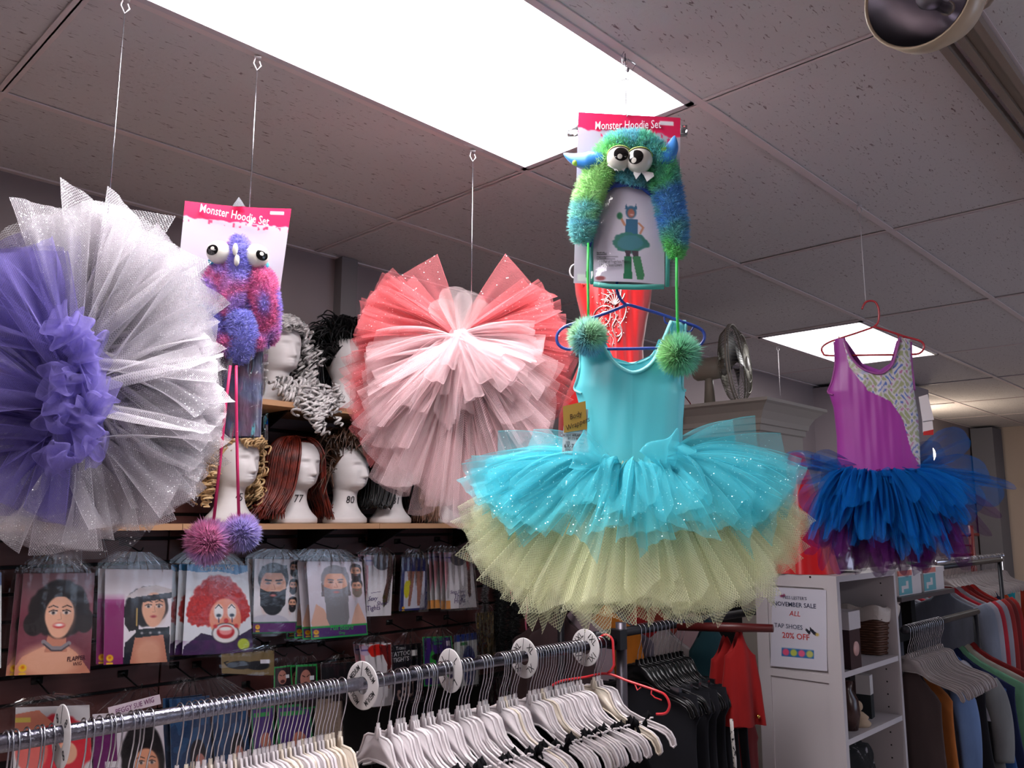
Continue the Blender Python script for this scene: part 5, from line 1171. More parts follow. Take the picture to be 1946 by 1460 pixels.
# straps over the bar of the hanger
part('strap', MB().tube([tuple(F.L(1120, 645, -.012)), tuple(F.L(1120, 612, -.008)), tuple(F.L(1122, 604, .002)), tuple(F.L(1122, 640, .012))], [.020, .019, .018, .020], 12, flat=.12), LY, DB)
part('strap', MB().tube([tuple(F.L(1286, 640, -.014)), tuple(F.L(1290, 618, -.010)), tuple(F.L(1290, 610, .002)), tuple(F.L(1288, 640, .012))], [.018, .017, .016, .018], 12, flat=.12), LY, DB)
ti = MB(); ti.tube([tuple(F.L(x, y, -.10)) for x, y in ((1262, 905), (1280, 898), (1294, 888))], .0012, 6); part('elastic_loop', ti, mat('ivory_elastic', (.88, .84, .66), .6), DB)
def tube_hanger(name, F, pts, col, lab, r, extra=(), y=0, closed=None, hook=None):
    T = thing(name, lab, 'hanger', F); m_ = mat('hanger_plastic_%d' % int(col[0]*99+col[2]*9), col, .3, coat=.3)
    mb = MB(); mb.tube([tuple(F.L(x, y_, y)) for x, y_ in smooth_path(pts, 5)], r, 10, closed=False); part('body', mb, m_, T)
    if hook: part('hook', MB().tube([tuple(F.L(x, y_, y)) for x, y_ in smooth_path(hook, 5)], r*.95, 10), m_, T)
    for e in extra: part('notch', MB().tube([tuple(F.L(x, y_, y)) for x, y_ in smooth_path(e, 4)], r*.6, 8), m_, T)
    return T
tube_hanger('plastic_hanger', F, [(1190, 580), (1150, 596), (1100, 612), (1072, 622), (1059, 636), (1060, 653), (1074, 663), (1100, 664), (1200, 663), (1290, 661), (1322, 661), (1337, 648), (1338, 634), (1327, 623), (1300, 613), (1245, 594), (1190, 578)],
            (.18, .28, .62), 'blue plastic hanger holding the turquoise leotard', .0033, hook=[(1192, 582), (1180, 570), (1173, 555), (1172, 540), (1176, 520)], extra=[[(1262, 600), (1264, 612), (1270, 616)], [(1318, 621), (1312, 630), (1300, 628)]])
# hang tags
tg = thing('price_tag', 'gold swing tag over a white bar code label on the turquoise leotard', 'swing tag', F)
g = MB(); g.prism([tuple(F.L(x, y, 0))[::2] for x, y in ((1073, 778), (1115, 768), (1118, 820), (1075, 827))], -.045, -.044); part('gold_card', g, mat('gold_card', (.76, .60, .28), .35, .35), tg, False)
lettering('Body', F.L(1093, 790, -.0462), 10*F.s, mat('brown_ink', (.25, .16, .05), .5), tg, rot=-.35, shear=.35, sx=.85); lettering('Wrappers', F.L(1097, 806, -.0462), 10*F.s, mat('brown_ink'), tg, rot=-.38, shear=.35, sx=.85)
cv = Canvas(44, 100, (.86, .87, .88)); cv.rect(.10, .47, .85, .475, (.3, .3, .32))
for k in range(14): cv.rect(.70, .56+k*.024, .92, .562+k*.024+(.004 if k % 3 else .012), (.10, .10, .12))
part('white_label', printed(cv, [tuple(F.L(x, y, -.041)) for x, y in ((1073, 775), (1118, 778), (1112, 882), (1067, 874))], 0, .0008), PRINT, tg)
for s, x, y, h in (('BODY WRAPPERS', 1092, 828, 5), ('BY ITS BEST', 1092, 834, 4.5), ('SIZE', 1079, 841, 4), ('6X-7', 1081, 848, 8), ('STYLE', 1079, 855, 3.5), ('115', 1074, 861, 7), ('TBL', 1092, 862, 7), ('C', 1075, 872, 4)):
    lettering(s, F.L(x, y, -.0422), h*F.s, INK, tg, rot=.04, sx=.8)
# ---- purple leotard
F = FP
PL = mat('purple_lycra', (.66, .24, .68), .35, sheen=.4); PB = mat('mauve_binding', (.62, .30, .58), .5)
oL = [(1586, 645), (1588, 690), (1574, 745), (1584, 775), (1590, 830), (1592, 912)]; oR = [(1730, 645), (1732, 690), (1737, 742), (1745, 790), (1748, 840), (1750, 905)]
nL = [(1606, 645), (1618, 680), (1640, 705), (1672, 714)]; nR = [(1706, 645), (1702, 675), (1692, 700), (1672, 714)]
def paisley(x, y):
    cx = np.interp(y, [640, 700, 745, 765, 800, 860, 885], [1600, 1615, 1650, 1692, 1716, 1732, 1748])
    if x < cx or y < 640: return (.62, .20, .60)
    n = sin(x*.31+sin(y*.17)*2)*sin(y*.27+sin(x*.21)*2); m = sin(x*.13+y*.09)
    c = np.array((.80, .78, .80)) if n > -.2 else np.array((.62, .64, .48))
    if n > .62: c = np.array((.35, .45, .72)) if m > 0 else np.array((.72, .45, .60))
    return tuple(c)
bodice(F, DP, oL, oR, [(1608, 645), (1640, 690), (1672, 700)], [(1704, 645), (1692, 688), (1672, 700)], 912, PL, 'back_panel', .016, yc=.012, side=1)
bodice(F, DP, oL, oR, nL, nR, 915, mat('paisley_lycra', attr=True, rough=.4, sheen=.3), 'front_panel', .030, cols=paisley, nrow=120, nc=50)
sy = shell_y(oL, oR, .030)
trim(F, DP, [(1604, 645), (1617, 680), (1640, 704), (1672, 713), (1693, 699), (1702, 675), (1709, 645)], .0050, PB, yf=sy); trim(F, DP, [(1586, 650), (1588, 690), (1582, 725), (1574, 745), (1584, 752)], .0050, PB, yf=sy); trim(F, DP, [(1731, 650), (1732, 690), (1738, 742)], .0050, PB, yf=sy)
tube_hanger('plastic_hanger', F, [(1660, 622), (1625, 634), (1600, 642), (1575, 651), (1562, 661), (1564, 671), (1576, 676), (1650, 675), (1730, 674), (1750, 670), (1756, 658), (1748, 648), (1720, 640), (1690, 630), (1660, 621)],
            (.72, .20, .24), 'red plastic hanger holding the purple leotard', .0034, hook=[(1660, 622), (1669, 612), (1670, 590), (1664, 575), (1653, 572), (1644, 576), (1638, 588)], extra=[[(1594, 640), (1597, 650), (1606, 647)], [(1706, 636), (1710, 646), (1718, 641)]])
rod(FP, 'ceiling_wire', 0, 0, (1652, 572), 'thin white string holding the red hanger', m=WHITEP, r=.0013)
tg = thing('price_tag', 'white folded price tags with a red edge on the purple leotard', 'swing tag', F); q = F.L(1758, 780, -.02)
part('white_card', MB().prism([tuple(F.L(x, y, 0))[::2] for x, y in ((1745, 757), (1762, 752), (1774, 800), (1752, 803))], -.03, -.028), WHITEP, tg, False)
part('white_card', MB().prism([tuple(F.L(x, y, 0))[::2] for x, y in ((1752, 800), (1770, 790), (1773, 820), (1753, 824))], -.026, -.024), WHITEP, tg, False)
part('red_edge', MB().prism([tuple(F.L(x, y, 0))[::2] for x, y in ((1754, 822), (1773, 818), (1773, 828), (1754, 829))], -.027, -.023), mat('tag_red', (.75, .12, .12), .5), tg, False)
# loose string with a hook near the far ceiling light
p = at_z(1478, 658, CEIL-.004); FW_ = Fr((p.x, p.y, p.z))
rod(FW_, 'ceiling_wire', 0, 0, (1483, 752), 'bare white hook and string beside the far ceiling light', m=WHITEP, r=.0016)
# ================================================================= FRONT GARMENT RAIL
RY, RZ = 1.385, 1.186
RAILM = mat('hammered_chrome_rail', (.52, .52, .57), .22, 1, bump=(260, .5, .002))
xe = at_y(1172, 1222, RY).x
rk = thing('garment_rack', 'long chrome garment rail loaded with white hangers in the foreground', 'clothes rack', Fr((0, RY, RZ), 0))
part('rail', MB().tube([(-.45, 0, 0), (xe, 0, 0)], .0125, 24), RAILM, rk)
PST = mat('grey_post', (.36, .34, .37), .35, .6)
for x in (-.45, xe+.02):
    part('upright', MB().tube([(x, 0, -RZ+.02), (x, 0, .045)], .0145, 16), PST, rk)
part('end_bracket', MB().box((xe-.0, .0, .004), (.03, .045, .05)), mat('black_bracket', (.05, .05, .06), .4), rk, False)
part('foot', MB().box((xe+.02, 0, -RZ+.015), (.05, .55, .03)), PST, rk, False); part('foot', MB().box((-.45, 0, -RZ+.015), (.05, .55, .03)), PST, rk, False)
# hanger: local x towards the shopper (-Y), y along the rail, origin on the rail axis
hk = MB(); hp = []
for a in np.linspace(-150, 10, 12): hp.append((-.0165*cos(radians(a+180))*-1, 0, .0165*-sin(radians(a))*1))
hp = [(-.0150, 0, -.008), (-.0168, 0, .0)]+[(.0168*cos(radians(a)), 0, .0168*sin(radians(a))) for a in np.linspace(165, 5, 12)]+[(.0165, 0, -.012), (.0155, 0, -.028), (.009, 0, -.048), (.003, 0, -.062), (.0, 0, -.078), (0, 0, -.102)]
HOOKMESH = MB().tube(hp, .0013, 6).mesh('hanger_hook', STEEL)
half = [(x_, z_ if z_ > -.13 else -.13+(z_+.13)*.80) for x_, z_ in [(.006, -.090), (.009, -.104), (.034, -.106), (.046, -.112), (.053, -.128), (.062, -.148), (.080, -.166), (.110, -.181), (.145, -.192), (.168, -.200), (.184, -.213), (.193, -.232), (.196, -.248), (.190, -.257), (.183, -.252), (.180, -.238), (.170, -.222), (.150, -.211), (.110, -.199), (.078, -.187), (.052, -.168), (.030, -.158)]]
out = half+[(-x, z) for x, z in half[::-1]]
web = MB().prism(out, -.0008, .0008)
HP1 = mat('hanger_white', (.93, .89, .90), .28, coat=.3, sss=.15); HP2 = mat('hanger_cream', (.94, .88, .81), .28, coat=.3, sss=.15)
BODY = []
for m_ in (HP1, HP2):
    b = MB(); b.prism(out, -.0009, .0009); b.tube([(x, 0, z) for x, z in out], .0028, 6, closed=True)
    b.tube([(.030, 0, -.152), (0, 0, -.150), (-.030, 0, -.152)], .0024, 6); b.tube([(0, 0, -.080), (0, 0, -.11)], [.0035, .0055], 8)
    for s in (-1, 1): b.tube([(s*.128, 0, -.176), (s*.133, 0, -.168), (s*.140, 0, -.167)], .0022, 5)
    BODY.append(b.mesh('hanger_body', m_))
RF = -pi/2
def rail_x(px): return at_y(px, 1398-.1437*px, RY).x
discs = [(118, '8'), (689, 'MEDIUM'), (855, 'L'), (996, 'XL'), (1113, '1XL')]
segs = [(-400, 118, 'left of the first size disc'), (118, 689, 'between the first size disc and the MEDIUM disc'), (689, 855, 'between the MEDIUM and L discs'), (855, 996, 'between the L and XL discs'), (996, 1113, 'between the XL and 1XL discs'), (1113, 1300, 'between the 1XL disc and the red hanger')]
pxs = [-70, -52, -40, -22, -8, 12, 21, 31, 52, 73, 81, 99, 160, 175, 190, 207, 214, 226, 250, 260, 266, 285, 343, 360, 372, 383, 396, 406, 418, 430, 443, 452, 460, 469, 480, 488, 497, 505, 513, 521, 529, 537, 545, 553, 561, 569, 577, 585, 593, 601, 608, 615, 622, 629, 636, 650,
       720, 742, 757, 763, 769, 784, 788, 792, 806, 813, 817, 821, 838, 845, 852, 872, 878, 884, 891, 911, 917, 922, 927, 949, 954, 958, 963, 971, 976, 981, 1007, 1013, 1018, 1023, 1028, 1033, 1038, 1043, 1048, 1053, 1058, 1063, 1068, 1073, 1078, 1084, 1090, 1096, 1102, 1128, 1134, 1140]
BLK = mat('black_jersey', (.02, .02, .04), .8, spec=.2)
NP.seed(77)
def black_garment(seed):
    r = np.random.RandomState(seed); mb = MB(); P = np.zeros((18, 28, 3))
    tz = [(0, .085, -.195), (.1, .095, -.225), (.3, .13, -.30), (.6, .15, -.45), (1, .17, -.62)]
    for i in range(18):
        t = i/17; hw = np.interp(t, [a[0] for a in tz], [a[1] for a in tz]); z = np.interp(t, [a[0] for a in tz], [a[2] for a in tz])
        for j in range(28):
            q = 2*pi*j/28; P[i, j] = (hw*cos(q), (.006+.006*t)*sin(q)*(1+.5*sin(5*q+seed))+.004*sin(hw*cos(q)*60+seed)*t, z-(.03*abs(cos(q)) if t < .05 else 0))
    mb.grid(P, wrap=True)
    for s in (-1, 1):
        x = s*(.118+r.uniform(-.012, .012)); mb.tube([(x-s*.02, 0, -.23), (x-s*.006, -.005, -.19), (x, 0, -.163), (x+s*.012, .005, -.19), (x-s*.01, 0, -.23)], [.010, .010, .010, .010, .012], 8, flat=.7); mb.ball((x+r.uniform(-.006, .006), 0, -.172), (.015, .0075, .0105), 12, 8)
    return mb.mesh('garment', BLK)
GM = [black_garment(k) for k in range(3)]
for k, px in enumerate(pxs):
    X = rail_x(px); seg = next(s for s in segs if s[0] <= px < s[1])
    yaw = RF+NP.normal()*.045; F = Fr((X, RY+.0, RZ), yaw); cream = NP.rand() < (.45 if px < 660 else .15)
    if px == 1140: yaw = RF+.42; F = Fr((X, RY, RZ), yaw)
    lab = ('cream' if cream else 'white')+' hanger with a steel hook, '+seg[2]
    if px == 1140: lab = 'white hanger at the end of the rail, its arm spread clear of the others'
    t = thing('clothes_hanger', lab, 'hanger', F, ('cream' if cream else 'white')+' hangers '+seg[2])
    part('hook', HOOKMESH, None, t)
    b = part('body', BODY[1 if cream else 0], None, t); b.rotation_euler = (NP.normal()*.012, NP.normal()*.02, NP.normal()*.05)
    if px > 715 and (k % 2 == 0 or px > 1125) or px < 0:
        g = single('black_garment', GM[k % 3], None, 'black jersey garment on the hangers '+seg[2], 'garment', Fr((X+.0035, RY, RZ), yaw), 'black garments '+seg[2])
# size discs
DISC = mat('disc_white', (.88, .86, .86), .35)
for k, (px, s) in enumerate(discs):
    X = rail_x(px); F = Fr((X, RY, RZ-.004), RF+(-.06, .10, -.12, -.06, -.02)[k])
    n = 48; P = []; V = []
    lab = {'8': 'white size disc on the rail marked with an 8', 'MEDIUM': 'white size disc on the rail printed MEDIUM', 'L': 'white size disc on the rail marked with an L', 'XL': 'white size disc marked XL between the L and 1XL discs', '1XL': 'white size disc marked 1XL near the end of the rail'}[s]
    t = thing('size_disc', lab, 'size marker', F, 'size discs on the rail')
    mb = MB(); R, r = .0455, .0165; prof = [(r, -.001), (R-.002, -.0012), (R, -.0004), (R, .0006), (R-.002, .0012), (r, .001), (r, -.001)]
    mb.lathe(prof, 48, axis='y'); part('disc', mb, DISC, t)
    part('slit', MB().box((-.002, -.0013, .031), (.0009, .0006, .027), Matrix.Rotation(.12, 3, 'Y')), INK, t, False)
    for q, a in enumerate((45, -45, -135, 135)):
        ar = radians(a); rr = .0305; me = lettering(s, (rr*sin(radians(90-a)) if 0 else rr*cos(ar-0), -.0014, rr*sin(ar)), .0108 if len(s) > 3 else .0165, INK, t, rot=-(ar-pi/2), sx=.62 if len(s) > 3 else .8, bold=.012 if len(s) > 3 else 0)
# red hanger at the very end
X = rail_x(1152)
F = Fr((X, RY, RZ), RF+.30)
RH = mat('coral_red_plastic', (.90, .22, .25), .3, coat=.3)
t = thing('clothes_hanger', 'red tubular plastic hanger at the end of the chrome rail', 'hanger', F)
part('hook', MB().tube([(-.018, 0, -.006)]+[(.019*cos(radians(a)), 0, .019*sin(radians(a))) for a in np.linspace(170, 0, 10)]+[(.020, 0, -.03), (.021, 0, -.055), (.014, 0, -.068), (.002, 0, -.078)], .0035, 8), RH, t)
part('body', MB().tube(smooth_path([(.13, 0, -.165), (.155, 0, -.160), (.165, 0, -.140), (.155, 0, -.118), (.13, 0, -.108), (.06, 0, -.092), (0, 0, -.078), (-.06, 0, -.092), (-.13, 0, -.108), (-.16, 0, -.13), (-.15, 0, -.16), (-.12, 0, -.166)], 5), .0034, 8), RH, t)
part('notch', MB().tube([(.075, 0, -.095), (.082, 0, -.112), (.092, 0, -.104)], .002, 6), RH, t); part('notch', MB().tube([(.120, 0, -.108), (.118, 0, -.118), (.128, 0, -.126), (.145, 0, -.130)], .002, 6), RH, t)
# ================================================================= BOOKCASE, CABINET AND THINGS ON THEM
WL = mat('white_laminate', (.80, .77, .78), .4); WL2 = mat('white_laminate_inner', (.70, .68, .68), .5)
bx, by = 2.822, 1.200; b1 = at_y(1700, 1075, by).x; b3 = 1.497; TOP = 1.316
F = Fr((bx, by, 0), 0); w, dp = b1-bx, b3-by
t = thing('bookcase', 'white open bookcase with a sale notice on its end panel', 'bookcase', F)
part('end_panel', MB().box2((0, 0, 0), (.018, dp, TOP-.0)), WL, t, False); part('end_panel', MB().box2((w-.018, 0, 0), (w, dp, TOP)), WL, t, False)
part('top', MB().box2((.018, .0, TOP-.02), (w-.018, dp, TOP)), WL, t, False); part('back', MB().box2((.018, dp-.008, 0), (w-.018, dp, TOP-.02)), WL2, t, False)
zs = [at_y(1603, 1280, by).z, at_y(1608, 1410, by).z, .42]
for z in zs: part('shelf', MB().box2((.018, .004, z-.018), (w-.018, dp-.008, z)), WL, t, False)
# frame of the end panel: raised rails round two recessed fields
fy = lambda px, py: at_x(px, py, bx)
rails = MB(); L0, L1 = 0.0, dp; e = .006
def bar(y0, y1, z0, z1): rails.box2((-e, y0, z0), (0, y1, z1))
pz = [TOP, at_x(1510, 1115, bx).z, at_x(1510, 1275, bx).z, at_x(1515, 1290, bx).z, .72, .70, .1]
bar(0, .045, 0, TOP); bar(dp-.045, dp, 0, TOP); bar(.045, dp-.045, pz[1], TOP); bar(.045, dp-.045, pz[3], pz[2]); bar(.045, dp-.045, .55, .60); bar(.045, dp-.045, 0, .08)
part('panel_frame', rails, WL, t, False)
pin = MB()
for z in np.arange(.5, TOP-.05, .045):
    pin.box((w-.0185, .05, z), (.001, .005, .005)); pin.box((w-.0185, dp-.06, z), (.001, .005, .005))
part('shelf_pin_hole', pin, DARK, t, False, kind='stuff')
part('screw_cap', MB().ball((-e, .09, at_x(1545, 1097, bx).z), (.001, .004, .004), 10, 6), DARK, t)
# notice: frame whose -y faces -X
def sidefr(px, py): p = at_x(px, py, bx-e-.001); return Fr(p, -pi/2)
S = sidefr(1515, 1190); u = S.s*1.0
sg = thing('sale_notice', 'white sale notice sheet on the end panel of the bookcase', 'sign', S)
def SL(px, py, dy=0): return S.L(px, py, dy)
c4 = [tuple(SL(*p, -.002)) for p in ((1468, 1116), (1570, 1122), (1572, 1276), (1464, 1266))]
cv = Canvas(84, 108, (.84, .83, .88)); cv.rect(0, 0, 1, 1, (.84, .83, .88))
bx0 = (.20, .755, .77, .86); cv.rect(*bx0, (.18, .45, .70))
for k, c in enumerate(((.90, .35, .50), (.75, .78, .35), (.92, .40, .55), (.80, .80, .45))): cv.ell(.28+k*.14, .807, .06, .042, c)
cv.poly([(.63, .49), (.72, .53), (.70, .57), (.62, .52)], (.15, .15, .2)); cv.poly([(.70, .47), (.82, .54), (.80, .58), (.70, .52)], (.15, .15, .2)); cv.ell(.83, .56, .03, .02, (.8, .7, .4)); cv.ell(.19, .11, .035, .016, (.55, .2, .35)); cv.ell(.23, .10, .02, .016, (.55, .2, .35))
part('printed_sheet', printed(cv, c4, 0, .0008), PRINT, sg)
DI = mat('slate_ink', (.22, .25, .36), .5); RI = mat('red_ink', (.78, .22, .22), .5)
for s, px, py, h, m_, kw in (("MISS LESTER'S", 1510, 1137, 6.0, DI, {}), ('NOVEMBER SALE', 1509, 1150, 8.6, DI, dict(bold=.012)), ('ALL', 1510, 1167, 10, RI, dict(shear=.2)), ('TAP SHOES', 1498, 1191, 8.6, DI, {}), ('20% OFF', 1512, 1210, 11, RI, dict(bold=.014))):
    kw = dict(kw); lettering(s, SL(px, py, -.0032), h*.00178, m_, sg, sx=.98, **kw)
# items on the shelves
def onshelf(px, py, k): return at_z(px, py, zs[k]) 
p = onshelf(1645, 1262, 0); F = Fr((at_y(1648, 1255, by+.13).x, by+.13, zs[0]), 0)
WK = mat('dark_wicker', (.34, .20, .13), .6); LN = mat('cream_liner', (.78, .73, .70), .85, bump=(40, .6, .01))
t = thing('wicker_basket', 'dark brown wicker basket with a cream cloth liner on the bookcase', 'basket', F)
H, rw, rd = .15, .105, .10; bk = MB()
part('inner_wall', MB().lathe([(.001, .004), (.085, .004), (.088, .02), (.10, H)], 4*8), WK, t)
for k in range(16):
    z = .006+k*.0092; s = .86+.14*k/15; pts = []
    for a in np.linspace(0, 2*pi, 61)[:-1]:
        sq = 1/max(abs(cos(a)), abs(sin(a)))**.75; wv = 1+.022*(1 if int(a/(2*pi)*30+k) % 2 else -1); pts.append((rw*s*cos(a)*sq*wv, rd*s*sin(a)*sq*wv, z))
    part('wicker_strand', MB().tube(pts, .005, 6, closed=True), WK, t)
ln = MB(); P = np.zeros((8, 60, 3))
for i in range(8):
    for j in range(60):
        a = 2*pi*j/60; sq = 1/max(abs(cos(a)), abs(sin(a)))**.75; q = i/7; rr = 1.06+.06*sin(q*pi)+.03*sin(9*a)*q if q > .3 else .98+.1*q
        P[i, j] = (rw*rr*cos(a)*sq, rd*rr*sin(a)*sq, H+.03-.07*max(0, q-.25)+.006*sin(7*a)-(.02 if i == 0 else 0))
ln.grid(P, wrap=True); part('cloth_liner', ln, LN, t)
F = Fr((at_y(1622, 1150, by+.20).x-.07, by+.20, zs[0]), 0); mb = MB(); r = np.random.RandomState(3); P = np.zeros((10, 16, 3))
for i in range(10):
    for j in range(16):
        a = 2*pi*j/16; rr = (.07+.02*sin(i*.8))*(1-.5*max(0, i-6)/3)*(1+.25*r.normal()*.5); P[i, j] = (.07+rr*cos(a), rr*sin(a)*.6, .02+.025*i)
mb.grid(P, wrap=True); single('plastic_wrap', mb, film_mat('milky_film', (.82, .82, .85), 1.0, .15, (30, .6, .01)), 'crumpled clear plastic wrap behind the wicker basket', 'plastic wrap', F)
F = Fr((at_y(1598, 1240, by+.05).x, by+.05, zs[0]), 0); t = thing('round_label_box', 'dark box with a round pink label and a white lid beside the basket', 'box', F)
part('body', MB().box2((-.03, -.045, 0), (.06, .06, .13)), mat('dark_maroon_box', (.20, .10, .12), .4), t, False); part('lid', MB().box2((-.033, -.048, .13), (.063, .063, .19)), WL, t, False)
part('round_label', MB().lathe([(.0, -.047), (.024, -.047), (.024, -.045)], 24, (.02, 0, .065), 'y'), mat('pink_label', (.80, .62, .60), .5), t)
z1 = zs[1]
def carton(x, y, z, w_, d_, h_, c1, c2, split, lab, yaw=0):
    F = Fr((at_y(x, 1330, by+y).x, by+y, z), yaw); t = thing('carton', lab, 'box', F); part('carton_body', MB().box2((0, 0, 0), (w_, d_, h_*split)), mat('carton_%d' % int(c1[0]*99+c1[2]*9), c1, .5), t, False)
    part('carton_top', MB().box2((0, 0, h_*split), (w_, d_, h_)), mat('carton_%d' % int(c2[0]*99+c2[2]*9), c2, .5), t, False); return t
carton(1655, .06, z1, .045, .05, .15, (.10, .13, .14), (.78, .76, .76), .55, 'tall carton, black below and white above, on the middle shelf', .15)
carton(1640, .09, z1, .04, .05, .12, (.08, .07, .08), (.45, .34, .30), .3, 'brown and black carton beside the black and white carton', -.1)
carton(1618, .15, z1, .07, .06, .20, (.07, .06, .07), (.05, .05, .06), .5, 'black box at the back of the middle shelf', .1)
F = Fr((at_y(1630, 1370, by+.06).x, by+.06, z1), 0); t = thing('plush_ornament', 'small cream ornament with a ruffled base on the middle shelf', 'ornament', F); CR = mat('cream_plush', (.72, .62, .52), .9)
part('base', MB().lathe([(.0, 0), (.04, .0), (.045, .01), (.034, .022), (.038, .03), (.02, .045), (.0, .05)], 14), CR, t); part('head', MB().ball((0, 0, .065), .020, 14, 10), CR, t)
F = Fr((at_y(1612, 1360, by+.06).x, by+.06, z1), 0); t = thing('dark_figurine', 'dark brown glossy vase at the left of the middle shelf', 'vase', F); part('body', MB().lathe([(0, 0), (.03, 0), (.04, .05), (.036, .10), (.018, .13), (.022, .16), (.0, .16)], 18), mat('brown_gloss', (.25, .15, .13), .25), t)
F = Fr((bx+.27, by+.14, .42), 0); mb = MB(); P = np.zeros((20, 30, 3))
for i in range(20):
    for j in range(30):
        a, v = 2*pi*j/30, i/19; rr = .20*(1-.35*v**2)*(1+.10*sin(7*a+v*9)+.05*sin(13*a-v*7)) if i < 19 else .0; P[i, j] = (rr*cos(a), rr*.55*sin(a), .30*v**.8 if i < 19 else .30)
mb.grid(P, wrap=True); single('spotted_cloth', mb, mat('spotted_fleece', (.04, .04, .05), .9, noise=(28, (.55, .53, .55), .36, .42)), 'bundle of black and white spotted cloth on the low shelf', 'cloth', F)
# ---- things on top of the bookcase
p = at_z(1530, 1088, TOP); F = Fr((bx+.11, by+.17, TOP), 0)
RG = mat('red_satin', (.80, .06, .08), .38, sheen=.4)
mb = MB(); P = np.zeros((20, 40, 3))
for i in range(20):
    v = i/19
    for j in range(40):
        a = 2*pi*j/40; rr = (.028+.095*(1-v))*(1+.06*sin(9*a+1)*(1-v)); P[i, j] = (rr*cos(a), rr*sin(a), .001+.42*v)
mb.grid(P, wrap=True); mb.lathe([(.030, .42), (.02, .43), (.0, .432)], 20); single('red_cloth_bundle', mb, RG, 'upright roll of red satin cloth on top of the white bookcase', 'cloth', F)
F = Fr((bx+.27, by+.10, TOP), 0); mb = MB(); r = np.random.RandomState(8); P = np.zeros((14, 24, 3))
for i in range(14):
    for j in range(24):
        a = 2*pi*j/24; rr = (.075 if i < 11 else .075*(1-(i-10)/4))*(1+.10*r.normal()); P[i, j] = (rr*cos(a), rr*sin(a)*.8, .01+.017*i)
mb.grid(P, wrap=True); single('silver_bag', mb, mat('silver_foil', (.62, .58, .60), .22, .9), 'crinkled silver gift bag on the bookcase behind the plum tulle', 'gift bag', F)
# ---- cabinet with crown moulding
CB = mat('cabinet_paint', (.70, .665, .63), .5)
cx, cy = 3.40, 1.755; x2, y2 = 3.83, 2.45; zc = 1.965
t = thing('tall_cabinet', 'tall off white cabinet with a heavy crown moulding', 'cabinet', Fr((cx, cy, 0), 0)); cw, cd = x2-cx, y2-cy
part('front_post', MB().box2((0, 0, 0), (.06, .12, zc)), CB, t, False); part('front_post', MB().box2((0, cd-.08, 0), (.06, cd, zc)), CB, t, False)
part('side_panel', MB().box2((.06, 0, 0), (cw, .02, zc)), CB, t, False); part('side_panel', MB().box2((.06, cd-.02, 0), (cw, cd, zc)), CB, t, False)
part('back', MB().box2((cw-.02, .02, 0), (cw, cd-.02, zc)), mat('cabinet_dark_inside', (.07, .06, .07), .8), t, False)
part('top_rail', MB().box2((.0, .12, zc-.085), (.04, cd-.08, zc)), CB, t, False); part('cabinet_shelf', MB().box2((.02, .02, 1.58), (cw-.02, cd-.02, 1.60)), CB, t, False)
prof = [(0, -.075), (.012, -.070), (.012, -.045), (.022, -.042), (.026, -.020), (.045, .012), (.075, .040), (.090, .048), (.090, .062), (0, .062)]
cr = MB(); P = np.zeros((5, len(prof), 3))
for k, (o_, z) in enumerate(prof):
    for q, (x, y) in enumerate(((-o_, -o_), (cw+o_, -o_), (cw+o_, cd+o_), (-o_, cd+o_), (-o_, -o_))): P[q, k] = (x, y, zc+z)
cr.grid(P); cr.box2((0, 0, zc+.03), (cw, cd, zc+.061)); part('crown_moulding', cr, CB, t, False)
ztop = zc+.062
HM = mat('maroon_felt', (.50, .17, .22), .8, sheen=.4)
F = Fr((cx+.215, cy+.36, 1.601), 0); t = thing('maroon_hat', 'maroon felt hat with a beaded band inside the tall cabinet', 'hat', F)
part('crown', MB().lathe([(.155, .10), (.150, .14), (.135, .20), (.10, .235), (.05, .25), (0, .252)], 32), HM, t); part('brim', MB().lathe([(.15, .098), (.162, .085), (.16, .08), (.14, .10)], 32), HM, t)
part('stand', MB().lathe([(.0, 0), (.08, 0), (.08, .006), (.02, .01), (.02, .10), (.0, .10)], 16), HM, t)
bd = MB()
for a in np.linspace(0, 2*pi, 44): bd.ball((.158*cos(a), .158*sin(a), .118), .0045, 6, 4)
part('bead_trim', bd, mat('gold_beads', (.95, .85, .6), .15, 1), t, kind='stuff')
# fan standing on the cabinet
FM = mat('beige_fan_plastic', (.66, .62, .56), .4); WF = mat('fan_wire', (.55, .53, .47), .3, .8)
ph = at_x(1398, 694, cx+.16); F = Fr((cx+.16, ph.y, ztop), 0)
def FLp(px, py): q = at_x(px, py, cx+.16); return q
t = thing('desk_fan', 'beige desk fan with a round wire guard on top of the tall cabinet', 'fan', F)
hz = ph.z-ztop; R = .195; axis = Vector((.28, -.95, .06)).normalized(); ce = Vector((0, 0, hz)); a1 = axis.cross(Vector((0, 0, 1))).normalized(); a2 = a1.cross(axis)
def disc(a, r, off): return ce+axis*off+(a1*cos(a)+a2*sin(a))*r
def ringmb(mb, r, off, tr, n=40): mb.tube([tuple(disc(a, r, off)) for a in np.linspace(0, 2*pi, n+1)[:-1]], tr, 6, closed=True)
g = MB(); ringmb(g, R, 0, .005); ringmb(g, R, .012, .003)
part('guard_rim', g, FM, t); g = MB()
for k in range(64):
    a = 2*pi*k/64; g.tube([tuple(disc(a, r, o_)) for r, o_ in ((.035, .055), (.10, .055), (.15, .042), (R, .005))], .0010, 4, cap=False)
    g.tube([tuple(disc(a, r, o_)) for r, o_ in ((.045, -.06), (.11, -.058), (.16, -.042), (R, -.002))], .0010, 4, cap=False)
for r, o_ in ((.09, .056), (.14, .046)): ringmb(g, r, o_, .0012)
part('wire_guard', g, WF, t, kind='stuff')
g = MB(); P = np.zeros((6, 20, 3))
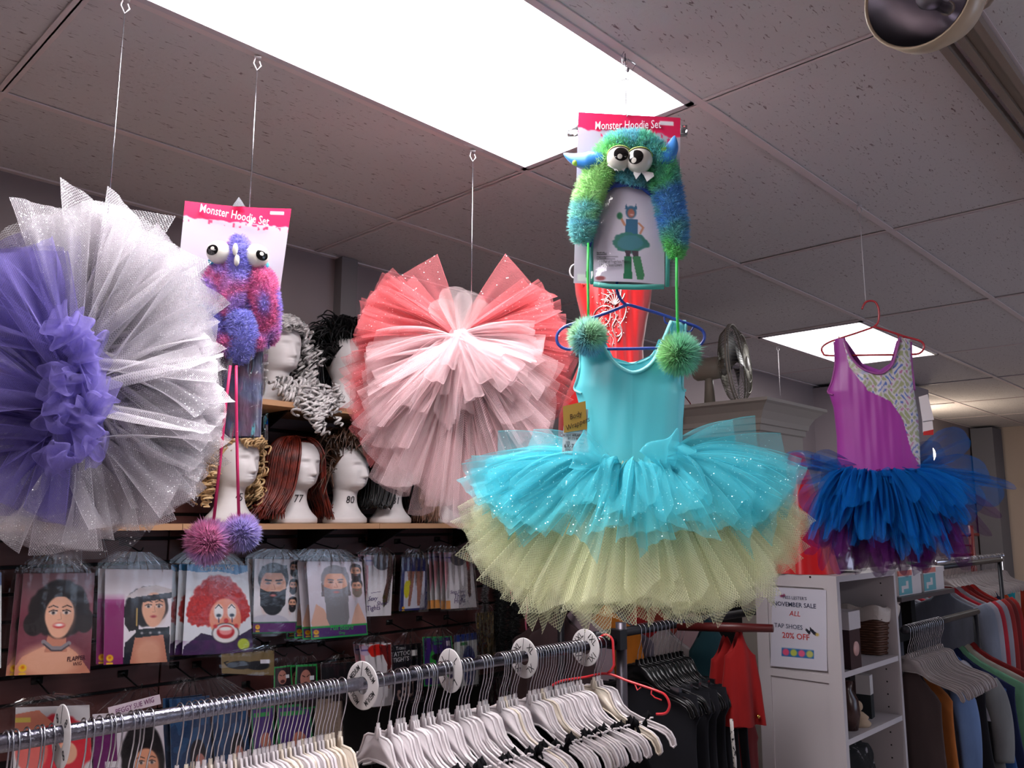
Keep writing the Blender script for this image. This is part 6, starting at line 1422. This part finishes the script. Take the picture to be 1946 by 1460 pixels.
for i, (r, o_) in enumerate(((.0, .060), (.03, .060), (.037, .055), (.037, .05), (.0, .05), (0, .05))):
    for j in range(20): P[i, j] = disc(2*pi*j/20, r, o_)
g.grid(P, wrap=True); part('front_badge', g, FM, t)
for k in range(3):
    P = np.zeros((8, 8, 3))
    for i in range(8):
        for j in range(8):
            r = .02+.150*i/7; a = 2*pi*k/3+(j/7-.5)*(1.5-.2*i/7)+.5*i/7; P[i, j] = disc(a, r, .022*(j/7-.5)*1.6)
    m_ = MB(); m_.grid(P); part('blade', m_, mat('dark_blade', (.14, .13, .14), .35), t)
g = MB(); pts = [tuple(ce-axis*o_) for o_ in (.02, .06, .065, .10, .19, .205, .21)]; g.tube(pts, [.02, .045, .052, .055, .052, .04, .02], 20); part('motor_housing', g, FM, t)
b0 = ce-axis*.13; g = MB(); g.tube([tuple(b0+Vector((0, 0, -.03))), tuple(b0+Vector((0, 0, -.08))), tuple(Vector((b0.x, b0.y, .02)))], [.022, .026, .034], 16, flat=.8); part('neck', g, FM, t)
g = MB(); g.lathe([(0, 0), (.09, 0), (.088, .012), (.04, .022), (0, .024)], 28, (b0.x, b0.y, 0.001)); part('base', g, FM, t)
# pink fabric flower at the cabinet corner
p = at_d(1307, 770, 3.4); F = Fr((cx+.03, at_x(1307, 770, cx+.03).y, ztop), 0); t = thing('fabric_flower', 'pale pink fabric flower with a red stem hanging over the cabinet moulding', 'artificial flower', F)
PK = mat('pale_pink_petal', (.80, .62, .62), .8); NP.seed(6)
for k in range(14):
    v = Vector((NP.normal(), NP.normal(), NP.normal())).normalized(); c = Vector((-.14, 0, -.03+NP.normal()*.035))+v*.03; P = np.zeros((5, 8, 3)); a = v.orthogonal().normalized(); b = v.cross(a)
    for i in range(5):
        for j in range(8): q = 2*pi*j/8; P[i, j] = c+(a*cos(q)+b*sin(q))*.028*i/4*(1+.2*sin(3*q))+v*.012*(i/4)**2
    m_ = MB(); m_.grid(P, wrap=True); part('petal', m_, PK, t)
part('stem', MB().tube([(-.11, 0, .04), (-.05, 0, .075), (.02, 0, .03), (.04, 0, .004)], .003, 6), mat('red_stem', (.6, .12, .1), .5), t)
# ---- red gown
pg = at_d(1160, 600, 2.55); F = Fr(pg, None, face=.12); sg_ = F.s
oL = [(1092, 536), (1094, 560), (1106, 610), (1110, 640), (1102, 690), (1080, 740), (1062, 790), (1058, 900)]; oR = [(1240, 540), (1237, 570), (1228, 620), (1222, 660), (1224, 700), (1240, 760), (1255, 900)]
t = thing('red_gown', 'red satin evening gown with silver beading hanging behind the turquoise leotard', 'dress', F)
nl = [(1150, 536), (1160, 540)]; nr = [(1180, 540), (1160, 540)]
bodice(F, t, oL, oR, [(1165, 534), (1166, 536)], [(1166, 534), (1166, 536)], 900, RG, 'front_panel', .07, nrow=50, nc=18, wr=.004)
bodice(F, t, oL, oR, [(1165, 534), (1166, 536)], [(1166, 534), (1166, 536)], 900, RG, 'back_panel', .05, side=1, nrow=20, nc=10)
sy = shell_y(oL, oR, .07); BDM = mat('silver_bead', (.90, .78, .76), .2, .7); g = MB(); NP.seed(5)
def swirl(pts, r=.0022):
    P = smooth_path(pts, 5); g.tube([(F.L(x, y, 0).x, sy(x, y)-.002, F.L(x, y, 0).z) for x, y in P], r, 5)
for k in range(7):   # feathered spray
    a = radians(30+k*20); swirl([(1162, 592), (1162+16*cos(a), 592-22*sin(a)), (1162+26*cos(a+.2), 592-34*sin(a+.2))])
    swirl([(1162+16*cos(a), 592-22*sin(a)), (1162+20*cos(a+.5), 592-26*sin(a+.5)), (1162+15*cos(a+.6), 592-30*sin(a+.6))], .0015)
swirl([(1122, 612), (1130, 598), (1145, 592), (1160, 600), (1165, 615), (1158, 632), (1166, 650), (1176, 640), (1170, 622)]); swirl([(1130, 620), (1140, 604), (1154, 606), (1152, 622), (1142, 632)])
swirl([(1178, 585), (1184, 598), (1180, 615), (1172, 630), (1176, 645), (1168, 660)]); swirl([(1150, 640), (1160, 655), (1158, 668), (1166, 672)], .0015)
for k in range(130):
    x, y = 1155+NP.normal()*14, 605+NP.normal()*26; q = F.L(x, y, 0); g.ball((q.x, sy(x, y)-.002, q.z), .0022, 5, 4)
part('beading', g, BDM, t, kind='stuff')
part('hanging_loop', MB().tube([(-.09, -.05, .085), (-.02, -.01, .082), (0, 0, .078), (.03, -.01, .082), (.09, -.05, .085)], .003, 6), RG, t)
gw = thing('hanging_wire', 'thin wire holding the red satin gown', 'hanging wire', Fr((pg.x, pg.y, CEIL-.001)), 'wires hanging from the ceiling grid'); part('wire', MB().tube([(0, 0, 0), (0, 0, pg.z-CEIL+.075)], .001, 6), STEEL, gw)
# ================================================================= RACKS OF CLOTHES
def cloth(name, col, rough=.8): return mat('cloth_'+name, col, rough, sheen=.08, spec=.25, noise=(9, tuple(c*.72 for c in col), .3, .7, (1, 1, .3)))
def garment(F, w, L, m_, lab, grp, name='garment', sleeve=0, th=.018, flare=1.1, seed=0, cat='garment', neck=.05, drop=.05):
    r = np.random.RandomState(seed); t = thing(name, lab, cat, F, grp); nz, n = 22, 32; P = np.zeros((nz, n, 3)); ph = r.rand(4)*6
    for i in range(nz):
        v = i/(nz-1); z = -L*v**1.2; s = min(1, v**1.2*L/.07)
        hw = neck+(w/2-neck)*s if s < 1 else w/2*(1-.10*sin(min(1, v*1.6)*pi)+(flare-1)*v)
        for j in range(n):
            q = 2*pi*j/n; f = 1+.35*v*sin(4*q+ph[0])+.25*v*sin(7*q+ph[1]); P[i, j] = (hw*cos(q), th*(.5+.8*v)*sin(q)*f+.010*v*sin(cos(q)*6+ph[2]), z-drop*(abs(cos(q))**1.5)*(1-min(1, v*3)))
    mb = MB(); mb.grid(P, wrap=True); part('body', mb, m_, t)
    if sleeve:
        for sx in (-1, 1):
            x0 = sx*w/2*.92; pts = [(x0*.9, 0, -.045-drop*.5), (x0*1.06, 0, -.10-drop), (x0*1.12, -.004, -.10-drop-sleeve*.5), (x0*1.10, -.006, -.10-drop-sleeve)]
            part('sleeve', MB().tube(smooth_path(pts, 5), list(np.interp(np.linspace(0, 1, 16), [0, .2, 1], [.035, .05, .038])), 14, flat=.5), m_, t)
    return t
def clear_hanger(F, lab, grp, m_=None):
    t = thing('clothes_hanger', lab, 'hanger', F, grp); part('hook', HOOKMESH, None, t); part('body', BODYC if m_ is None else m_, None, t); return t
CLR = mat('smoky_clear_plastic', (.85, .80, .80), .12, trans=.45, ior=1.4)
_b = MB(); _b.prism(out, -.0012, .0012); _b.tube([(x, 0, z) for x, z in out], .003, 5, closed=True); BODYC = _b.mesh('hanger_body_clear', CLR)
_b = MB(); _b.prism(out, -.0012, .0012); _b.tube([(x, 0, z) for x, z in out], .003, 5, closed=True); BODYK = _b.mesh('hanger_body_black', mat('black_plastic', (.04, .04, .05), .3))
def rack(name, xa, xb, y, z, lab, m_=CHROME, cap_=True):
    t = thing(name, lab, 'clothes rack', Fr((xa, y, z), 0)); part('rail', MB().tube([(0, 0, 0), (xb-xa, 0, 0)], .014, 18), m_, t)
    if cap_: part('end_cap', MB().tube([(xb-xa, 0, 0), (xb-xa+.012, 0, 0)], [.020, .020], 16), m_, t)
    for x in ((.02, xb-xa-.03) if cap_ else (xb-xa-.03,)): part('upright', MB().tube([(x, .0, -z+.01), (x, .0, 0)], .012, 12), m_, t)
    return t
NP.seed(21)
# far rack: chrome rail whose end shows against the cream wall
e_ = at_d(1903, 1056, 6.3); ra_y, ra_z, xe_ = e_.y, e_.z, e_.x
rack('garment_rack', xe_-1.5, xe_, ra_y, ra_z, 'chrome rail of the far clothes rack near the cream wall')
cA = [((.42, .08, .08), 'maroon'), ((.62, .10, .09), 'brick red'), ((.10, .13, .24), 'navy'), ((.85, .32, .14), 'orange'), ((.15, .62, .68), 'turquoise'), ((.82, .76, .70), 'cream'), ((.72, .24, .14), 'rust'), ((.14, .12, .16), 'charcoal')]
for k, (c, nm) in enumerate(cA):
    X = xe_-1.15+.15*k; yaw = -pi/2+NP.normal()*.04
    clear_hanger(Fr((X, ra_y, ra_z), yaw), 'clear hanger carrying the %s garment on the far rack' % nm, 'clear hangers on the far rack')
    garment(Fr((X+.004, ra_y, ra_z-.115), yaw), .42, (.95, .75, 1.1)[k % 3], cloth(nm.replace(' ', '_'), c), nm+' garment on the far chrome rack near the cream wall', 'garments on the far rack', seed=k, drop=.07)
for k in range(18):
    X = xe_-1.35+.075*k; clear_hanger(Fr((X, ra_y, ra_z), -pi/2+NP.normal()*.08), 'empty clear hanger between the garments of the far rack', 'empty clear hangers on the far rack')
# nearer rack of jackets
j0 = at_d(1789, 1121, 4.35)
rack('garment_rack', j0.x+.0, j0.x+1.15, j0.y, j0.z+.115, 'dark rail of long sleeved jackets between the white boxes and the far rack', mat('dark_rail', (.2, .2, .22), .4, .5), False)
cJ = [((.50, .52, .58), 'slate grey', .62), ((.66, .64, .68), 'pale heather', .60), ((.72, .13, .20), 'crimson', .55), ((.62, .60, .64), 'speckled grey', .5), ((.62, .15, .14), 'dark red', .55), ((.45, .08, .08), 'burgundy', .5), ((.66, .12, .10), 'vermilion', .5)]
for k, (c, nm, sl) in enumerate(cJ):
    garment(Fr((j0.x+.03+.085*k, j0.y, j0.z), -pi/2+NP.normal()*.03), .40, .95, cloth(nm.replace(' ', '_'), c), nm+' long sleeved jacket on the rack beyond the white boxes', 'long sleeved jackets', name='jacket', sleeve=sl*.75, seed=20+k, drop=.05, cat='jacket')
# low rail beyond the bookcase
b0 = at_d(1722, 1197, 3.15); rb_y, rb_z, xs_ = b0.y, b0.z, b0.x
rack('garment_rack', xs_-.02, xs_+.90, rb_y, rb_z, 'low dark rail right of the bookcase, crowded with clear hangers', mat('dark_rail'), False)
for k in range(18): clear_hanger(Fr((xs_+.0+k*.022, rb_y, rb_z), -pi/2+NP.normal()*.09), 'smoky clear hanger on the low rail right of the bookcase', 'clear hangers on the low rail')
c2 = [((.30, .24, .24), 'taupe'), ((.72, .42, .20), 'amber'), ((.42, .52, .70), 'sky blue'), ((.66, .10, .15), 'scarlet'), ((.10, .10, .13), 'black'), ((.52, .52, .52), 'ash grey'), ((.20, .36, .60), 'denim blue'), ((.10, .14, .30), 'midnight blue'), ((.46, .68, .54), 'mint green'), ((.74, .70, .66), 'stone'), ((.55, .12, .12), 'cardinal red')]
for k, (c, nm) in enumerate(c2):
    garment(Fr((xs_+.03+k*.078, rb_y, rb_z-.125), -pi/2+NP.normal()*.05), .20+.034*k, .85, cloth(nm.replace(' ', '_'), c), nm+' garment on the low rail right of the bookcase', 'garments on the low rail', sleeve=(.2 if k in (2, 5) else 0), seed=30+k, drop=.09)
g = garment(Fr(at_d(1830, 1255, 3.35), -pi/2+.2), .16, .22, cloth('white', (.80, .80, .86)), 'small white folded cloth hanging over the low rail', None, name='white_cloth', seed=99, drop=.05, cat='cloth')
# shelf with boxes beyond the bookcase
sx_ = at_y(1700, 1135, 1.45).x
t = thing('box_shelf', 'dark edged shelf holding white boxes beyond the bookcase', 'shelf', Fr((sx_, 1.42, at_y(1710, 1137, 1.42).z), 0)); part('board', MB().box2((0, 0, -.02), (.76, .30, 0)), mat('shelf_dark_edge', (.30, .27, .28), .5), t, False)
for x in (.10, .55): part('upright', MB().box2((x, .15, -1.1), (x+.06, .20, -.02)), mat('black_upright', (.05, .05, .05), .5), t, False)
for y in (-.25, -.42, -.60): part('crossbar', MB().box2((.16, .16, y), (.55, .19, y+.06)), mat('black_upright'), t, False)
zt_ = at_y(1710, 1137, 1.42).z
for k, (x, lab) in enumerate(((.06, 'white box with a salmon lid and teal label, nearer the bookcase'), (.40, 'white box with a salmon lid and teal label, farther from the bookcase'))):
    F = Fr((sx_+x, 1.45, zt_), 0); t = thing('storage_box', lab, 'box', F, 'white boxes with salmon lids')
    part('box_body', MB().box2((0, 0, 0), (.30, .20, .09)), WHITEP, t, False); part('lid', MB().box2((-.004, -.004, .09), (.304, .204, .115)), WHITEP, t, False)
    part('lid_band', MB().box2((-.005, -.005, .091), (.17, .0, .114)), mat('salmon_print', (.88, .52, .47), .5), t, False)
    lb = MB(); lb.box2((0, -.002, .005), (.17, 0, .085)); part('teal_label', lb, mat('teal_print', (.42, .68, .72), .5), t, False); lb = MB(); lb.box2((.03, -.003, .03), (.12, -.002, .045)); lb.box2((.09, -.003, .045), (.12, -.002, .065)); lb.box2((.03, -.003, .015), (.055, -.002, .03)); part('label_mark', lb, WHITEP, t, False)
F = Fr((sx_+.12, 1.50, zt_+.116), 0); t = single('glass_ball', MB().ball((0, 0, .045), .045, 24, 16), mat('clear_glass', (1, 1, 1), .03, trans=1, ior=1.45), 'clear glass ball on the nearer white box', 'ornament', F)
F = Fr((sx_+.55, 1.52, zt_+.116), 0); t = single('green_dish', MB().lathe([(0, 0), (.03, 0), (.06, .018), (.064, .02), (.05, .008), (0, .004)], 24), mat('green_glass', (.1, .75, .35), .1, trans=.4), 'small shiny green dish on the farther white box', 'dish', F)
# red wall grid behind the far rack
F = Fr((6.16, 1.35, 1.5), -pi/2); 
t = thing('red_grid_stand', 'dark red metal display stand behind the far rack', 'display stand', Fr(at_d(1845, 1010, 7.3), -.3)); RM = mat('red_metal', (.45, .10, .12), .4)
z0 = -t.location.z
part('upright', MB().tube([(0, 0, z0+.01), (0, 0, .05)], .022, 10), RM, t); part('crossbar', MB().tube([(-.25, 0, -.03), (.10, 0, -.03)], .014, 10), RM, t); part('crossbar', MB().tube([(-.25, 0, -.20), (-.02, 0, -.20)], .014, 10), RM, t); part('crossbar', MB().tube([(-.25, 0, -.12), (-.02, 0, -.12)], .008, 8), RM, t)
# garments low behind the rail: trousers rack, teal and red costumes
def pxg(px, py, d, w, L, c, nm, lab, seed, sleeve=0, yaw=None, flare=1.1, grp='costumes behind the front rail', drop=.06, th=.02, neck=.05):
    F = Fr(at_d(px, py, d), (-pi/2+.1 if yaw is None else yaw)); return garment(F, w, L, cloth(nm, c), lab, grp, sleeve=sleeve, seed=seed, flare=flare, drop=drop, th=th, neck=neck)
rt_ = at_d(1225, 1195, 2.6)
rack('garment_rack', rt_.x-.25, rt_.x+.85, rt_.y, rt_.z+.0, 'black rail of trousers behind the end of the front rail', mat('dark_rail'), False)
for k in range(12):
    F = Fr((rt_.x-.04+k*.022, rt_.y, rt_.z), -pi/2+NP.normal()*.06); t = thing('clothes_hanger', 'black plastic hanger on the trouser rail behind the front rack', 'hanger', F, 'black hangers on the trouser rail'); part('hook', HOOKMESH, None, t); part('body', BODYK, None, t)
TB = cloth('black', (.03, .03, .035))
for k in range(7):
    F = Fr((rt_.x-.02+k*.05, rt_.y-.02, rt_.z-.17), -pi/2+NP.normal()*.05)
    t = garment(F, .36, .62, TB, 'black trousers clipped to the trouser rail behind the front rack', 'black trousers', name='trousers', seed=50+k, drop=0, neck=.17, flare=1.0, cat='trousers')
    for x in (-.10, .10): part('clip', MB().box((x, 0, .004), (.03, .016, .02)), STEEL, t, False)
pxg(1262, 1190, 2.95, .34, .5, (.70, .66, .66), 'off_white', 'off white sleeve of a garment at the far end of the trouser rail', 61, .0)
pxg(1278, 1185, 3.1, .34, .6, (.42, .30, .22), 'brown', 'brown garment between the off white and cobalt garments', 62)
pxg(1290, 1185, 3.15, .34, .5, (.10, .25, .55), 'cobalt', 'cobalt blue garment behind the black trousers', 63)
pxg(1315, 1165, 3.0, .20, 1.1, (.72, .60, .62), 'dusty_pink', 'dusty pink garment beside the cobalt garment', 64)
pxg(1347, 1178, 2.8, .15, 1.0, (.07, .22, .25), 'dark_teal', 'long dark teal costume left of the red costumes', 65, .0, yaw=-pi/2+.8, th=.04, neck=.04)
rc = at_d(1400, 1185, 2.6)
t = thing('wooden_hanger_bar', 'dark red wooden bar above the red costumes', 'hanger bar', Fr(at_d(1370, 1192, 2.62), -pi/2+.25)); part('bar', MB().tube([(-.14, 0, -.008), (0, 0, .0), (.16, 0, .006)], [.012, .015, .012], 12), mat('red_wood', (.32, .07, .06), .4), t)
pxg(1378, 1208, 2.66, .09, .27, (.62, .08, .08), 'costume_red', 'red costume jacket sleeve with brass bells beside the bookcase', 66, .0, yaw=-pi/2+.9, th=.03, flare=1.5, neck=.025)
pxg(1404, 1198, 2.62, .09, .28, (.60, .07, .08), 'costume_red', 'red costume cape hanging against the bookcase', 67, .0, yaw=-pi/2+.9, flare=1.6, th=.03, neck=.02)
pxg(1362, 1360, 2.62, .07, .5, (.66, .09, .09), 'costume_red', 'red costume trouser leg below the brass bells', 68, .0, yaw=-pi/2+.9, th=.03, neck=.03)
pxg(1405, 1345, 2.68, .12, .5, (.40, .05, .06), 'costume_maroon', 'dark maroon costume skirt below the red cape', 69, .0, yaw=-pi/2+.9, th=.04)
t = single('spotted_trim', MB().tube([tuple(at_d(x, y, 2.50)-at_d(1395, 1370, 2.50)) for x, y in ((1390, 1368), (1392, 1400), (1396, 1440), (1398, 1480))], .0085, 10, flat=.6), mat('spotted_fur', (.85, .82, .80), .9, noise=(90, (.05, .05, .06), .40, .46)), 'white fur trim with black spots hanging below the red costume', 'fur trim', Fr(at_d(1395, 1370, 2.5), 0))
for k, (x, y) in enumerate(((1356, 1368), (1366, 1369), (1441, 1362))): single('bell', MB().ball((0, 0, 0), .0065, 12, 8), mat('brass_bell', (.85, .68, .35), .15, 1), ('round brass bell on the left cuff of the red costume', 'round brass bell beside its twin on the red costume', 'round brass bell on the red cape by the bookcase')[k], 'bell', Fr(at_d(x, y, 2.56), 0))
# colours glimpsed under the pale yellow net
for k, (px, py, c, nm) in enumerate(((1098, 1150, (.70, .62, .66), 'pale_grey_cloth'), (1118, 1160, (.50, .14, .14), 'dark_red_cloth'), (1132, 1150, (.42, .55, .15), 'green_cloth'), (1152, 1150, (.85, .50, .15), 'orange_cloth'), (1176, 1162, (.45, .42, .48), 'grey_cloth'), (1030, 1170, (.30, .22, .22), 'umber_cloth'), (1065, 1160, (.35, .27, .28), 'mocha_cloth'), (1215, 1150, (.65, .12, .14), 'red_cloth'), (1245, 1150, (.6, .25, .2), 'russet_cloth'))):
    pxg(px, py, 3.0+.05*(k % 3), .30, .55 if k not in (2, 3) else .35, c, nm, nm.replace('_', ' ')+' garment half hidden under the pale yellow net', 80+k, grp='garments glimpsed under the yellow net')
F0 = thing('garment_rack', 'dark rail behind the pale yellow net skirt', 'clothes rack', Fr(at_d(1130, 1145, 3.05), 0)); part('rail', MB().tube([(-.20, 0, .0), (.75, 0, .0)], .012, 12), mat('dark_rail'), F0)
part('upright', MB().tube([(-.19, 0, -F0.location.z+.01), (-.19, 0, 0)], .012, 12), mat('dark_rail'), F0); part('upright', MB().tube([(.74, 0, -F0.location.z+.01), (.74, 0, 0)], .012, 12), mat('dark_rail'), F0)
# feather boas and dark accessories on the wall, left of that rack
def boa(px, py0, py1, d, col, lab, r=.03, n=2600, name='feather_boa', seed=1):
    NP.seed(seed); o = at_y(px, py0, 2.64+.02*(seed % 2)); py1 = py0+(py1-py0)*1.0; d = (o-CAM).dot(fw); F = Fr(o, 0); L = o.z-at_d(px, py1, d).z; tt = NP.rand(n); P = np.stack([.01*np.sin(tt*9), .01*np.cos(tt*7), -tt*L], 1)
    D = NP.normal(size=(n, 3)); D[:, 2] *= .5; D /= np.linalg.norm(D, axis=1)[:, None]; mb = MB(); C = np.array(col)*NP.uniform(.6, 1.15, size=(n, 1)); mb.blades(P, D, NP.uniform(.6, 1.1, n)*r, .0016, np.clip(C, 0, 1), bend=np.array([[0, 0, -.006]])*np.ones((n, 1)))
    t = thing(name, lab, 'feather boa', F, 'feather boas on the wall'); part('cord', MB().tube([(0, 0, .02), (0, 0, -L*.5), (0, 0, -L)], .004, 6), mat('boa_cord', (.1, .1, .1)), t); part('peg', MB().tube([(0, 0, .012), (0, max(.01, WALLY-.01-o.y), .03)], .003, 6), HOOKM, t); part('feathers', mb, FUR, t, False, kind='stuff')
boa(922, 1085, 1165, 2.7, (.55, .53, .54), 'pale grey feather boa beside the thigh highs package', .022, 1500, seed=2)
for k, (x, a, b_) in enumerate(((950, 1105, 1250), (975, 1120, 1260), (1015, 1150, 1300), (1045, 1165, 1300), (1070, 1170, 1300))): boa(x, a, b_, 2.72+.03*(k % 2), (.05, .05, .06), ('black feather boa beside the pale grey one', 'black feather boa left of the pink ribbon', 'black feather boa right of the pink ribbon', 'black feather boa above the XL size disc', 'black feather boa left of the 1XL size disc')[k], .045, 3000, seed=3+k)
for px, py, L, d, lab in ((1000, 1135, .16, 2.55, 'pink satin ribbon hanging among the black feather boas'), (972, 1105, .07, 2.52, 'shorter dusty pink ribbon under the edge of the yellow net')):
    o = at_y(px, py, d+.02); t = thing('pink_ribbon', lab, 'ribbon', Fr(o, 0), 'pink ribbons')
    part('ribbon', MB().tube(smooth_path([(0, 0, 0), (.006, 0, -L*.33), (-.004, 0, -L*.66), (.005, 0, -L)], 5), .012, 10, flat=.3), mat('pink_satin', (.88, .42, .55), .4), t)
    part('peg', MB().tube([(0, -.006, .0), (0, WALLY-.01-o.y, .02)], .003, 6), HOOKM, t)

# lit globe lamp far behind the purple leotard, on the end wall
p = at_y(1755, 864, WALLY-.16); F = Fr(p, 0); t = thing('wall_lamp', 'bright round wall lamp glimpsed beside the purple leotard', 'lamp', F)
part('globe', MB().ball((0, 0, 0), .10, 20, 14), mat('lamp_globe', (1, 1, 1), .4, emis=((1.0, .86, .66), 22)), t); part('wall_mount', MB().tube([(0, .08, 0), (0, .158, 0)], [.03, .05], 16), TRK, t)
